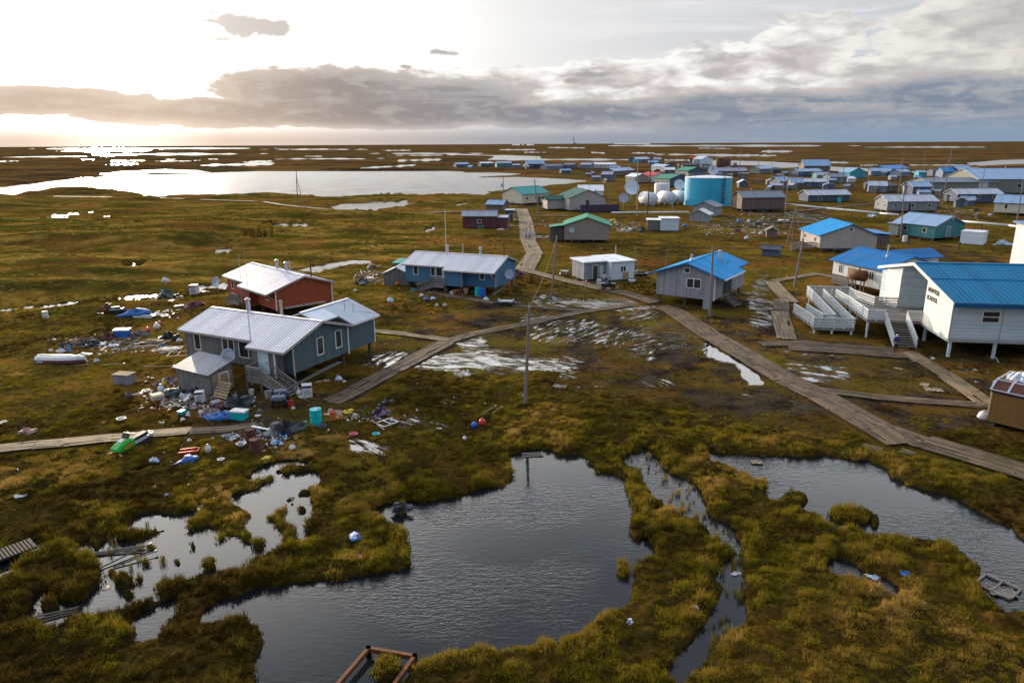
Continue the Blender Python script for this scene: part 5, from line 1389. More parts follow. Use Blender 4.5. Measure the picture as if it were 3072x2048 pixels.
# --- far rows
FAR = [('slate_house', 'far grey house at the left end of the village row', 'T1', (170, 252), (390, 248), 8, 2.8, 1.3, 'x', 'slate', 'paleblue', .5, 2),
 ('dome_hut', 'far low blue hut next to the row-end grey house', 'T1', (420, 265), (515, 262), 4, 1.4, .9, 'y', 'bluegrey', 'paleblue_y', .1, 0),
 ('pale_roof_house', 'far dark house with pale roof line, third in the left row', 'T1', (605, 232), (825, 228), 8, 2.8, .9, 'x', 'slate', 'whiteroof', .5, 1),
 ('teal_wall_house', 'far teal house with silver roof, in the middle of the left row', 'T1', (885, 248), (1140, 245), 9, 3.4, 1.6, 'x', 'teal', 'galv', .5, 2),
 ('blue_shed', 'far deep blue shed beside the teal house with silver roof', 'T1', (1180, 258), (1305, 252), 5, 2.2, .9, 'x', 'slate', 'paleblue', .2, 0),
 ('wide_blue_house', 'far house with wide pale blue gable roof over mauve walls', 'T1', (1425, 262), (1735, 256), 10, 3.4, 2.6, 'x', 'purple', 'paleblue', .5, 2),
 ('low_grey_house', 'far low grey house right of the wide blue gable roof', 'T1', (1760, 285), (2040, 276), 8, 2.6, 1.1, 'x', 'bluegrey', 'greyroof', .4, 2),
 ('grey_house', 'far grey house carrying a white box on its roof', 'T1', (2062, 268), (2240, 270), 8, 3.0, 1.0, 'x', 'slate', 'greyroof', .5, 1),
 ('small_blue_shed', 'far small blue shed alone in the grass by the lake tip', 'T1', (2020, 350), (2190, 347), 4, 1.9, .8, 'x', 'slate', 'paleblue', .2, 0),
 ('side_house', 'far grey-blue house joined to the long white-roofed house', 'T2', (590, 268), (770, 270), 9, 3.0, 1.5, 'x', 'bluegrey', 'galv', .4, 1),
 ('long_white_roof_house', 'far long cream house with white roof and many windows', 'T2', (790, 258), (1190, 262), 9, 2.9, 1.3, 'x', 'cream', 'whiteroof', .5, 6),
 ('pale_teal_shed', 'far shed with pale teal roof before the brown-walled blue-roof house', 'T2', (1110, 300), (1290, 300), 5, 2.2, .8, 'x', 'bluegrey', 'paleblue', .3, 1),
 ('brown_blue_roof_house', 'far dark brown house with long light blue roof', 'T2', (1190, 398), (1540, 372), 8, 2.9, 1.5, 'x', 'brownboards', 'paleblue', .4, 0),
 ('dark_blue_house', 'dark blue house with pale roof above the lake tip', 'T2', (960, 485), (1140, 488), 8, 3.4, 1.4, 'x', 'slate', 'galv', .4, 1),
 ('low_shed', 'low grey shed touching the dark blue house', 'T2', (802, 478), (938, 478), 4, 1.8, .6, 'x', 'bluegrey', 'galv', .2, 0),
 ('outhouse', 'tiny peach-coloured outhouse beside the dark blue house', 'T2', (975, 525), (1030, 526), 1.6, 1.7, .5, 'y', 'cream', 'galv_y', .1, 0),
 ('dish_shed', 'slate shed with pale roof at the foot of the far hill path', 'T3', (312, 305), (540, 330), 7, 3.6, 1.2, 'x', 'slate', 'paleblue', .4, 1),
 ('far_blue_roof_house', 'farthest house with slate-blue roof above the red-roofed house', 'T3', (70, 165), (300, 150), 10, 3.2, 2.0, 'x', 'slate', 'paleblue', .5, 2),
 ('far_grey_roof_house', 'farthest grey house beside the green bush', 'T3', (350, 165), (485, 165), 9, 3.2, 2.0, 'x', 'bluegrey', 'galv', .5, 1),
 ('cyan_far_shed', 'tiny cyan shed at the far river bank', 'T3', (-35, 165), (35, 168), 5, 3.0, 1.0, 'x', 'cyan', 'paleblue', .4, 0),
 ('middle_blue_house', 'far blue-roofed house above the slate shed', 'T3', (262, 215), (430, 215), 8, 2.8, 1.5, 'x', 'bluegrey', 'paleblue', .4, 1),
 ('brown_quonset', 'brown round-shouldered hut left of the dark dish', 'T3', (556, 262), (735, 262), 7, 3.6, 1.6, 'y', 'brownboards', 'taupe', .3, 0),
 ('cream_brown_house', 'cream and brown cottage with white roof below the brown hut', 'T3', (545, 362), (725, 362), 6, 2.7, 1.3, 'x', 'brownboards', 'whiteroof', .3, 1),
 ('low_brown_house', 'low brown house right of the dark dish', 'T3', (860, 285), (1150, 285), 9, 3.2, 1.3, 'x', 'brownboards', 'darkroof', .4, 1),
 ('white_far_house', 'far white box house on short legs, left of a pair', 'T3', (1050, 190), (1130, 190), 5, 4.0, .6, 'x', 'whiteblue', 'galv', .6, 1),
 ('rust_house', 'far rust-red house behind the white box house', 'T3', (995, 150), (1145, 150), 9, 3.8, 2.0, 'x', 'darkred', 'redroof_y', .6, 1),
 ('tall_white_house', 'far tall white house with pale gable, right of a pair', 'T3', (1200, 190), (1390, 180), 9, 4.5, 2.5, 'y', 'whiteblue', 'galv_y', .6, 1),
 ('long_metal_roof_house', 'long house with streaked metal roof right behind the cyan tank', 'T3', (1480, 400), (2000, 395), 8, 2.9, 1.8, 'x', 'brownboards', 'galv', .5, 3),
 ('cream_block', 'brown and cream annex at the right end of the streaked metal roof', 'T3', (1850, 460), (2005, 462), 5, 3.2, 0, 'x', 'brownboards', 'galv', .4, 1),
 ('yellow_window_house', 'far house with pale roof and cream windows by the river', 'T4', (425, 432), (640, 425), 9, 3.0, 1.5, 'x', 'greenteal', 'paleblue', .5, 3),
 ('dark_river_shed', 'far dark shed right of the cream-windowed house by the river', 'T4', (640, 425), (760, 425), 6, 2.2, .9, 'x', 'darkboards', 'darkroof', .4, 0),
 ('pavilion', 'far large hall with broad pale blue hipped roof on the river bank', 'T4', (1130, 385), (1550, 385), 14, 3.4, 4.0, 'x', 'brownboards', 'paleblue', .6, 2),
 ('long_blue_roof_house', 'far long low house with blue roof before the broad hipped hall', 'T4', (1040, 470), (1420, 462), 8, 2.6, 1.4, 'x', 'slate', 'paleblue', .4, 3),
 ('weathered_cottage', 'weathered cottage with blue roof and white boat beside it', 'T4', (735, 660), (910, 655), 7, 2.9, 1.7, 'x', 'boards', 'paleblue', .4, 1),
 ('near_blue_roof_cottage', 'brown cottage with bright pale-blue roof in the middle cluster', 'T4', (920, 680), (1110, 680), 7, 2.8, 1.8, 'x', 'brownboards', 'paleblue', .4, 0),
 ('lattice_cottage', 'grey cottage with racks on its roof in the middle cluster', 'T4', (1115, 660), (1500, 668), 7, 2.7, 1.2, 'x', 'slate', 'rustroof', .4, 2),
 ('silver_roof_house', 'far dark house with silver roof behind the lattice cottage', 'T4', (1330, 545), (1545, 545), 8, 2.8, 1.4, 'x', 'teal', 'galv', .4, 2),
 ('grey_long_house', 'far grey house with grey roof right of the silver-roofed one', 'T4', (1545, 582), (1815, 580), 8, 2.9, 1.4, 'x', 'greenteal', 'greyroof', .4, 1),
 ('cyan_gable_house', 'far bright cyan gabled house at the river bend', 'T4', (1865, 495), (2110, 490), 9, 3.0, 2.2, 'y', 'cyan', 'paleblue_y', .5, 2),
 ('white_tent_shed', 'far small white shed before the cyan gabled house', 'T4', (1832, 570), (1955, 568), 5, 1.8, .9, 'x', 'white', 'whiteroof', .2, 0),
 ('steel_roof_house', 'far house with blue steel roof at the right river bend', 'T5', (60, 430), (360, 432), 9, 2.6, 1.6, 'x', 'bluegrey', 'paleblue', .4, 2),
 ('bright_roof_house', 'far house with brightest blue roof at the right river bend', 'T5', (280, 405), (610, 385), 10, 2.8, 2.0, 'x', 'slate', 'blueroof', .5, 2),
 ('small_bend_house', 'far small house with pale blue roof below the brightest roof', 'T5', (500, 445), (645, 440), 7, 2.6, 1.3, 'x', 'bluegrey', 'paleblue', .4, 1),
 ('turquoise_shed', 'far turquoise shed beside a dark boat shed', 'T5', (770, 465), (880, 465), 6, 3.0, .9, 'x', 'cyan', 'paleblue', .4, 0),
 ('boat_shed', 'far dark boat shed between turquoise shed and grey hall', 'T5', (985, 440), (1130, 440), 8, 3.0, 1.0, 'x', 'slate', 'darkroof', .4, 0),
 ('bank_house', 'far blue-roofed house just over the grey-green hall', 'T5', (1130, 470), (1300, 470), 9, 3.6, 2.0, 'x', 'bluegrey', 'blueroof', .4, 1),
 ('dark_gap_house', 'far dark-walled house with blue roof left of the metal hall', 'T5', (1375, 470), (1590, 465), 10, 4.0, 2.5, 'x', 'darkboards', 'paleblue', .4, 0)]
for r_ in FAR:
    bld(*r_[:12], wF=r_[12], ww=1.2, wh=1.1, base=r_[11] > .45)
# corner houses: left end wall given low-sun cream in its colour, gable its own tone
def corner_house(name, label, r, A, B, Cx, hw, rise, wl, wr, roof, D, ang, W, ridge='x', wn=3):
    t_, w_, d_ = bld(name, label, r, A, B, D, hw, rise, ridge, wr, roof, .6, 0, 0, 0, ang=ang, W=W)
    MB().box(.02, w_ - .02, -.03, -.003, .62, .6 + hw - .05).build('sunlit_cream_wall', M[wl], t_)
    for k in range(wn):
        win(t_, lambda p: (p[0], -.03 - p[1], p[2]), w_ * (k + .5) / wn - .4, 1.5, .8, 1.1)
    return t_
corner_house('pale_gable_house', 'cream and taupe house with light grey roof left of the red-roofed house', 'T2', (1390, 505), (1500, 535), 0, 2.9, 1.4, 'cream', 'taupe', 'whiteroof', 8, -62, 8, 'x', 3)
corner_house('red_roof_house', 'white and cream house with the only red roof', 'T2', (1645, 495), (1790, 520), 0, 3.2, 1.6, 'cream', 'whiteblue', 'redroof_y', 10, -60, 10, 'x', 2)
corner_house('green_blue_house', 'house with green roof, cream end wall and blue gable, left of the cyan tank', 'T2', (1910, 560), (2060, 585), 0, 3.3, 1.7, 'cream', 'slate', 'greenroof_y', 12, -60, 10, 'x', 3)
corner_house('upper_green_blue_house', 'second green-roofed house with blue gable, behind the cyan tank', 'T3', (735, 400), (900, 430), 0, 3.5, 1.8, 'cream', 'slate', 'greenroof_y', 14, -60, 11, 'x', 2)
# right-edge tower
tw = thing('white_tower_building', 'tall plain white wall of a building cut by the right edge', 'building', (79.3, 104, 0), R(-6))
MB().box(0, 9, 0, 9, .0, 7.5).build('wall', M['white'], tw)
MB().box(-.4, 9.4, -.4, 9.4, 7.503, 7.8).build('roof', M['trimblue'], tw)
# sheds near the long houses
def leanto(name, label, loc, ang, W, D, z0, z1, wall, roof, cat='shed'):
    t_ = thing(name, label, cat, loc, R(ang))
    MB().prism([(0, 0), (D, 0), (D, z1), (0, z0)], 'x', 0, W).build('wall', M[wall], t_)
    m = MB()
    sl_ = (z1 - z0) / D
    m.prism([(-.25, z0 - .25 * sl_ + .01), (D + .2, z1 + .2 * sl_ + .01), (D + .2, z1 + .2 * sl_ + .09), (-.25, z0 - .25 * sl_ + .09)], 'x', -.2, W + .2)
    m.build('roof', M[roof], t_)
    return t_
s1_ = leanto('grey_shed', 'grey plank lean-to shed with metal roof in front of the grey house', (-28.7, 57.5, 0), -31, 4.4, 2.3, 1.85, 2.45, 'weathered', 'shedroof')
MB().box(4.4, 4.46, .2, 2.2, .1, 1.8).build('plywood_sheet', M['lumber'], s1_)
door(s1_, facemap('R', 4.46, 2.3), .9, .1, .8, 1.55, 'carboard')
h3b = thing('plank_shed', 'small gabled plank shed at the left end of the long blue house', 'shed', g('R6', 10, 830), R(-8))
gable_body(h3b, 3.9, 3.2, .05, 1.7, .9, 'y', 'weathered', 'galv_y', .25, .2)
h3c = leanto('teal_roof_shed', 'low shed with pale turquoise roof between the plank shed and the long blue house', g('R6', 150, 700), -12, 4.2, 3.0, 2.1, 2.3, 'weathered', 'tealroof')
# tanks
tk = thing('water_tank', 'huge round cyan storage tank with ladder cage', 'tank', (65.1, 238.7, 0), 0)
pr = [(7.55, 0), (7.55, 9.0)]
MB().lathe(pr, 72).build('shell', M['tank'], tk, True)
MB().lathe([(7.8, -.35), (7.8, .06), (7.56, .06)], 72).build('base_ring', M['whiteplastic'], tk)
m = MB().lathe([(7.62, 8.98), (7.62, 9.12), (0.01, 9.75)], 72)
m.build('roof', M['whiteroof'], tk)
m = MB()
a0 = R(-66)
cx_, cy_ = 7.6 * math.cos(a0), 7.6 * math.sin(a0)
tx, ty = -math.sin(a0), math.cos(a0)
for e in (-.35, .35):
    m.beam((cx_ * 1.03 + tx * e, cy_ * 1.03 + ty * e, .2), (cx_ * 1.03 + tx * e, cy_ * 1.03 + ty * e, 9.8), .1, .1)
for k in range(26):
    z = .5 + k * .36
    m.beam((cx_ * 1.03 - tx * .35, cy_ * 1.03 - ty * .35, z), (cx_ * 1.03 + tx * .35, cy_ * 1.03 + ty * .35, z), .05, .05)
for k in range(4):
    z = 2.3 + k * 2.2
    m.box(cx_ * 1.06 - .65, cx_ * 1.06 + .65, cy_ * 1.06 - .5, cy_ * 1.06 + .1, z, z + .12)
m.build('ladder', M['rustdk'], tk)
m = MB()
for k in range(12):
    a = R(-100)
    m.box(7.6 * math.cos(a) - .12, 7.6 * math.cos(a) + .12, 7.6 * math.sin(a) - .03, 7.6 * math.sin(a) + .05, 1.0 + k * .6, 1.08 + k * .6)
m.build('level_gauge', M['slate'], tk)
m = MB()
for k in range(72):
    a, b = 2 * math.pi * k / 72, 2 * math.pi * (k + 1) / 72
    m.beam((7.4 * math.cos(a), 7.4 * math.sin(a), 10.05), (7.4 * math.cos(b), 7.4 * math.sin(b), 10.05), .05, .05)
    if k % 4 == 0: m.beam((7.4 * math.cos(a), 7.4 * math.sin(a), 9.1), (7.4 * math.cos(a), 7.4 * math.sin(a), 10.05), .05, .05)
m.build('roof_railing', M['steel'], tk)
def fuel_tank(name, label, loc, rz, r, L, mt, z, group=None):
    t_ = thing(name, label, 'fuel tank', loc, rz, group)
    m = MB()
    pr = [(.01, -L / 2 - r * .3), (r * .6, -L / 2 - r * .22), (r, -L / 2), (r, L / 2), (r * .6, L / 2 + r * .22), (.01, L / 2 + r * .3)]
    m.lathe(pr, 24).map(lambda p: (p[0], p[2], p[1] + z))
    m.build('shell', M[mt], t_, True)
    m = MB().cyl((0, 0, z + r - .05), (0, 0, z + r + .35), r * .14, None, 8).build('vent', M[mt], t_)
    for y in (() if mt == 'rust' else (-L * .3, L * .3)):
        m = MB().box(-r * .8, r * .8, y - .12, y + .12, -.2, z - r * .7).build('saddle', M['rustdk' if mt == 'rust' else 'greyplastic'], t_)
    return t_
for k, (x, y, lb) in enumerate(((285, 930, 'white horizontal tank beside the lattice tower, leftmost of three'), (610, 915, 'white horizontal tank in the middle of the three'), (850, 900, 'white horizontal tank partly hidden by the cyan tank'))):
    tt = fuel_tank('fuel_tank', lb, g('T3', x, y) + Vector((0, 3, 0)), R(14), 2.1, 6.5, 'tankwhite', 2.3, 'white fuel tanks')
    MB().box(-.7, .7, -3.95, -3.6, .2, 1.7).build('valve_box', M['greyplastic'], tt)
t_ = thing('white_upright_tank', 'upright white tank with lettering band behind the three horizontal tanks', 'tank', g('T3', 500, 720), 0)
MB().lathe([(3.0, 0), (3.0, 4.0), (2.9, 4.25), (.01, 4.6)], 32).build('shell', M['tankwhite'], t_, True)
for k, (x, y, lb) in enumerate(((1525, 250, 'rust-red upright tank on the far bank, left of two'), (1630, 245, 'rust-red upright tank with white side on the far bank, right of two'))):
    t_ = thing('red_tank', lb, 'tank', g('T3', x, y), 0, 'rust-red tanks')
    MB().lathe([(3.6, 0), (3.6, 7.2), (.01, 7.6)], 24).build('shell', M['darkred' if k else 'rustdk'], t_, True)
    MB().lathe([(3.75, -.3), (3.75, .8), (3.62, .8)], 24).build('base_ring', M['whiteplastic' if k else 'rustdk'], t_)
ft = fuel_tank('fuel_tank', 'rusty orange tank on a timber stand before the white house', (47.2, 94.8, 0), R(35), .75, 1.9, 'rust', 2.55)
for x in (-.5, .5):
    for y in (-.6, .6): MB().beam((x, y, -.2), (x * .8, y, 1.9), .12, .12).build('stand_leg', M['lumber'], ft)
# dishes of the village
dishobj('satellite_dish', 'largest white dish standing in the open left of the white tanks', g('T2', 1480, 880), 4.2 * .62, 172, 18, 4.9, 'dishwhite')
dishobj('satellite_dish', 'dusky blue-grey dish on a tall pole below the largest white dish', g('T2', 1345, 1060), 1.45, -176, 20, 4.2, 'dish')
dishobj('satellite_dish', 'white dish touching the left side of the cyan tank', g('T3', 790, 830), 1.95, 176, 18, 5.2, 'dishwhite')
dishobj('satellite_dish', 'white dish rising behind the cyan tank roof', g('T3', 1390, 440), 3.0, 180, 20, 4.0, 'dishwhite')
dishobj('satellite_dish', 'dark dish turned away from the camera, far left of the cyan tank roof', g('T3', 790, 335), 2.4, 75, 15, 3.4, 'slate')
# overground pipe on posts
pp = thing('utility_pipe', 'long white insulated pipe on posts crossing the village', 'pipe', (0, 0, 0))
def pipe_run(pts, zz, step):
    P = [g(r, x, y, zz) for r, x, y in pts]
    m = MB()
    for a, b in zip(P, P[1:]): m.cyl(a, b, .24, None, 10)
    m.build('pipe', M['tankwhite'], pp, True)
    for a, b in zip(P, P[1:]):
        n = max(1, int((b - a).length / step))
        for k in range(n):
            q = a.lerp(b, (k + .5) / n)
            MB().cyl((q.x, q.y, -.3), (q.x, q.y, zz - .2), .1, None, 6).build('post', M['rustdk'], pp)
pipe_run([('T4', 400, 895), ('T4', 860, 922), ('T4', 1500, 985), ('T4', 2352, 1065), ('T5', 470, 1018)], 2.0, 9)
pipe_run([('T5', 1340, 1105), ('T5', 2130, 1175), ('T5', 2400, 1215)], 2.0, 9)
pipe_run([('T3', -380, 1045), ('T3', 330, 1040), ('T3', 980, 1035)], .5, 9)

# small outbuildings between the far houses, too alike to tell apart
pr2 = random.Random(17)
n_ = 0
for r, x0, x1, y0, y1, k in (('T4', 500, 2300, 440, 760, 14), ('T5', 60, 2000, 400, 760, 14), ('T3', 100, 1900, 200, 470, 9), ('T2', 600, 1500, 250, 420, 6), ('T1', 200, 2200, 240, 290, 5), ('T5', 900, 2000, 830, 960, 4)):
    for q in range(k):
        x, y = pr2.uniform(x0, x1), pr2.uniform(y0, y1)
        w = pr2.uniform(2.2, 4.5)
        p0 = g(r, x, y, .1)
        t_ = thing('outbuilding', 'small dark outbuilding among the far village houses', 'shed', (p0.x, p0.y, 0), R(pr2.uniform(-40, 40)), 'outbuildings between the far houses')
        gable_body(t_, w, w * .8, .1, pr2.uniform(1.7, 2.3), .7, pr2.choice('xy'), pr2.choice(['slate', 'weathered', 'brownboards', 'darkboards', 'bluegrey', 'boards']), pr2.choice(['paleblue', 'galv', 'greyroof', 'darkroof', 'rustroof']), .25, .2)
# ---------------------------------------------------------------- boardwalks
for pts, wd, n, mk_, zd in BW:
    P = [G(*q) for q in pts]
    m = MB()
    rr_ = random.Random(int(P[0].x * 100))
    pw = wd / n
    for a, b in zip(P, P[1:]):
        d_ = (b - a)
        L = d_.length
        d_.normalize()
        nrm = Vector((-d_.y, d_.x, 0))
        for k in range(n):
            off = (k + .5 - n / 2) * pw
            s_ = rr_.uniform(-1.2, 0)
            while s_ < L:
                ln = rr_.uniform(2.4, 4.9)
                q0, q1 = max(s_, -.15), min(s_ + ln - .03, L + .15)
                if q1 - q0 > .3 and rr_.random() > .03:
                    m.tone = rr_.random()
                    z0_, z1_ = zd + rr_.uniform(-.03, .03), zd + rr_.uniform(-.03, .03)
                    A, B_ = a + d_ * q0 + nrm * (off + rr_.uniform(-.03, .03)), a + d_ * q1 + nrm * (off + rr_.uniform(-.04, .04))
                    A.z, B_.z = z0_, z1_
                    m.beam(A, B_, pw * .93, .05)
                s_ += ln
        q = 0.4
        while q < L:
            m.tone = .1
            c = a + d_ * q
            c.z = zd - .085
            m.beam(c - nrm * wd / 2, c + nrm * wd / 2, .12, .11)
            q += 2.4
    tag(m.build('boardwalk', M[mk_]), kind='structure')
# loose lumber lying about
def TH(x, y):
    return float(base_height(np.array([x]), np.array([y]))[0])
# ---------------------------------------------------------------- poles and wires
def pole(label, base, h, lean=(0, 0), r=.15, group='utility poles', arms=0, stay=None, mt='polewood', box=False):
    t_ = thing('utility_pole', label, 'pole', (base.x, base.y, 0), 0, group)
    top = Vector((lean[0], lean[1], h))
    MB().cyl((0, 0, -.6), top, r, r * .68, 10).build('pole', M[mt], t_)
    MB().cyl(top * .985 + Vector((0, 0, .02)), top * .985 + Vector((0, 0, .22)), .07, .05, 8).build('insulator', M['greyplastic'], t_)
    for k in range(arms):
        c = top * (1 - .05 - .06 * k)
        MB().beam(c - Vector((.9, .1, 0)), c + Vector((.9, .1, 0)), .1, .12).build('crossarm', M[mt], t_)
    if box:
        c = top * .66
        MB().cyl(c + Vector((-.55, 0, -.6)), c + Vector((-.55, 0, .6)), .3, None, 10).build('transformer', M['steel'], t_)
    if stay:
        MB().cyl((stay[0], stay[1], -.3), top * .8, r * .75, r * .5, 8).build('brace_pole', M[mt], t_)
    return Vector((base.x, base.y, 0)) + top
PT = {}
PT['a'] = pole('tall bare timber pole rising from grass in front of the wet track', g('L', 1930, 925), 8.0, (.35, 0), .15)
PT['b'] = pole('leaning timber pole in the mud between the blue house and the flat-roofed house', g('R7', 155, 690), 8.35, (.7, 0), .15)
PT['c'] = pole('timber pole standing in front of the silvery plank house', g('R7', 1557, 850), 8.3, (-.2, 0), .16)
PT['d'] = pole('pale timber pole between the plank house and the white house', g('R8', 250, 800), 6.95, (.55, 0), .17)
PT['e'] = pole('tall pole leaning left beside the plank path below the cream house', g('T1', 1645, 1230), 11.2, (-1.5, 0), .17)
pole('dark pole with transformer before the big lake at the cream house', g('T1', 1000, 870), 9.1, (0, 0), .17, box=True)
pole('red and grey mast beside the largest white dish', g('T2', 1590, 1110), 15.5, (-.4, 0), .16, mt='trimgrey')
pole('dark rusty mast in front of the leftmost white tank', g('T2', 1772, 1080), 16.5, (.4, 0), .18, mt='rustdk')
pole('pale leaning pole above the pale gable house', g('T2', 1420, 390), 13, (1.6, 0), .2)
pole('pole right of the wide pale blue gable in the far row', g('T1', 1575, 260), 14, (0, 0), .2)
pole('short pole beside the third house of the far row', g('T1', 785, 252), 8, (.5, 0), .2)
pole('pole beside the far white box house', g('T3', 1255, 300), 9, (0, 0), .2)
pole('pole standing in the streaked metal roof row', g('T3', 1855, 460), 17, (0, 0), .2)
pole('pole over the small brown and white hut', g('T3', 2190, 395), 14, (0, 0), .2)
pole('pole before the far river right of the red tanks', g('T3', 1710, 290), 9, (0, 0), .2)
PT['h'] = pole('bare pole at the end of the long brown house by the pipe', g('T4', 815, 1290), 9.5, (-.1, 0), .15)
PT['i'] = pole('leaning grey pole braced by two poles beside the tarred shed', g('T4', 850, 1560), 7.2, (1.2, 0), .15, stay=(1.0, -.5))
pole('white pole in the middle of the clustered blue roofs', g('T4', 1725, 660), 12.5, (.5, 0), .2, arms=1)
pole('pole near the river at the cream-windowed house', g('T4', 390, 475), 13, (0, 0), .2)
pole('pole at the left end of the broad hipped hall', g('T4', 1035, 420), 8, (0, 0), .2)
pole('tall pole at the left corner of the teal house', g('T5', 510, 1370), 10.0, (-.7, 0), .14)
pole('tall pole left of the bright blue kiosk with crossarm', g('T5', 470, 720), 14, (.2, 0), .2, arms=2)
pole('leaning far pole over the brightest blue roof', g('T5', 490, 330), 12, (1.8, 0), .2)
pole('far pole before the turquoise shed', g('T5', 805, 500), 14, (.5, 0), .2)
pole('pole carrying a white board in front of the grey-green hall', g('T5', 925, 780), 10.5, (1.2, 0), .18, arms=1)
pole('thin pole right of the pole with a white board', g('T5', 1125, 860), 18, (.5, 0), .16)
pole('pole in front of the pale green house at the right edge', g('T5', 2240, 1165), 11.0, (-.4, 0), .16)
pole('short post among straw-coloured grass below the white pipe', g('T5', 1325, 1065), 3.0, (.2, 0), .12, arms=1)
pole('thin pole before the far shore at the left edge of the lake', G(95, 577), 7.6, (-1.5, 0), .14)
pole('thin pole against the lit lake, second from the left edge', G(485, 590), 11.9, (-.9, 0), .16)
pole('two-legged braced pole on the near lake shore', G(893, 618), 11.9, (.5, 0), .17, stay=(2.2, 0))
pole('short pale post at the right end of the flat-roofed house', g('R7', 892, 480), 4.2, (0, 0), .07)
pr_ = random.Random(91)
for r, x, y, h in (('T4', 600, 640, 11), ('T4', 1000, 720, 10), ('T4', 1480, 740, 10), ('T4', 2140, 640, 11), ('T4', 2140, 730, 10), ('T5', 620, 380, 13), ('T5', 1060, 900, 5), ('T5', 1700, 720, 11), ('T3', 1380, 440, 12), ('T2', 1115, 900, 9), ('T1', 2240, 300, 13), ('T3', 690, 1060, 5), ('T5', 1180, 470, 12), ('T4', 770, 900, 10)):
    pole('thin bare pole among the far village houses', g(r, x, y), h, (pr_.uniform(-.4, .4), 0), .13)
def wire(label, a, b, sag=.7, r=.013):
    m = MB()
    q = [a.lerp(b, k / 14) - Vector((0, 0, sag * 4 * (k / 14) * (1 - k / 14))) for k in range(15)]
    for u, v in zip(q, q[1:]): m.cyl(u, v, r, None, 4)
    tag(m.build('power_line', M['wire']), label, 'wire', 'overhead wires')
wire('thin wire from the leaning pole to the pole before the plank house', PT['b'], PT['c'])
wire('thin wire from the plank house pole to the pale pole by the white house', PT['c'], PT['d'])
wire('thin wire from the tall bare pole to the leaning pole behind it', PT['a'], PT['b'])
wire('thin wire from the tall bare pole to the grey and blue house roof', PT['a'], h1.matrix_basis @ Vector((12.4, 9.5, 4.6)), .5)
wire('thin wire from the pale pole to the school roof', PT['d'], sc.matrix_basis @ Vector((0, 9.7, 7.4)), .4)
wire('thin wire from the leaning pole to the long blue house roof', PT['b'], h3.matrix_basis @ Vector((13.6, 4, 5.0)), .4)
wire('thin wire from the pole before the plank house to its roof', PT['c'], h5.matrix_basis @ Vector((6.6, 5.2, 5.4)), .25)
wire('thin wire from the pale pole to the braced leaning pole', PT['d'], PT['i'] if 'i' in PT else PT['c'])
# wind turbine far out
wt = thing('wind_turbine', 'lone wind turbine on the horizon with one blade standing up', 'turbine', (G(1722, 452).x, G(1722, 452).y, 0))
dd_ = math.hypot(wt.location.x, wt.location.y)
k_ = dd_ / F
zh = H + (431 - 431) * k_ + 0
MB().cyl((0, 0, -1), (0, 0, 8 * k_ + 12), .8 * k_ * .5, .5 * k_ * .5, 10).build('tower', M['slate'], wt)
hz = 8 * k_ + 13
MB().beam((0, -2.5 * k_, hz), (0, 2.5 * k_, hz), 2.2 * k_, 2.2 * k_).build('nacelle', M['slate'], wt)
for a in (12, 132, 252):
    e = Vector((-math.sin(R(a)), 0, math.cos(R(a))))
    MB().prism([(0, -1.0 * k_), (24 * k_, -.25 * k_), (24 * k_, .25 * k_), (4 * k_, 1.2 * k_), (0, .7 * k_)], 'y', -.4 * k_, .1 * k_).map(lambda p: (e.x * p[0] + e.z * p[2], p[1] - 3 * k_, hz + e.z * p[0] - e.x * p[2])).build('blade', M['slate'], wt)
# ---------------------------------------------------------------- vehicles
def atv(label, loc, rz, mt='black', rack='steel'):
    t_ = thing('quad_bike', label, 'quad bike', loc, rz)
    m = MB()
    m.prism([(-.95, .52), (-.55, .42), (.55, .42), (.95, .55), (.98, .74), (.6, .84), (.2, .72), (-.35, .72), (-.6, .82), (-.98, .78)], 'y', -.32, .32)
    m.map(lambda p: (p[0], p[1], p[2]))
    m.build('body', M[mt], t_)
    for sx in (-1, 1):
        m = MB().prism([(sx * .36, .62), (sx * .42, .86), (sx * .95, .88), (sx * 1.05, .70), (sx * 1.0, .68), (sx * .9, .80), (sx * .5, .78)], 'y', -.56, .56)
        m.build('fender', M[mt], t_)
        m = MB()
        for k in range(5):
            m.beam((sx * (.5 + .12 * k), -.4, .93), (sx * (.5 + .12 * k), .4, .93), .03, .03)
        m.beam((sx * .48, -.42, .93), (sx * 1.02, -.42, .93), .03, .03).beam((sx * .48, .42, .93), (sx * 1.02, .42, .93), .03, .03)
        m.build('rack', M[rack], t_)
        for sy in (-1, 1):
            c = (sx * .64, sy * .50, .31)
            w_ = MB().lathe([(.13, -.12), (.27, -.13), (.31, -.08), (.31, .08), (.27, .13), (.13, .12)], 18)
            w_.map(lambda p: (p[0] + c[0], p[2] + c[1], p[1] + c[2]))
            wh = w_.build('wheel', M['tyre'], t_)
            MB().cyl((c[0], c[1] - .09, c[2]), (c[0], c[1] + .09, c[2]), .14, None, 10).build('rim', M['steel'], wh)
    MB().prism([(-.5, .725), (.12, .725), (.16, .86), (-.1, .90), (-.45, .95)], 'y', -.17, .17).build('seat', M['black'], t_)
    m = MB().cyl((.3, 0, .7), (.2, 0, 1.08), .035, None, 6)
    m.cyl((.12, -.4, 1.12), (.2, 0, 1.08), .02, None, 6).cyl((.2, 0, 1.08), (.12, .4, 1.12), .02, None, 6)
    m.build('handlebar', M['steel'], t_)
    for sy in (-.2, .2):
        MB().box(.985, 1.01, sy - .07, sy + .07, .66, .76).build('headlight', M['whiteplastic'], t_)
    return t_
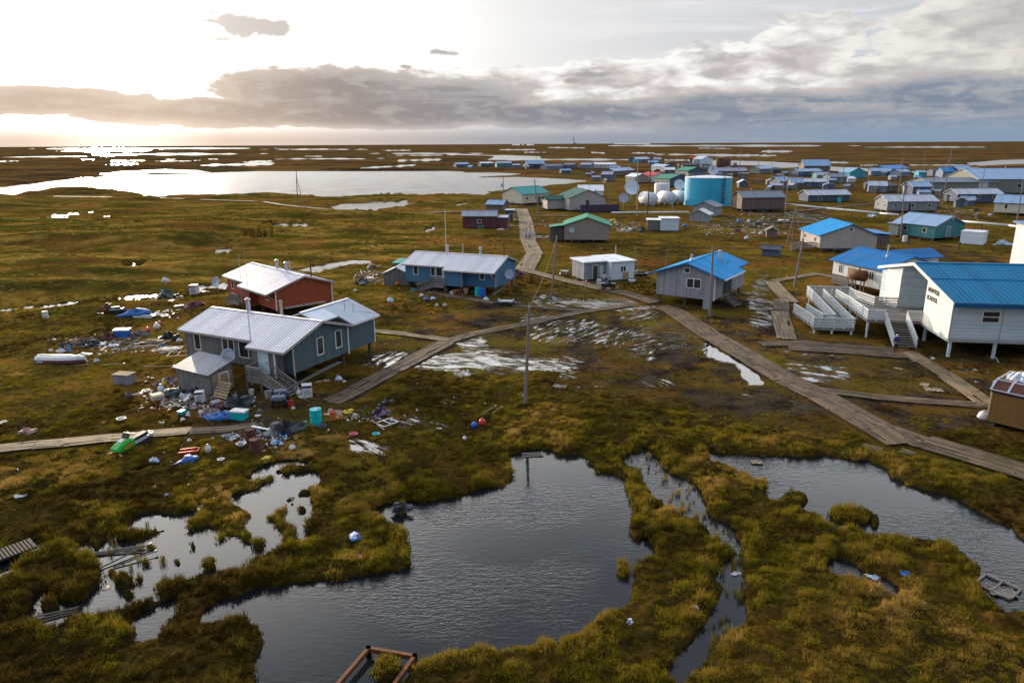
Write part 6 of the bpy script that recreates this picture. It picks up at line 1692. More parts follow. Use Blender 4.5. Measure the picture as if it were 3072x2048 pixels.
def snowmobile(label, loc, rz, hood, seat='black', skis=True):
    t_ = thing('snowmobile', label, 'snowmobile', loc, rz)
    pr = [(1.55, .30), (1.5, .46), (1.2, .66), (.75, .84), (.45, .90), (.2, .80), (.15, .35), (.8, .22), (1.4, .22)]
    m = MB()
    n = len(pr)
    vs, fs = [], []
    for y, w in ((-.42, .78), (-.28, 1.0), (.28, 1.0), (.42, .78)):
        for a, b in pr: vs.append((.2 + (a - .2) * (.93 if abs(y) > .3 else 1), y, .22 + (b - .22) * w))
    for j in range(3):
        for k in range(n): fs.append((j * n + k, j * n + (k + 1) % n, (j + 1) * n + (k + 1) % n, (j + 1) * n + k))
    fs += [tuple(range(n))[::-1], tuple(range(3 * n, 4 * n))]
    m.add(vs, fs).build('hood', M[hood], t_)
    for sy in (-1, 1):
        MB().prism([(.95, .30), (1.1, .42), (.45, .62), (.3, .50)], 'y', sy * .43, sy * .45).build('side_stripe', M['orange'], t_)
    m = MB().prism([(.62, .885), (.42, 1.22), (.36, 1.22), (.50, .90)], 'y', -.27, .27)
    m.build('windshield', M['black'], t_)
    MB().prism([(1.02, .74), (.74, .87), (.72, .90), (1.03, .78)], 'y', -.2, .2).build('headlight', M['whiteplastic'], t_)
    MB().prism([(.15, .5), (.15, .66), (-.3, .72), (-1.05, .80), (-1.12, .60), (-.9, .5)], 'y', -.2, .2).build('seat', M[seat], t_)
    m = MB().prism([(.2, .28), (.2, .48), (-1.5, .56), (-1.5, .46), (-.6, .34)], 'y', -.29, .29)
    m.build('tunnel', M['dish'], t_)
    m = MB().prism([(.35, .22), (.2, .04), (-1.25, .0), (-1.5, .14), (-1.45, .32), (-1.2, .36), (.2, .34)], 'y', -.19, .19)
    m.build('track', M['tyre'], t_)
    m = MB().cyl((.28, 0, .8), (.12, 0, 1.08), .03, None, 6).cyl((.05, -.38, 1.1), (.12, 0, 1.08), .02, None, 6).cyl((.12, 0, 1.08), (.05, .38, 1.1), .02, None, 6)
    m.build('handlebar', M['steel'], t_)
    if skis:
        for sy in (-1, 1):
            m = MB().prism([(.55, .0), (1.65, .0), (1.95, .22), (1.9, .24), (1.62, .05), (.55, .05)], 'y', sy * .55 - .07, sy * .55 + .07)
            m.cyl((1.15, sy * .55, .04), (1.0, sy * .3, .42), .03, None, 6)
            m.build('ski', M['black'], t_)
    m = MB().beam((-1.5, -.3, .62), (-1.5, .3, .62), .04, .04).beam((-1.5, -.3, .5), (-1.5, -.3, .62), .04, .04).beam((-1.5, .3, .5), (-1.5, .3, .62), .04, .04)
    m.build('grab_rail', M['trim'], t_)
    return t_
A_, B_ = G(350, 1368), G(452, 1322)
snowmobile('bright green snowmobile parked in grass below the left boardwalk', (A_ + B_) / 2 + Vector((0, 0, GZ((A_ + B_) / 2) + .08)), math.atan2((A_ - B_).y, (A_ - B_).x), 'snowgreen')
snowmobile('worn dark snowmobile half lost among straw grass behind the left scrap heap', g('N4', 1320, 400) + Vector((0, 0, .2)), R(175), 'rustdk')
snowmobile('tan and black snowmobile parked right of the flat-roofed white house', g('R7', 925, 490), R(150), 'beige')
snowmobile('snowmobile with white hood near the brown plank shed, left one', g('T2', 1490, 1370), R(-120), 'whiteplastic', 'black')
snowmobile('black snowmobile beside the brown plank shed, right one', g('T2', 1670, 1380), R(60), 'black')
atv('black quad bike with rider on the boardwalk', g('R7', 660, 622) + Vector((0, 0, .17)), R(168))
atv('dark navy quad bike parked at the foot of the grey house stairs', g('M', 1905, 500) + Vector((0, .3, .03)), R(-80), 'slate', 'dish')
tr = thing('flat_trailer', 'small flat trailer with grey tray standing in the mud by the blue house', 'trailer', g('R6', 1730, 1110), R(-6))
MB().prism([(-.9, .55), (.9, .55), (1.0, .62), (1.0, .80), (.93, .80), (.9, .64), (-.9, .64), (-.93, .80), (-1.0, .80), (-1.0, .62)], 'y', -.55, .55).build('tray', M['dish'], tr)
MB().beam((.9, 0, .5), (2.0, 0, .35), .08, .08).build('drawbar', M['steel'], tr)
for sy in (-.62, .62):
    MB().cyl((0, sy - .09, .3), (0, sy + .09, .3), .3, None, 16).build('wheel', M['tyre'], tr)
# overturned boat
bt = thing('overturned_boat', 'white boat with dark red side lying upside down in grass at the left', 'boat', G(178, 1092) + Vector((0, .5, GZ(G(178, 1092)) + .06)), R(-3))
vs, fs = [], []
ns, L = 13, 4.6
secs = [(-.78, 0), (-.74, .30), (-.58, .52), (-.10, .66), (.10, .66), (.58, .52), (.74, .30), (.78, 0)]
for k in range(ns):
    u = k / (ns - 1)
    w = (1 - max(0, (u - .55) / .45) ** 2 * .86) * (.9 + .1 * min(1, u * 4))
    x = -L / 2 + L * u
    for yy, zz_ in secs:
        rise_ = .12 * max(0, (u - .6) / .4)
        vs.append((x + (.25 * (.66 - zz_) if u == 1 else 0), yy * w, zz_ * (1 - .18 * max(0, (u - .7) / .3)) + 0 * rise_))
for k in range(ns - 1):
    for j in range(7):
        fs.append((k * 8 + j, (k + 1) * 8 + j, (k + 1) * 8 + j + 1, k * 8 + j + 1))
fs += [tuple(range(8)), tuple(range((ns - 1) * 8, ns * 8))[::-1]]
MB().add(vs, fs).build('hull', M['whiteplastic'], bt)
vs2 = []
fs2 = []
for k in range(ns):
    for j in (0, 1):
        v = vs[k * 8 + j]
        vs2.append((v[0], v[1] * 1.012 - .006, v[2] * (.95) + .01))
for k in range(ns - 1): fs2.append((k * 2, k * 2 + 1, k * 2 + 3, k * 2 + 2))
MB().add(vs2, fs2).build('side_band', M['darkred'], bt)
m = MB()
for z in (-.1, .1):
    m.beam((-L / 2 + .2, z, .67), (L / 2 - .5, z, .60), .05, .05)
m.build('keel_strake', M['trim'], bt)
letters(bt, 'LUND', .26, 'whiteplastic', Matrix.Translation((-2.05, -.80, .06)) @ Matrix.Rotation(R(83), 4, 'X'), 'lettering')
# ---------------------------------------------------------------- people
def skinned(name, verts, edges, radii, mt, parent, root=0, sub=1):
    me = bpy.data.meshes.new(name)
    me.from_pydata(verts, edges, [])
    o = bpy.data.objects.new(name, me)
    COL.objects.link(o)
    o.modifiers.new('s', 'SKIN')
    sv = me.skin_vertices[0].data
    for k, r in enumerate(radii):
        sv[k].radius = r if isinstance(r, tuple) else (r, r)
        sv[k].use_root = k == root
    o.modifiers.new('d', 'SUBSURF').levels = sub
    dg = bpy.context.evaluated_depsgraph_get()
    m2 = bpy.data.meshes.new_from_object(o.evaluated_get(dg))
    bpy.data.objects.remove(o)
    bpy.data.meshes.remove(me)
    m2.materials.clear()
    m2.materials.append(M[mt])
    m2.polygons.foreach_set('use_smooth', [True] * len(m2.polygons))
    q = bpy.data.objects.new(name, m2)
    COL.objects.link(q)
    q.parent = parent
    return q
M['skin'] = paint('skin', (.38, .22, .15), .6)
M['navycloth'] = fabric('navy_cloth', (.01, .03, .16))
M['blackcloth'] = fabric('black_cloth', (.012, .012, .015))
M['whitecloth'] = fabric('white_cloth', (.55, .52, .55), .1)
M['hair'] = paint('dark_hair', (.012, .009, .008), .6)
def person(label, loc, rz, h, jacket, trouser, head='hair', step=.0, arms=((.0, .0), (.0, .0)), sit=False):
    # faces +y; 1.7 m proportions scaled to h
    t_ = thing('person', label, 'person', loc, rz)
    s = h / 1.7
    def V(x, y, z): return (x * s, y * s, z * s)
    if not sit:
        hip, lk, rk_ = (0, 0, .90), ((-.10, .02 + step * .6, .48), (-.11, step * .5 - .02, .07), (-.11, step * .5 + .16, .03)), ((.10, .02 - step * .4, .48), (.11, -step - .02, .07), (.11, -step + .14, .03))
    else:
        hip, lk, rk_ = (0, 0, .86), ((-.26, .42, .84), (-.30, .36, .42), (-.30, .52, .38)), ((.26, .42, .84), (.30, .36, .42), (.30, .52, .38))
    lean = .10 if sit else 0
    ch, sh, nk, hd, top = (0, .01 + lean * .6, 1.18), (0, lean, 1.40), (0, .01 + lean, 1.47), (0, .03 + lean, 1.58), (0, .02 + lean, 1.69)
    def arm(sx, fwd, out):
        if sit: return (sx * .19, lean, 1.38), (sx * .27, .16 + lean, 1.14), (sx * .34, .44, 1.12), (sx * .35, .52, 1.12)
        return (sx * .18, 0, 1.38), (sx * (.24 + out), .02 + fwd * .3, 1.10), (sx * (.25 + out * 1.2), .06 + fwd, .86), (sx * (.25 + out * 1.2), .09 + fwd, .77)
    la, ra = arm(-1, *arms[0]), arm(1, *arms[1])
    pts = [hip, ch, sh, nk, hd, top, *lk, *rk_, *la, *ra]
    ed = [(0, 1), (1, 2), (2, 3), (3, 4), (4, 5), (0, 6), (6, 7), (7, 8), (0, 9), (9, 10), (10, 11), (2, 12), (12, 13), (13, 14), (14, 15), (2, 16), (16, 17), (17, 18), (18, 19)]
    rd = [(.13, .10), (.13, .10), (.10, .08), .05, (.078, .092), (.055, .065), .07, .05, .035, .07, .05, .035, .05, .042, .033, .028, .05, .042, .033, .028]
    body = skinned('body', [V(*p) for p in pts], ed, [(r[0] * s, r[1] * s) if isinstance(r, tuple) else r * s for r in rd], 'skin', t_, 0, 2)
    jp = [(0, hip[1], hip[2] - .04), ch, (sh[0], sh[1], sh[2] + .01), (nk[0], nk[1], nk[2] - .02), la[0], la[1], la[2], ra[0], ra[1], ra[2]]
    skinned('jacket', [V(*p) for p in jp], [(0, 1), (1, 2), (2, 3), (2, 4), (4, 5), (5, 6), (2, 7), (7, 8), (8, 9)], [(r[0] * s, r[1] * s) for r in ((.185, .145), (.18, .14), (.14, .11), (.075, .07), (.078, .078), (.068, .068), (.055, .055), (.078, .078), (.068, .068), (.055, .055))], jacket, t_, 0, 2)
    tp = [(0, hip[1], hip[2] + .02), lk[0], (lk[1][0], lk[1][1], lk[1][2] + .03), rk_[0], (rk_[1][0], rk_[1][1], rk_[1][2] + .03)]
    skinned('trousers', [V(*p) for p in tp], [(0, 1), (1, 2), (0, 3), (3, 4)], [(r[0] * s, r[1] * s) for r in ((.15, .12), (.088, .088), (.068, .068), (.088, .088), (.068, .068))], trouser, t_, 0, 2)
    for q in (lk, rk_):
        skinned('boot', [V(q[1][0], q[1][1], q[1][2] + .06), V(q[1][0], q[1][1] - .01, q[1][2] - .01), V(q[2][0], q[2][1], q[2][2])], [(0, 1), (1, 2)], [.06 * s, .058 * s, .045 * s], 'blackcloth', t_, 0, 1)
    MB().lathe([(.001, .125), (.06, .11), (.096, .06), (.105, 0), (.098, -.05), (.085, -.055)], 14, (0, 0, 0)).map(lambda p: V(p[0], p[1] * 1.1 + hd[1] - .018, p[2] + hd[2] + .02)).build('hat' if head != 'hair' else 'hair', M[head], t_, True)
    m = MB()
    for sx in (-1, 1): m.blob(V(sx * .03, hd[1] + .098, hd[2] + .012), .012 * s, .008 * s, .008 * s, 1, 0, 6, 4, False)
    m.build('eyes', M['hair'], t_)
    return t_
person('person in navy jacket and pale hat standing before the school stairs', g('T6', 1170, 842) + Vector((0, 0, .15)), R(175), 1.68, 'navycloth', 'blackcloth', 'whitecloth', .03, ((.08, .04), (.14, .05)))
person('person in dark jacket sitting on the quad bike on the boardwalk', g('R7', 668, 622) + Vector((.05, 0, .19)), R(78), 1.7, 'blackcloth', 'navycloth', 'hair', sit=True)
person('person in white top and blue trousers standing among goods outside the flat-roofed house', g('R7', 626, 565), R(200), 1.7, 'whitecloth', 'bluecloth', 'hair', .03)
person('walker on the pale boardwalk in lilac top, left of a pair', g('T1', 1402, 1510) + Vector((0, 0, .18)), R(172), 1.65, 'bluebag', 'navycloth', 'hair', .14, ((.15, .02), (-.1, .02)))
person('walker on the pale boardwalk in lilac top, right of a pair', g('T1', 1462, 1515) + Vector((0, 0, .18)), R(178), 1.7, 'bluebag', 'blackcloth', 'hair', .12, ((-.1, .02), (.12, .02)))
person('person all in black walking on the dirt track behind the white house', g('R8', 1750, 455), R(120), 1.75, 'blackcloth', 'blackcloth', 'hair', .12)
person('person in turquoise jacket standing between the green-roofed house and the snowmobiles', g('T2', 1250, 1385), R(160), 1.9, 'greentarp', 'whitecloth', 'whitecloth', .02)
# ---------------------------------------------------------------- goods and scrap round the houses
def item(kind, r, x, y, sz, mt, label, cat=None, rz=None, group=None, dz=0.0):
    p = g(r, x, y)
    p.z = GZ(p) + dz - (.06 * sz if kind in ('bag', 'heap', 'barrel', 'washer', 'box') else 0)
    a = RN.uniform(0, 3.1) if rz is None else R(rz)
    if kind in ('bag', 'cloth', 'heap', 'tarp', 'sheet'): sz *= .72
    elif kind in ('ball', 'basin', 'jug', 'bucket'): sz *= .85
    sd_ = RN.randint(0, 9999)
    nm = {'bag': 'trash_bag', 'heap': 'scrap_heap', 'tarp': 'tarpaulin', 'cooler': 'cooler_box', 'box': 'box', 'bucket': 'bucket', 'barrel': 'barrel', 'drum': 'drum', 'plank': 'plank', 'sheet': 'sheet', 'ball': 'float', 'jug': 'jug', 'tyre': 'tyre', 'pallet': 'pallet', 'frame': 'timber_frame', 'basin': 'basin', 'cloth': 'cloth', 'washer': 'washing_machine', 'stick': 'pole_stick', 'crate': 'wooden_crate', 'sled': 'sled'}[kind]
    ct = cat or nm.replace('_', ' ')
    def fin(o, parts=()):
        o.location, o.rotation_euler = p, (0, 0, a)
        return tag(o, label, ct, group)
    if kind in ('bag', 'cloth', 'heap', 'tarp'):
        k = {'bag': (.5, .42, .5, .22), 'cloth': (.5, .38, .09, .6), 'heap': (.8, .6, .45, .55), 'tarp': (1.0, .55, .32, .45)}[kind]
        n, q = (14, 8) if kind in ('heap', 'tarp') else (10, 6)
        m = MB().blob((0, 0, .0), sz * k[0], sz * k[1], sz * k[2], sd_, k[3], n, q)
        o = m.build(nm, M[mt], None, kind != 'heap')
        if kind == 'bag':
            MB().blob((0, 0, sz * .5), sz * .1, sz * .1, sz * .14, sd_, .3, 6, 4, False).build('knot', M[mt], o)
        return fin(o)
    t_ = thing(nm, label, ct, p, a, group)
    if kind == 'bucket':
        MB().lathe([(.01, 0), (sz * .36, 0), (sz * .44, sz * .9), (sz * .48, sz * .92), (sz * .40, sz * .88), (sz * .33, sz * .1), (.01, sz * .08)], 16).build('shell', M[mt], t_, False)
        m = MB()
        for k in range(8):
            u, v = math.pi * k / 8, math.pi * (k + 1) / 8
            m.cyl((sz * .45 * math.cos(u), -sz * .4 * math.sin(u), sz * .9 - sz * .2 * math.sin(u)), (sz * .45 * math.cos(v), -sz * .4 * math.sin(v), sz * .9 - sz * .2 * math.sin(v)), .012, None, 5)
        m.build('handle', M['steel'], t_)
    elif kind in ('barrel', 'drum'):
        h, r_ = sz, sz * .34
        MB().lathe([(.01, 0), (r_, 0), (r_ * 1.04, h * .05), (r_, h * .1), (r_, h * .32), (r_ * 1.05, h * .34), (r_, h * .37), (r_, h * .63), (r_ * 1.05, h * .66), (r_, h * .69), (r_, h * .93), (r_ * 1.04, h * .96), (r_, h), (r_ * .9, h * .98), (.01, h * .97)], 18).build('shell', M[mt], t_)
        MB().cyl((r_ * .5, 0, h * .96), (r_ * .5, 0, h * 1.02), r_ * .12, None, 8).build('bung', M['black'], t_)
        if kind == 'drum':
            t_.rotation_euler = (R(90), 0, a); t_.location.z += r_
    elif kind == 'cooler':
        MB().prism([(-sz * .42, 0), (sz * .42, 0), (sz * .5, sz * .52), (-sz * .5, sz * .52)], 'y', -sz * .3, sz * .3).build('body', M[mt], t_)
        MB().box(-sz * .53, sz * .53, -sz * .33, sz * .33, sz * .523, sz * .62).build('lid', M['whiteplastic'], t_)
        MB().beam((-sz * .56, 0, sz * .35), (sz * .56, 0, sz * .35), sz * .12, sz * .05).build('handle', M['steel'], t_)
    elif kind == 'box':
        m = MB().box(-sz * .5, sz * .5, -sz * .36, sz * .36, 0, sz * .55).build('carton', M[mt], t_)
        m = MB().beam((-sz * .5, -sz * .37, sz * .56), (-sz * .55, -sz * .6, sz * .42), sz * .02, sz * .9, (1, 0, 0))
        m = MB().add([(-sz * .5, -sz * .36, sz * .551), (sz * .5, -sz * .36, sz * .551), (sz * .5, -sz * .56, sz * .42), (-sz * .5, -sz * .56, sz * .42), (-sz * .5, -sz * .36, sz * .57), (sz * .5, -sz * .36, sz * .57), (sz * .5, -sz * .56, sz * .44), (-sz * .5, -sz * .56, sz * .44)], [(0, 1, 2, 3), (7, 6, 5, 4), (0, 4, 5, 1), (1, 5, 6, 2), (2, 6, 7, 3), (3, 7, 4, 0)])
        m.build('flap', M[mt], t_)
    elif kind == 'jug':
        MB().lathe([(.01, 0), (sz * .3, 0), (sz * .32, sz * .6), (sz * .12, sz * .85), (sz * .1, sz * .86)], 12).build('shell', M[mt], t_, True)
        MB().cyl((0, 0, sz * .86), (0, 0, sz), sz * .11, None, 10).build('cap', M['greyplastic'], t_)
    elif kind == 'basin':
        MB().lathe([(.01, .02), (sz * .32, 0), (sz * .5, sz * .3), (sz * .54, sz * .3), (sz * .46, sz * .24), (sz * .28, sz * .06), (.01, sz * .05)], 18).build('bowl', M[mt], t_)
        MB().beam((sz * .5, -sz * .08, sz * .29), (sz * .5, sz * .08, sz * .29), sz * .12, .02).build('handle', M[mt], t_)
    elif kind == 'ball':
        MB().blob((0, 0, sz * .45), sz * .5, sz * .5, sz * .5, sd_, 0.0, 14, 8, False).build('shell', M[mt], t_, True)
        MB().cyl((0, 0, sz * .92), (0, 0, sz * 1.08), sz * .1, None, 8).build('eyelet', M[mt], t_)
    elif kind == 'tyre':
        MB().lathe([(sz * .3, .0), (sz * .46, .0), (sz * .5, .06), (sz * .5, .16), (sz * .46, .22), (sz * .3, .22), (sz * .27, .11), (sz * .3, .0)], 20).build('rubber', M['tyre'], t_)
        MB().lathe([(sz * .285, .05), (sz * .1, .09), (sz * .1, .13), (sz * .285, .17)], 16).build('rim', M['rustdk'], t_)
    elif kind == 'pallet':
        m = MB()
        for k in range(6):
            m.tone = RN.random(); m.box(-sz * .5, sz * .5, sz * (-.42 + .15 * k), sz * (-.42 + .15 * k + .1), .1, .13)
        m.build('slats', M[mt], t_)
        m = MB()
        for k in (-.45, 0, .4): m.box(sz * k, sz * k + .08, -sz * .42, sz * .43, .0, .098)
        m.build('bearers', M[mt], t_)
        t_.rotation_euler = (R(dz * 100), 0, a) if dz else (0, 0, a)
    elif kind == 'frame':
        m = MB()
        c = [(-sz * .5, -sz * .4, .06), (sz * .5, -sz * .4, .06), (sz * .5, sz * .4, .06), (-sz * .5, sz * .4, .06)]
        for u, v in zip(c, c[1:] + c[:1]):
            m.tone = RN.random(); m.beam(u, v, .1, .1)
        m.build('rails', M[mt], t_)
        MB().beam((0, -sz * .4, .12), (0, sz * .4, .12), .09, .04).build('crosspiece', M[mt], t_)
    elif kind == 'plank':
        for k in range(3):
            m = MB(); m.tone = RN.random()
            o_ = RN.uniform(-.12, .12)
            m.beam((-sz * .5, o_ + k * .14, .03 + .045 * k), (sz * RN.uniform(.35, .5), -o_ + k * .14, .03 + .05 * k), .13, .04)
            m.build('board', M[mt], t_)
    elif kind == 'stick':
        MB().cyl((-sz * .5, 0, .05), (sz * .5, 0, .2), .04, .03, 6).build('shaft', M[mt], t_)
        MB().cyl((sz * .46, 0, .19), (sz * .52, 0, .205), .06, None, 6).build('ferrule', M['steel'], t_)
    elif kind == 'sheet':
        m = MB()
        n = 6
        vs = [(sz * (-.5 + i / n) + RN.uniform(-.03, .03) * sz, sz * .62 * (-.5 + j / 4) + RN.uniform(-.03, .03) * sz, .05 + .07 * sz * RN.random()) for j in range(5) for i in range(n + 1)]
        fs = [(j * (n + 1) + i, j * (n + 1) + i + 1, (j + 1) * (n + 1) + i + 1, (j + 1) * (n + 1) + i) for j in range(4) for i in range(n)]
        nn = len(vs)
        m.add(vs + [(x, y, z - .03) for x, y, z in vs], fs + [tuple(i + nn for i in f[::-1]) for f in fs])
        m.build('panel', M[mt], t_)
        MB().beam((-sz * .5, sz * .31, .09), (sz * .5, sz * .31, .09), .05, .04).build('edge_batten', M[mt], t_)
    elif kind == 'washer':
        MB().box(-sz * .36, sz * .36, -sz * .34, sz * .34, 0, sz).build('cabinet', M[mt], t_)
        MB().cyl((0, -sz * .345, sz * .45), (0, -sz * .37, sz * .45), sz * .24, None, 20).build('door', M['greyplastic'], t_)
        MB().box(-sz * .34, sz * .34, -sz * .36, -sz * .343, sz * .82, sz * .97).build('control_panel', M['black'], t_)
    elif kind == 'crate':
        MB().box(-sz * .5, sz * .5, -sz * .33, sz * .33, .0, sz * .55).build('sides', M['boards'], t_)
        m = MB()
        for k in range(5):
            m.tone = RN.random(); q = -.37 + k * .15
            m.box(-sz * .56, sz * .56, sz * q, sz * (q + .12), sz * .553, sz * .60)
        m.build('lid', M[mt], t_)
    elif kind == 'sled':
        MB().prism([(-sz * .5, .0), (sz * .4, .0), (sz * .55, .28), (sz * .5, .3), (sz * .36, .08), (-sz * .5, .08)], 'y', -.3, .3).build('hull', M[mt], t_)
        for e in (-.3, .27): MB().prism([(-sz * .5, .08), (sz * .36, .08), (sz * .5, .3), (sz * .3, .32), (-sz * .5, .26)], 'y', e, e + .03).build('side_wall', M[mt], t_)
    return t_
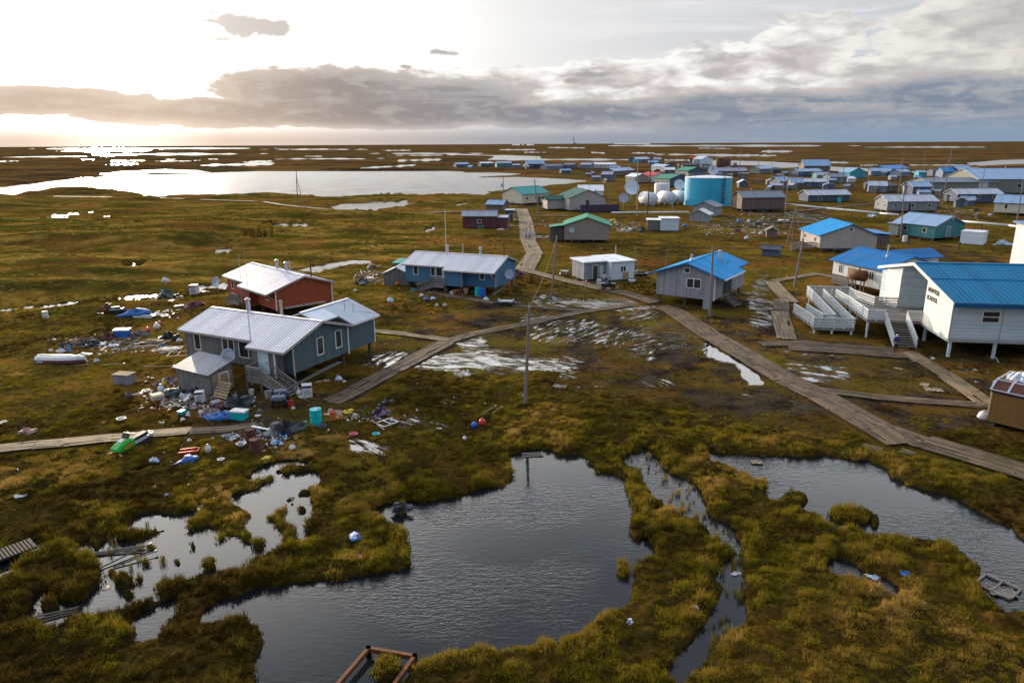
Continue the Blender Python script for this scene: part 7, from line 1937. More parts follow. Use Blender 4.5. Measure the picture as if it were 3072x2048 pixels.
IT = [
 ('crate', 'M', 205, 255, 1.5, 'plankpale', 'grey wooden chest with slatted pale lid alone in grass left of the shed', None, -12),
 ('basin', 'M', 165, 668, .75, 'whiteplastic', 'round white basin lying alone in grass above the left boardwalk'),
 ('stick', 'M', 365, 240, 1.6, 'lumber', 'thick tan log lying right of the slatted chest'),
 ('bag', 'M', 240, 405, 1.0, 'darkbag', 'black bag at the left end of the shed rubbish'),
 ('cloth', 'M', 345, 380, 1.3, 'pinkcloth', 'faded pink cloth right of the black bag at the rubbish end'),
 ('basin', 'M', 435, 355, .7, 'whiteplastic', 'pale oval tub between pink cloth and yellow crate'),
 ('box', 'M', 560, 430, .9, 'beige', 'yellowed open box left of the green tarpaulin'),
 ('tarp', 'M', 700, 385, 1.7, 'greentarp', 'big dark green tarpaulin bundle left of the lean-to shed'),
 ('jug', 'M', 605, 360, .9, 'dishwhite', 'pale blue jug leaning on the green tarpaulin bundle'),
 ('jug', 'M', 640, 290, .7, 'yellow', 'yellowish jug behind the green tarpaulin bundle'),
 ('heap', 'M', 690, 240, 1.2, 'cloth', 'mixed rag heap behind the green tarpaulin bundle'),
 ('frame', 'M', 740, 490, 1.5, 'lumbergrey', 'grey slatted timber frame at the near edge of the shed rubbish'),
 ('heap', 'M', 880, 430, 1.2, 'whitebag', 'white crumpled rubbish in front of the lean-to shed wall'),
 ('heap', 'M', 985, 345, 1.5, 'purple', 'dark purple bag heap against the lean-to shed wall'),
 ('washer', 'M', 1035, 460, .95, 'whiteplastic', 'white appliance standing in front of the lean-to shed', None, 10),
 ('drum', 'M', 1155, 520, .7, 'steel', 'round steel drum end facing the camera before the shed'),
 ('bag', 'M', 960, 510, .7, 'bluebag', 'small pale blue bag left of the steel drum'),
 ('heap', 'M', 1265, 530, 1.1, 'darkred', 'dark maroon heap right of the steel drum'),
 ('heap', 'M', 1460, 500, 2.0, 'darkbag', 'largest dark heap between shed and stairs'),
 ('bag', 'M', 1590, 465, .9, 'whitebag', 'white bag on the right side of the largest dark heap'),
 ('bucket', 'M', 1600, 385, .6, 'whiteplastic', 'white bucket behind the largest dark heap'),
 ('tarp', 'M', 1240, 640, 1.7, 'bluetarp', 'long flat blue tarpaulin at the edge of the yard rubbish', None, 0),
 ('cooler', 'M', 1470, 650, 1.15, 'cyanbarrel', 'teal cooler with white lid beside the blue tarpaulin', None, -10),
 ('sheet', 'M', 1555, 560, .9, 'rust', 'rusty orange metal sheet right of the teal cooler'),
 ('bag', 'M', 1700, 580, .9, 'greentarp', 'dark green bag in the yard right of the rusty sheet'),
 ('basin', 'M', 1668, 632, .5, 'whiteplastic', 'white plate-like lid on the dark yard'),
 ('bucket', 'M', 1785, 420, .75, 'greyplastic', 'pale grey bucket left of the parked navy quad bike'),
 ('bucket', 'M', 2030, 515, .62, 'redplastic', 'bright red bucket right of the parked navy quad bike'),
 ('bag', 'M', 2058, 540, .5, 'whitebag', 'small white bag just below the bright red bucket'),
 ('pallet', 'M', 1295, 410, 1.6, 'lumber', 'tan pallet leaning on the lean-to shed end', None, -30, None, .6),
 ('box', 'M', 830, 590, .55, 'cyanbarrel', 'small turquoise box in grass below the shed rubbish'),
 ('bag', 'M', 842, 665, .7, 'whitebag', 'torn white bag in grass below the small turquoise box'),
 ('sheet', 'M', 600, 705, .6, 'whiteplastic', 'flat white scrap in grass left of the torn white bag'),
 ('plank', 'M', 1710, 755, 1.9, 'trim', 'whitish boards at the end of the left boardwalk'),
 ('heap', 'M', 1950, 800, 2.2, 'darkbag', 'wide black plastic heap right of the boardwalk end'),
 ('heap', 'M', 2150, 750, 1.3, 'greentarp', 'dark grey-green bundle right of the wide black heap'),
 ('washer', 'M', 2215, 405, 1.1, 'whiteplastic', 'white washing machine lying open beside the stairs foot', None, 15),
 ('jug', 'M', 2128, 410, .9, 'whiteplastic', 'white jug left of the white washing machine'),
 ('basin', 'M', 2175, 435, .9, 'whiteplastic', 'white basin in front of the white washing machine'),
 ('bag', 'M', 2090, 330, 1.0, 'bluebag', 'blue and white bundle behind the stair rail foot'),
 ('barrel', 'M', 2315, 715, 1.25, 'cyanbarrel', 'tall turquoise barrel standing on the track edge', None, 0),
 ('heap', 'M', 1130, 610, 1.3, 'cloth', 'brownish rag pile behind the blue tarpaulin'),
 ('heap', 'M', 900, 540, 1.2, 'cloth', 'mixed scrap pile right of the slatted timber frame'),
 ('heap', 'M', 560, 280, .9, 'lumbergrey', 'grey scrap pile by the post left of the shed'),
 ('stick', 'M', 600, 190, 3.0, 'lumbergrey', 'long grey rail above the rubbish left of the shed', None, -6, None, .9),
 ('sheet', 'K', 300, 110, .8, 'pinkcloth', 'narrow pink-tan board below the blue gable wall'),
 ('sheet', 'K', 395, 95, .9, 'pinkcloth', 'wider pink-tan board right of the narrow one below the blue gable'),
 ('bag', 'K', 530, 75, 1.1, 'bluebag', 'white and violet bag on bare ground below the blue wing'),
 ('bag', 'K', 600, 110, .6, 'whitebag', 'small white bag right of the white and violet bag'),
 ('cloth', 'K', 630, 450, 1.5, 'yellow', 'crumpled dark yellow cover beside the track'),
 ('heap', 'K', 470, 480, 1.1, 'pinkcloth', 'pink and white crumpled heap behind the orange bucket'),
 ('bucket', 'K', 472, 570, .7, 'orange', 'orange bucket right of the tall turquoise barrel'),
 ('bag', 'K', 350, 640, 1.0, 'purple', 'grey-violet bag at the foot of the tall turquoise barrel'),
 ('heap', 'K', 1030, 480, 1.3, 'purple', 'dark violet upholstered wreck in reddish grass'),
 ('heap', 'K', 1095, 350, 1.1, 'darkbag', 'black bundle behind the violet wreck'),
 ('frame', 'K', 1100, 600, 1.3, 'steel', 'bent grey metal frame below the violet wreck'),
 ('stick', 'K', 1000, 640, 1.8, 'trimgrey', 'thin grey stick propped by the bent metal frame'),
 ('basin', 'K', 975, 730, .6, 'cyanbarrel', 'turquoise bowl below the bent metal frame'),
 ('basin', 'K', 710, 735, .65, 'pinkplastic', 'pink pot left of the turquoise bowl'),
 ('bucket', 'K', 735, 530, .4, 'whiteplastic', 'small white cup-like pail in reddish grass'),
 ('ball', 'K', 2130, 635, .6, 'bluebarrel', 'dark blue float in grass left of the red one'),
 ('ball', 'K', 2222, 630, .65, 'redplastic', 'red float in grass right of the dark blue one'),
 ('ball', 'K', 2015, 815, .36, 'whiteplastic', 'small white float below the dark blue float'),
 ('cloth', 'K', 1700, 650, .6, 'whitecloth', 'small white rag left of the dark blue float'),
 ('sheet', 'K', 1590, 725, 1.0, 'black', 'black scrap sheet with white marks below the white rag'),
 ('stick', 'L', 1650, 1000, 1.3, 'lumber', 'short yellow stick right of the tall bare pole foot', None, 55),
 ('stick', 'L', 1560, 1010, 2.0, 'lumbergrey', 'thin grey reed stick left of the short yellow stick', None, 55),
 ('sheet', 'L', 2280, 745, 1.6, 'lumbergrey', 'grey flat board in grass right of the tall bare pole', None, -25),
 ('bag', 'N5', 1205, 540, .95, 'bluebag', 'translucent grey-blue bag right of the green snowmobile'),
 ('sled', 'N5', 1482, 470, 1.2, 'redplastic', 'red plastic sled piece above the blue bag', None, 10),
 ('tarp', 'N5', 1470, 540, 1.0, 'bluetarp', 'bright blue bag hanging together below the red sled', None, 60),
 ('jug', 'N5', 1635, 470, .7, 'whiteplastic', 'white jug lying right of the red sled'),
 ('basin', 'N5', 1735, 550, .5, 'whiteplastic', 'white bowl below and right of the white jug'),
 ('cloth', 'N5', 2085, 520, 1.3, 'yellow', 'vivid yellow jacket-like cloth by the rusty barrels'),
 ('barrel', 'N5', 1970, 390, 1.05, 'rustdk', 'rusty barrel at the rear of the two by the white rubbish'),
 ('barrel', 'N5', 2005, 460, 1.05, 'rustdk', 'rusty barrel at the front of the two by the white rubbish'),
 ('basin', 'N5', 1895, 425, .8, 'whiteplastic', 'white dish-like tub left of the rusty barrels'),
 ('heap', 'N5', 1810, 350, 1.0, 'steel', 'small broken machine left of the rear rusty barrel'),
 ('bag', 'N5', 2290, 430, .9, 'whitebag', 'round white bag at the right end of the white rubbish'),
 ('bag', 'N5', 1485, 365, .5, 'whitebag', 'small white bag under the boardwalk end'),
 ('bag', 'N5', 1670, 360, .4, 'whitebag', 'tiny white bag right of the small white bag at the boardwalk end'),
 ('sheet', 'N5', 15, 235, 1.0, 'beige', 'tan board cut by the left edge above the boardwalk'),
 ('heap', 'N5', 200, 320, .9, 'pinkcloth', 'pinkish debris in grass below the tan board at left'),
 ('cloth', 'N5', 160, 815, .9, 'whitecloth', 'white cloth in brown grass near the left edge'),
 ('cloth', 'N5', 1210, 740, .4, 'whitecloth', 'thin white scrap in the brown grass slope below the snowmobile'),
 ('cloth', 'N5', 1310, 790, .5, 'bluebag', 'pale violet scrap in the brown grass slope'),
 ('barrel', 'N4', 540, 455, .95, 'whiteplastic', 'white drum alone in the far left grass', None, 0),
 ('tarp', 'N4', 1600, 415, 2.6, 'bluetarp', 'big bright blue tarpaulin over goods in the left field', None, 20),
 ('heap', 'N4', 1430, 390, 1.8, 'darkbag', 'dark scrap heap left of the big blue tarpaulin'),
 ('sled', 'N4', 1700, 440, 2.6, 'whiteplastic', 'long white sled below the big blue tarpaulin', None, -8),
 ('sheet', 'N4', 1860, 410, 2.0, 'whiteplastic', 'white bent panel right of the big blue tarpaulin'),
 ('basin', 'N4', 1940, 440, .9, 'whiteplastic', 'white tub right of the white bent panel'),
 ('heap', 'N4', 800, 800, 1.5, 'darkbag', 'black bag pile at the left end of the long rubbish row'),
 ('bag', 'N4', 800, 770, 1.0, 'bluebag', 'light blue bag on top of the left black pile'),
 ('bag', 'N4', 720, 855, 1.2, 'whitebag', 'large white bag in front of the left black pile'),
 ('bag', 'N4', 815, 840, .8, 'bluetarp', 'deep blue bag right of the large white bag'),
 ('bag', 'N4', 600, 840, .7, 'whitebag', 'white bag at the very left tip of the rubbish row'),
 ('heap', 'N4', 950, 770, 1.7, 'brownboards', 'brown heap second from left in the rubbish row'),
 ('heap', 'N4', 1085, 780, 1.5, 'darkbag', 'dark heap in the middle of the rubbish row'),
 ('sheet', 'N4', 1200, 760, 1.6, 'whiteplastic', 'white curled sheet in the middle of the rubbish row'),
 ('sheet', 'N4', 1340, 780, 1.4, 'dishwhite', 'pale blue curled sheet right of the white curled sheet'),
 ('cooler', 'N4', 1450, 680, 1.5, 'bluebarrel', 'blue cooler with white lid in the rubbish row', None, 5),
 ('frame', 'N4', 1480, 720, 2.4, 'lumbergrey', 'grey ladder-like frame below the blue cooler', None, 8),
 ('heap', 'N4', 1280, 700, 1.8, 'rustdk', 'dark rusty scrap left of the blue cooler'),
 ('heap', 'N4', 1640, 660, 1.7, 'lumbergrey', 'grey brushwood pile right of the blue cooler'),
 ('sheet', 'N4', 1830, 740, 4.0, 'plankpale', 'big sunlit plywood floor left of the grey house', None, 4),
 ('sheet', 'N4', 2000, 820, 3.2, 'trimgrey', 'grey wet panel in front of the sunlit plywood floor', None, 6),
 ('heap', 'N4', 1990, 690, 1.9, 'black', 'black machine on the plywood left of the grey house corner'),
 ('bag', 'N4', 2110, 720, 1.0, 'whitebag', 'white ball-like bag against the grey house corner'),
 ('ball', 'N4', 1850, 585, .9, 'whiteplastic', 'white float above the plywood floor'),
 ('ball', 'N4', 1745, 610, .6, 'pinkplastic', 'pink float left of the white float'),
 ('ball', 'N4', 1880, 530, .5, 'redplastic', 'small red float above the white float'),
 ('plank', 'N4', 1650, 800, 3.4, 'lumber', 'pile of pale split boards left of the plywood floor', None, 12),
 ('plank', 'N4', 1900, 850, 2.8, 'lumber', 'boards sloping to the square timber frame', None, -20),
 ('frame', 'N4', 2105, 880, 1.9, 'lumber', 'square timber frame by the grey house left corner', None, 12),
 ('bag', 'N4', 1135, 960, .75, 'bluebag', 'small blue and white bag right of the overturned boat'),
 ('stick', 'N4', 970, 1018, 1.1, 'lumber', 'yellow stick right of the boat bow', None, 0),
 ('stick', 'N4', 1340, 1010, 2.0, 'lumber', 'longer yellow stick in grass right of the small blue bag', None, 4),
 ('plank', 'N4', 1000, 890, 1.5, 'trim', 'grey and white boards above the boat bow', None, -20),
 ('heap', 'N4', 1945, 190, 2.6, 'greentarp', 'tall dark green covered heap at the field edge'),
 ('bag', 'N4', 1955, 100, 1.5, 'whitebag', 'white bag crowning the tall dark green heap', None, 0, None, 1.0),
 ('washer', 'N4', 2290, 160, 1.4, 'whiteplastic', 'white air-conditioner-like box left of the red house', None, 0),
 ('sheet', 'N4', 2400, 130, 2.0, 'whiteplastic', 'white sheet between the white box and the red house'),
 ('sheet', 'N4', 1680, 205, 2.2, 'trim', 'pale sheet left of the tall dark green heap'),
 ('heap', 'N4', 2270, 330, 2.0, 'darkred', 'dark red scrap heap behind the grey house roof'),
 ('sheet', 'N4', 2110, 330, 1.6, 'whiteplastic', 'white scrap left of the dark red heap'),
 ('sheet', 'N4', 2030, 290, 1.2, 'trim', 'pale scrap left of the white scrap by the dark red heap'),
 ('ball', 'R6', 200, 835, .8, 'orange', 'orange float in front of the small plank shed'),
 ('ball', 'R6', 250, 810, .75, 'bluebarrel', 'dark blue float right of the orange one'),
 ('ball', 'R6', 292, 810, .5, 'yellow', 'yellow float right of the dark blue one'),
 ('bag', 'R6', 100, 1060, 1.5, 'bluebag', 'large white and blue bag alone in the grass left of the blue house'),
 ('bag', 'R6', 870, 1120, 1.1, 'pinkcloth', 'peach bag in grass in front of the plank path'),
 ('bag', 'R6', 755, 1120, .9, 'greyplastic', 'grey bag left of the peach bag'),
 ('bag', 'R6', 600, 1030, 1.0, 'bluecloth', 'blue bag near the plank path, left of a pair'),
 ('bag', 'R6', 700, 1030, 1.1, 'bluebag', 'lighter blue bag near the plank path, right of a pair'),
 ('ball', 'R6', 540, 1000, .6, 'dishwhite', 'pale ball left of the blue bags'),
 ('heap', 'R6', 430, 910, 1.1, 'teal', 'teal net heap under the left end of the blue house'),
 ('plank', 'R6', 505, 815, 1.2, 'trim', 'white board leaning at the blue house left end', None, 40),
 ('ball', 'R6', 770, 830, .75, 'yellow', 'yellow float hung on the blue house stair rail', None, 0, None, 1.35),
 ('box', 'R6', 1040, 960, 1.3, 'rust', 'rust-brown box under the blue house'),
 ('box', 'R6', 985, 955, .8, 'whiteplastic', 'white box at the left of the rust-brown box'),
 ('jug', 'R6', 888, 915, .8, 'whiteplastic', 'white jug under the blue house left of the boxes'),
 ('bag', 'R6', 1105, 960, .7, 'bluebag', 'pale bag right of the rust-brown box'),
 ('bucket', 'R6', 1165, 955, 1.0, 'carboard', 'tall brown basket under the blue house'),
 ('heap', 'R6', 1265, 950, 1.4, 'black', 'black machine under the blue house left of the barrels'),
 ('barrel', 'R6', 1335, 975, 1.2, 'cyanbarrel', 'turquoise barrel under the blue house', None, 0),
 ('barrel', 'R6', 1400, 990, 1.25, 'bluebarrel', 'blue barrel right of the turquoise barrel under the blue house', None, 0),
 ('bag', 'R6', 1455, 1040, 1.3, 'bluebag', 'blue and white bundle on the path in front of the blue barrel'),
 ('heap', 'R6', 1900, 720, 1.8, 'darkred', 'dark red bush-like heap at the far gable of the blue house', None, 0, None, .5),
 ('heap', 'N3', 1230, 720, 2.0, 'lumber', 'reddish board pile beyond the red house'),
 ('frame', 'N3', 1150, 800, 3.5, 'lumber', 'broken timber frame on the ground left of the plank shed'),
 ('stick', 'N3', 1130, 765, 2.2, 'trim', 'white leaning post among broken timber'),
 ('stick', 'N3', 1190, 795, 2.2, 'trim', 'second white post right of the leaning post'),
 ('heap', 'N3', 1130, 860, 2.2, 'darkbag', 'dark scrap heap below the broken timber frame'),
 ('box', 'N3', 1205, 835, 1.2, 'beige', 'cream carton among broken timber by the plank shed'),
 ('plank', 'N3', 1290, 840, 2.4, 'lumber', 'pale boards leaning left of the plank shed', None, 60),
 ('bag', 'R2', 1830, 605, .8, 'whitebag', 'small white bag in grass below the dark scrap heap'),
 ('bag', 'R7', 250, 485, 1.3, 'purple', 'dark violet bag left of the flat-roofed house'),
 ('bag', 'R7', 305, 490, 1.3, 'darkred', 'dark red bag left of the flat-roofed house'),
 ('sheet', 'R7', 275, 455, 1.8, 'whiteplastic', 'white mattress-like sheet behind the violet bags'),
 ('bag', 'R7', 400, 520, 1.0, 'darkbag', 'black bag at the near corner of the flat-roofed house'),
 ('cloth', 'R7', 510, 550, 1.6, 'darkred', 'red cloth pile before the flat-roofed house door'),
 ('heap', 'R7', 585, 535, 1.3, 'slate', 'dark covered grill right of the red cloth pile'),
 ('washer', 'R7', 580, 575, .85, 'whiteplastic', 'white drum-like machine before the red cloth pile'),
 ('bag', 'R7', 470, 550, .8, 'pinkplastic', 'pinkish bag left of the red cloth pile'),
 ('basin', 'R7', 870, 550, 1.3, 'dishwhite', 'pale blue oval tub right of the flat-roofed house'),
 ('box', 'T2', 1330, 1380, 1.0, 'whiteplastic', 'white box left of the snowmobiles'),
 ('bucket', 'T2', 1415, 1390, .8, 'whiteplastic', 'white bucket, left of a pair by the snowmobiles'),
 ('bucket', 'T2', 1445, 1390, .8, 'whiteplastic', 'white bucket, right of a pair by the snowmobiles'),
 ('bag', 'T2', 1140, 1190, 1.2, 'whitebag', 'white bag behind the green-roofed house'),
 ('bag', 'T2', 1215, 1230, 1.3, 'whitebag', 'white bag beside the person in turquoise'),
 ('heap', 'T2', 1150, 1300, 1.5, 'cloth', 'scrap heap at the right wall of the green-roofed house'),
 ('drum', 'T2', 1165, 1200, .9, 'yellow', 'pale yellow drum by the boardwalk beyond the green-roofed house'),
 ('ball', 'T1', 1195, 1205, 1.0, 'yellow', 'yellow float beside the grey lean-to shed'),
 ('ball', 'T1', 1275, 1205, .8, 'whiteplastic', 'white float right of the yellow float'),
 ('box', 'T1', 600, 1325, 1.3, 'teal', 'teal box in front of the dark red shack'),
 ('plank', 'T1', 950, 1340, 3.0, 'trim', 'whitish boards right of the dark red shack'),
 ('basin', 'T1', 985, 1362, 1.0, 'whiteplastic', 'white tub below the whitish boards'),
 ('frame', 'T1', 1640, 1480, 3.4, 'trim', 'white rectangular frame beside the grey annex'),
 ('heap', 'T1', 1900, 1500, 1.8, 'darkbag', 'dark scrap in front of the grey annex'),
 ('barrel', 'T1', 1050, 905, 1.6, 'redplastic', 'red barrel at the cream house corner'),
 ('heap', 'T1', 1160, 900, 2.0, 'bluecloth', 'blue goods along the cream house wall'),
 ('plank', 'T1', 1690, 960, 5, 'lumbergrey', 'grey timber stack left of the cream building'),
 ('heap', 'T3', 900, 1290, 1.6, 'bluecloth', 'blue bundle right of the boxy white shed'),
 ('tyre', 'T3', 1720, 1130, 2.4, 'tyre', 'grey wheel-like reel near the long brown house'),
 ('plank', 'T4', 560, 1090, 11, 'trimgrey', 'long grey timber rafts below the long brown house', None, -4),
 ('barrel', 'T4', 465, 1040, 1.4, 'cyanbarrel', 'turquoise barrel under the long brown house', None, 0),
 ('ball', 'T4', 90, 1225, 1.2, 'bluebarrel', 'blue float on the track below the long brown house'),
 ('ball', 'T4', 245, 1222, 1.0, 'whiteplastic', 'white float right of the blue float on the track'),
 ('heap', 'T4', 60, 1370, 1.6, 'darkred', 'dark red scrap left of the slatted drying shed'),
 ('heap', 'T4', 400, 1250, 1.6, 'black', 'black tarp with yellow end by the track'),
 ('cloth', 'T4', 495, 1250, 1.4, 'yellow', 'yellow cloth right of the black tarp by the track'),
 ('bag', 'T4', 440, 1400, 1.5, 'whitebag', 'white rubbish left of the slatted drying shed'),
 ('bag', 'T4', 205, 1480, 1.6, 'bluebag', 'pale blue rubbish pile alone below the track'),
 ('bag', 'T4', 340, 1395, 1.2, 'pinkcloth', 'pinkish rubbish left of the white rubbish'),
 ('sheet', 'T4', 800, 1185, 4, 'whiteplastic', 'white flat sheet by the bare pole'),
 ('barrel', 'T4', 1697, 895, 1.6, 'cyanbarrel', 'turquoise barrel in front of the squat dark cabin', None, 0),
 ('plank', 'T4', 1385, 880, 3.2, 'lumber', 'tan boards leaning on the squat dark cabin', None, 80),
 ('box', 'T4', 395, 580, 3.4, 'brownboards', 'brown hut-like crate alone on yellow grass'),
 ('barrel', 'T5', 1415, 830, 1.8, 'bluebarrel', 'blue barrel before the striped-roof house', None, 0),
 ('heap', 'T5', 960, 965, 2.4, 'bluecloth', 'blue and white goods right of the patched-roof house'),
 ('heap', 'T5', 1050, 930, 2.2, 'black', 'black goods beyond the blue and white goods'),
 ('cloth', 'T5', 1560, 955, 2.2, 'yellow', 'yellow tarp on grass left of the pale green house'),
 ('heap', 'T5', 1630, 955, 2.0, 'darkbag', 'dark heap right of the yellow tarp'),
 ('bag', 'T5', 1840, 1030, 1.8, 'whitebag', 'white bags left of the pale green house'),
 ('heap', 'T5', 2030, 1470, 2.6, 'bluebag', 'pale blue scrap right of the flat-topped shed'),
 ('heap', 'T5', 80, 1050, 2.0, 'bluebag', 'pale blue scrap under the pipe below the patched-roof house'),
 ('barrel', 'T5', 565, 1420, 1.3, 'whiteplastic', 'white drum between the teal house and white house wing', None, 0),
 ('ball', 'R8', 1408, 492, .9, 'orange', 'orange float in grass behind the white house wing'),
 ('box', 'R8', 1100, 385, .9, 'greentarp', 'green box by the tan house rear wing'),
 ('bag', 'T6', 1515, 905, .6, 'whitebag', 'small white bag near the first school pile'),
 ('cloth', 'T6', 1900, 1005, .6, 'bluebag', 'pale scrap in grass below the school'),
 ('cloth', 'T6', 1912, 1115, .4, 'whitecloth', 'white scrap right of the diagonal boardwalk'),
 ('stick', 'T6', 2102, 925, 1.2, 'trim', 'short white post behind the plywood bin', None, 70),
 ('sheet', 'T6', 1520, 1195, 1.9, 'lumber', 'yellowish plywood board lying in the mud', None, -15),
 ('sheet', 'T6', 1440, 1150, 1.4, 'lumber', 'smaller yellowish board behind the plywood board'),
 ('sheet', 'T6', 1200, 1000, 1.0, 'lumber', 'tan scrap board in the puddle area'),
 ('plank', 'F4', 820, 195, 1.4, 'plankpale', 'loose boards at the pond bank below the boardwalk', None, -50),
 ('plank', 'F4', 1025, 220, 1.0, 'plankpale', 'short loose board on the bank nearer the boardwalk', None, -50),
 ('sheet', 'F4', 140, 258, 1.0, 'lumber', 'yellowish board floating at the right pond tip', None, -5),
 ('frame', 'F4', 1560, 985, 1.5, 'lumbergrey', 'grey plank frame half sunk at the right pond edge', None, -55),
 ('sheet', 'F4', 1590, 1020, 1.6, 'lumbergrey', 'dark board floating below the sunken frame', None, -10),
 ('cloth', 'F4', 830, 925, .9, 'bluebag', 'pale bag in the narrow pool'),
 ('cloth', 'F4', 1005, 935, .9, 'bluetarp', 'dark blue cloth right of the pale bag in the narrow pool'),
 ('cloth', 'F4', 1115, 1112, .35, 'whitecloth', 'tiny white scrap in the lower right grass'),
 ('cloth', 'F3', 1020, 1195, .55, 'bluebag', 'pale blue scrap on the bank of the main pond'),
 ('ball', 'F3', 1440, 1110, .32, 'whiteplastic', 'small white ball in grass left of the stream'),
 ('cloth', 'F3', 1700, 860, .7, 'whitecloth', 'white rag at the stream bend'),
 ('sheet', 'F3', 140, 1358, .7, 'dishwhite', 'pale flat scrap in the grass at the bottom bank'),
 ('cloth', 'F2', 770, 660, 1.2, 'bluecloth', 'blue cloth in the grass spit of the main pond'),
 ('cloth', 'F2', 785, 785, .9, 'pinkcloth', 'pale pink cloth on the grass spit below the blue cloth'),
 ('heap', 'F2', 1055, 480, .9, 'darkbag', 'black lump in the water at the pond inlet', None, 0, None, -.12),
 ('plank', 'F3', 420, 130, 1.5, 'lumbergrey', 'grey boards floating at the top of the main pond', None, 3),
 ('plank', 'F1', 1050, 390, 2.6, 'pile', 'dark half-sunk ladder in the left marsh', None, 12),
 ('stick', 'F1', 1070, 440, 3.0, 'pile', 'long dark beam lying diagonally in the left marsh', None, 52),
 ('stick', 'F1', 1190, 450, 2.0, 'pile', 'second dark beam right of the diagonal beam', None, 38),
 ('plank', 'F1', 490, 950, 1.8, 'pile', 'thin grey board in the lower left marsh channel', None, 22),
 ('cloth', 'F1', 940, 690, .55, 'beige', 'tan scrap floating in the left marsh'),
]
for q in IT:
    item(q[0], q[1], q[2], q[3], q[4], q[5], q[6], *(q[7:] if len(q) > 7 else ()))
# white rubbish cluster beside the rusty barrels
for k in range(16):
    item('bag', 'N5', 2130 + RN.uniform(0, 130), 330 + RN.uniform(0, 75), RN.uniform(.35, .65), RN.choice(['whitebag', 'bluebag', 'whitebag', 'bluecloth']), 'bag in the white and blue rubbish beside the rusty barrels', group='rubbish beside the rusty barrels')
# old bridge frame in the near pond and plank walk at the left edge
fr = thing('rusty_frame', 'rust-brown angular beam frame standing in the main pond at the bottom edge', 'frame', g('F2', 850, 1355), 0)
o0 = fr.location.copy()
for nm, (a, b) in {'long_beam': ((850, 1355), (640, 1600)), 'cross_beam': ((850, 1355), (1140, 1405)), 'short_beam': ((1140, 1405), (1000, 1600))}.items():
    A, B2 = g('F2', *a, .15) - o0, g('F2', *b, .15) - o0
    A.z = B2.z = .16
    MB().beam(A, B2, .15, .2).build('beam', M['rust'], fr)
    for q in (A, B2): MB().box(q.x - .09, q.x + .09, q.y - .09, q.y + .09, -.8, .27).build('post', M['rustdk'], fr)
lw = thing('broken_walkway', 'broken plank walkway with missing boards over the left marsh', 'walkway', g('F1', 130, 410), 0)
A, B2 = g('F1', -60, 455, .1) - lw.location, g('F1', 300, 325, .1) - lw.location
d_ = (B2 - A).normalized()
nr_ = Vector((-d_.y, d_.x, 0))
for e in (-.45, .45):
    MB().beam(A + nr_ * e, B2 + nr_ * e, .1, .12).build('stringer', M['pile'], lw)
for k in range(11):
    q = A.lerp(B2, (k + .3) / 11)
    m = MB(); m.tone = RN.random()
    m.beam(q - nr_ * .6 + Vector((0, 0, .09)), q + nr_ * .6 + Vector((0, 0, .09)), .22, .05)
    m.build('board', M['pile'], lw)
# uncountable small litter
lm = MB()
for (r, x0, x1, y0, y1, n, s0, s1) in (('M', 250, 1700, 180, 640, 480, .07, .26), ('N4', 560, 2100, 640, 900, 300, .09, .3), ('N4', 1500, 2300, 150, 460, 220, .12, .4), ('N5', 1750, 2340, 200, 480, 180, .05, .2), ('K', 250, 1400, 380, 700, 110, .05, .18), ('R6', 0, 1550, 780, 1130, 110, .07, .22), ('R7', 220, 760, 470, 620, 120, .1, .3), ('N3', 1050, 1400, 660, 870, 100, .12, .4), ('T3', 850, 2100, 1120, 1480, 220, .2, .5), ('T4', 0, 900, 1020, 1480, 200, .2, .6), ('T2', 1100, 1800, 1180, 1420, 120, .15, .5), ('N5', 0, 2300, 150, 900, 70, .05, .16), ('L', 300, 2300, 600, 1200, 50, .05, .15), ('T6', 1450, 2050, 850, 1250, 40, .06, .2), ('T5', 600, 2100, 880, 1100, 150, .2, .6), ('T1', 300, 2300, 850, 1500, 120, .15, .5)):
    cxm, cym = (x0 + x1) / 2, (y0 + y1) / 2
    for k in range(n):
        a, b = RN.gauss(0, .42), RN.gauss(0, .42)
        if abs(a) > 1 or abs(b) > 1: continue
        p = g(r, cxm + a * (x1 - x0) / 2, cym + b * (y1 - y0) / 2)
        s = RN.uniform(s0, s1)
        e = RN.uniform(0, 3.1)
        lm.tone = RN.random()
        z = RN.uniform(.02, .12)
        c, w = math.cos(e) * s, math.sin(e) * s
        f = RN.uniform(.25, .7)
        t1, t2 = RN.uniform(-.3, .3) * s, RN.uniform(-.3, .3) * s
        top = [(p.x - c, p.y - w, z + .02), (p.x + w * f, p.y - c * f, z + abs(t1)), (p.x + c, p.y + w, z + .05), (p.x - w * f, p.y + c * f, z + abs(t2))]
        bot = [(x, y, -.05) for x, y, _ in top]
        lm.add(top + bot, [(0, 1, 2, 3), (0, 4, 5, 1), (1, 5, 6, 2), (2, 6, 7, 3), (3, 7, 4, 0)])
def litter_fn(t, b):
    w = t.attr('tone')
    cr = t.new('ShaderNodeValToRGB')
    cr.color_ramp.interpolation = 'CONSTANT'
    cols = [(0, (.36, .35, .34)), (.12, (.025, .025, .03)), (.36, (.20, .14, .09)), (.62, (.40, .40, .41)), (.69, (.09, .065, .055)), (.82, (.04, .16, .32)), (.88, (.34, .10, .08)), (.92, (.45, .45, .48)), (.97, (.04, .28, .28))]
    els = cr.color_ramp.elements
    while len(els) < len(cols): els.new(.5)
    for e, (p, c) in zip(els, cols): e.position, e.color = p, (*c, 1)
    t.put(cr.inputs[0], w)
    t.put(b.inputs['Base Color'], cr.outputs[0])
tag(lm.build('litter', mat('litter_scraps', litter_fn, .6)), 'small scattered rubbish scraps strewn round the houses and heaps', 'litter', None, 'stuff')
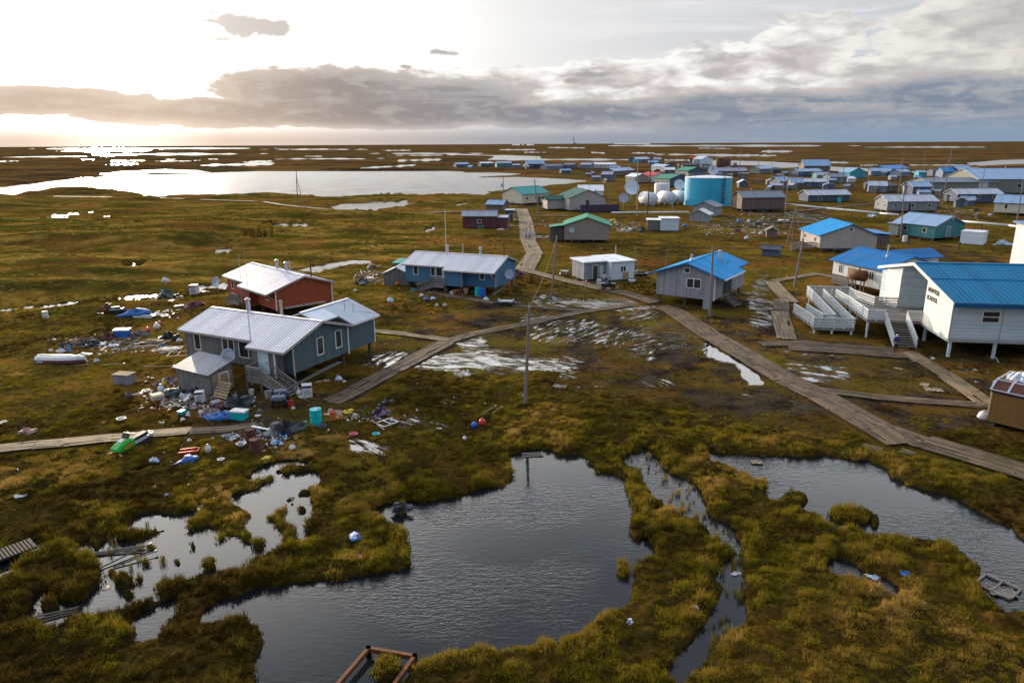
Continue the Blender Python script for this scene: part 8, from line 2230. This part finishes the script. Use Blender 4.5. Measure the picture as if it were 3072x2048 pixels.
# ---------------------------------------------------------------- tundra grass: tufts instanced on scattered points
rng = np.random.default_rng(5)
def tuft(name, nbl, h, spread, width, droop, mt, seed, hvar=.35):
    r = random.Random(seed)
    vs, fs = [], []
    for k in range(nbl):
        a = r.uniform(0, 6.283)
        q = r.random() ** .6 * spread
        bx, by = q * math.cos(a), q * math.sin(a)
        a2 = a + r.uniform(-.9, .9)
        hh = h * (1 - hvar + 2 * hvar * r.random()) * (1 - .35 * q / max(spread, .01))
        out = droop * hh * r.uniform(.4, 1.2)
        dx, dy = math.cos(a2), math.sin(a2)
        w = width * r.uniform(.7, 1.3) / 2
        e = r.uniform(0, 3.14)
        wx, wy = math.cos(e) * w, math.sin(e) * w
        n = len(vs)
        m1, m2 = (.35 * out, .6 * hh), (out, hh * (1 - .35 * min(1, droop)))
        vs += [(bx - wx, by - wy, -.06), (bx + wx, by + wy, -.06), (bx + dx * m1[0] + wx * .85, by + dy * m1[0] + wy * .85, m1[1]), (bx + dx * m1[0] - wx * .85, by + dy * m1[0] - wy * .85, m1[1]), (bx + dx * m2[0], by + dy * m2[0], m2[1])]
        fs += [(n, n + 1, n + 2, n + 3), (n + 3, n + 2, n + 4)]
    me = bpy.data.meshes.new(name)
    me.from_pydata(vs, [], fs)
    me.materials.append(mt)
    return bpy.data.objects.new(name, me)
def grass_mat():
    Mm = bpy.data.materials.new('tundra_grass')
    Mm.use_nodes = True
    t = NT(Mm.node_tree)
    b = t.n['Principled BSDF']
    tint = t.attr('tint', 'INSTANCER')
    rnd = t.new('ShaderNodeObjectInfo').outputs['Random']
    cr = t.new('ShaderNodeValToRGB')
    cols = [(0, (.026, .018, .007)), (.2, (.064, .038, .009)), (.40, (.098, .072, .011)), (.56, (.185, .148, .013)), (.74, (.26, .165, .028)), (1, (.46, .29, .085))]
    els = cr.color_ramp.elements
    while len(els) < len(cols): els.new(.5)
    for e, (p, c) in zip(els, cols): e.position, e.color = p, (*c, 1)
    t.put(cr.inputs[0], t.m('ADD', tint, t.m('MULTIPLY', t.m('SUBTRACT', rnd, .5), .16)))
    t.put(b.inputs['Base Color'], cr.outputs[0])
    b.inputs['Roughness'].default_value = 1.0
    b.inputs['Specular IOR Level'].default_value = 0.0
    tr = t.new('ShaderNodeBsdfTranslucent')
    t.put(tr.inputs[0], cr.outputs[0])
    mx = t.new('ShaderNodeMixShader')
    mx.inputs[0].default_value = .42
    out = t.n['Material Output']
    t.l.new(b.outputs[0], mx.inputs[1]); t.l.new(tr.outputs[0], mx.inputs[2])
    t.l.new(mx.outputs[0], out.inputs[0])
    return Mm
gm = grass_mat()
gcol = bpy.data.collections.new('grass_kinds')
KINDS = [('a_sedge', 36, .20, .13, .016, .5), ('b_reed', 26, .36, .10, .013, .3), ('c_mat', 42, .10, .20, .020, .9), ('d_straw', 40, .25, .13, .015, 1.0), ('e_moss', 54, .075, .22, .024, .6), ('f_field', 60, .16, .45, .045, .7)]
for k, (nm, nb, hh, sp, wd, dr) in enumerate(KINDS):
    gcol.objects.link(tuft(nm, nb, hh, sp, wd, dr, gm, 100 + k))
built = [(h1, 12.9, 11.5), (h2, 13.8, 7.4), (h3, 14.1, 7.4), (h5, 7.6, 11.6), (h4, 3.8, 6.2), (h6, 9.4, 9), (sc, 20, 19), (h8, 5.2, 5), (h10, 13, 10), (h11, 9.5, 9), (h13, 9.2, 8.5), (h14, 11, 4), (h15, 10, 12), (h16, 12, 13)]
invs = [(np.array(o.matrix_basis.inverted()), w_, d_) for o, w_, d_ in built]
YARDS = [PX('M', (130, 330), (520, 160), (760, 150), (1250, 260), (1700, 300), (2200, 240), (2300, 440), (2250, 720), (1900, 830), (1600, 680), (900, 640), (600, 520), (300, 450)),
         PX('N4', (560, 860), (700, 740), (1100, 700), (1500, 620), (2000, 560), (2300, 700), (2200, 900), (1400, 860), (900, 880)), PX('N5', (1760, 320), (2000, 250), (2340, 330), (2330, 470), (1900, 480)),
         PX('K', (260, 420), (660, 380), (1150, 300), (1180, 620), (950, 760), (650, 740), (250, 680)), PX('R6', (300, 800), (900, 860), (1550, 900), (1600, 1080), (1300, 1060), (500, 1000)), PX('N4', (1280, 330), (1700, 280), (2300, 280), (2200, 480), (1450, 450)), PX('R7', (200, 440), (700, 520), (680, 600), (430, 570))]
PTS = {k: [] for k in ('co', 'rot', 'scl', 'idx', 'tint')}
def scatter(d0, d1, dens, kindf, smin, smax, azlim=41, seed=1):
    area = math.radians(2 * azlim) / 2 * (d1 ** 2 - d0 ** 2)
    n = int(area * dens)
    d_ = np.sqrt(rng.uniform(d0 ** 2, d1 ** 2, n))
    a_ = np.radians(rng.uniform(-azlim, azlim, n))
    x, y = np.sin(a_) * d_, np.cos(a_) * d_
    i, j = grid_at(x, y)
    u_, v_ = project(x, y)
    W_, Mu, Wt, Wk, Ed, Z = wat[i, j], mud[i, j], wet[i, j], walk[i, j], edge[i, j], gz[i, j]
    stm = st_sd[i, j]
    n1, n2 = fbm(x / 7, y / 7, 201, 4), fbm(x / 1.6, y / 1.6, 211, 3)
    keep = (W_ < .35) & (Wk < .35) & (rng.random(n) > Mu * np.where(n1 > .53, .45, .93)) & (rng.random(n) > np.clip(Wt * 1.6, 0, .97))
    keep |= (W_ > .5) & (stm > 2) & (rng.random(n) < .14) & (d_ < 60)
    keep |= (W_ > .5) & (u_ < 760) & (v_ > 1480) & (rng.random(n) < .05 * sst(fbm(x / 1.4, y / 1.4, 271, 2), .5, .6)) & (d_ < 60)
    for P in YARDS:
        keep &= ~((poly_sd(u_, v_, P, 10) > 0) & (rng.random(n) < .85))
    for iv, w_, D_ in invs:
        lx, ly = iv[0, 0] * x + iv[0, 1] * y + iv[0, 3], iv[1, 0] * x + iv[1, 1] * y + iv[1, 3]
        keep &= ~((lx > -.5) & (lx < w_ + .5) & (ly > -1.5) & (ly < D_ + .5))
    u_, v_ = project(x, y)
    straw = sst(fbm(x / 4.5, y / 4.5, 221, 4), .50, .64)
    brown = sst(fbm(x / 11, y / 11, 231, 4), .45, .62)
    left = sst(1500 - u_, 300, 1200) * sst(v_, 1250, 1400)
    lime = sst(fbm(x / 8, y / 8, 241, 4), .48, .60)
    lime = np.maximum(lime, .9 * sst(u_, 1850, 2150) * sst(v_, 1560, 1700) * (1 - sst(u_, 2700, 3000) * .6))
    straw = straw * np.where((v_ > 1560) & (u_ < 1700), .35, np.where((u_ > 1700) & (v_ > 1650), .25, 1.0))
    rusty = sst(fbm(x / 14, y / 14, 281, 3), .54, .66)
    tint = .35 + .22 * lime - .10 * rusty - .17 * brown * (1 - .3 * lime) + (n2 - .5) * .25 + straw * (.24 + .30 * left) - .06 * left
    md = np.exp(-((u_ - 140) / 190) ** 2 - ((v_ - 775) / 45) ** 2)
    tint += .10 * sst(u_, 2150, 2450) * sst(v_, 1650, 1850)
    shore = np.exp(-((Ed + .45) / .45) ** 2) * (W_ < .5)
    tint += shore * .10
    clump = sst(fbm(x / .95, y / .95, 251, 2), .36, .62)
    keep &= rng.random(n) < (.30 + .7 * clump)
    rid = fbm(x * .05, y * .15, 261, 3)
    tint = np.where(d_ > 105, .14 + .68 * sst(rid, .38, .60) + (n2 - .5) * .2 + .5 * md, tint)  # distant tufts carry painted ridge light: gold tops, dark slopes
    clump = np.where(d_ > 100, .35 + .3 * clump, clump)
    tint += (clump - .55) * .22
    sc_ = (smin + (smax - smin) * rng.random(n)) * (.52 + .42 * clump) * (1 + .25 * shore) * (1 - .35 * Mu)
    idx = kindf(n, n1, straw, shore, Mu, W_)
    k = keep
    PTS['co'].append(np.stack([x, y, np.where(W_ > .5, -.15, Z)], -1)[k])
    PTS['rot'].append(rng.uniform(0, 6.28, n)[k]); PTS['scl'].append(sc_[k]); PTS['idx'].append(idx[k]); PTS['tint'].append(np.clip(tint, 0, 1)[k])
def near_kind(n, n1, straw, shore, Mu, W_):
    q = rng.random(n)
    k = np.where(q < .38, 0, np.where(q < .70, 2, np.where(q < .9, 4, 3)))
    k = np.where((straw > .5) & (q < .6), 3, k)
    k = np.where((shore > .4) & (q < .55), np.where(q < .2, 1, 0), k)
    return np.where(W_ > .5, 1, k)
def mid_kind(n, n1, straw, shore, Mu, W_):
    q = rng.random(n)
    return np.where(q < .4, 2, np.where(q < .72, 4, np.where(straw > .5, 3, 0)))
scatter(20, 40, 46, near_kind, .75, 1.6)
scatter(40, 62, 24, near_kind, .75, 1.6)
scatter(62, 110, 5.5, mid_kind, .9, 1.9)
scatter(110, 250, .8, lambda n, *a: np.full(n, 5), .4, .95)
co_ = np.concatenate(PTS['co'])
gme = bpy.data.meshes.new('grass')
gme.vertices.add(len(co_))
gme.vertices.foreach_set('co', co_.astype(np.float32).ravel())
for nm, ty in (('rot', 'FLOAT'), ('scl', 'FLOAT'), ('tint', 'FLOAT'), ('idx', 'INT')):
    at = gme.attributes.new(nm, ty, 'POINT')
    arr = np.concatenate(PTS[nm])
    at.data.foreach_set('value', arr.astype(np.int32 if ty == 'INT' else np.float32))
gob = bpy.data.objects.new('grass', gme)
COL.objects.link(gob)
tag(gob, 'tufted sedge and straw grass covering the tundra between ponds and houses', 'grass', None, 'stuff')
ng = bpy.data.node_groups.new('grass_tufts', 'GeometryNodeTree')
ng.interface.new_socket('Geometry', in_out='INPUT', socket_type='NodeSocketGeometry')
ng.interface.new_socket('Geometry', in_out='OUTPUT', socket_type='NodeSocketGeometry')
N = ng.nodes
gi, go = N.new('NodeGroupInput'), N.new('NodeGroupOutput')
ip = N.new('GeometryNodeInstanceOnPoints')
ci = N.new('GeometryNodeCollectionInfo')
ci.inputs['Collection'].default_value = gcol
ci.inputs['Separate Children'].default_value = True
ci.inputs['Reset Children'].default_value = True
def na(nm, ty):
    q = N.new('GeometryNodeInputNamedAttribute')
    q.data_type = ty
    q.inputs['Name'].default_value = nm
    return q.outputs['Attribute']
cb = N.new('ShaderNodeCombineXYZ')
ng.links.new(na('rot', 'FLOAT'), cb.inputs[2])
ng.links.new(gi.outputs[0], ip.inputs['Points'])
ng.links.new(ci.outputs[0], ip.inputs['Instance'])
ip.inputs['Pick Instance'].default_value = True
ng.links.new(na('idx', 'INT'), ip.inputs['Instance Index'])
ng.links.new(cb.outputs[0], ip.inputs['Rotation'])
ng.links.new(na('scl', 'FLOAT'), ip.inputs['Scale'])
ng.links.new(ip.outputs[0], go.inputs[0])
gob.modifiers.new('tufts', 'NODES').node_group = ng
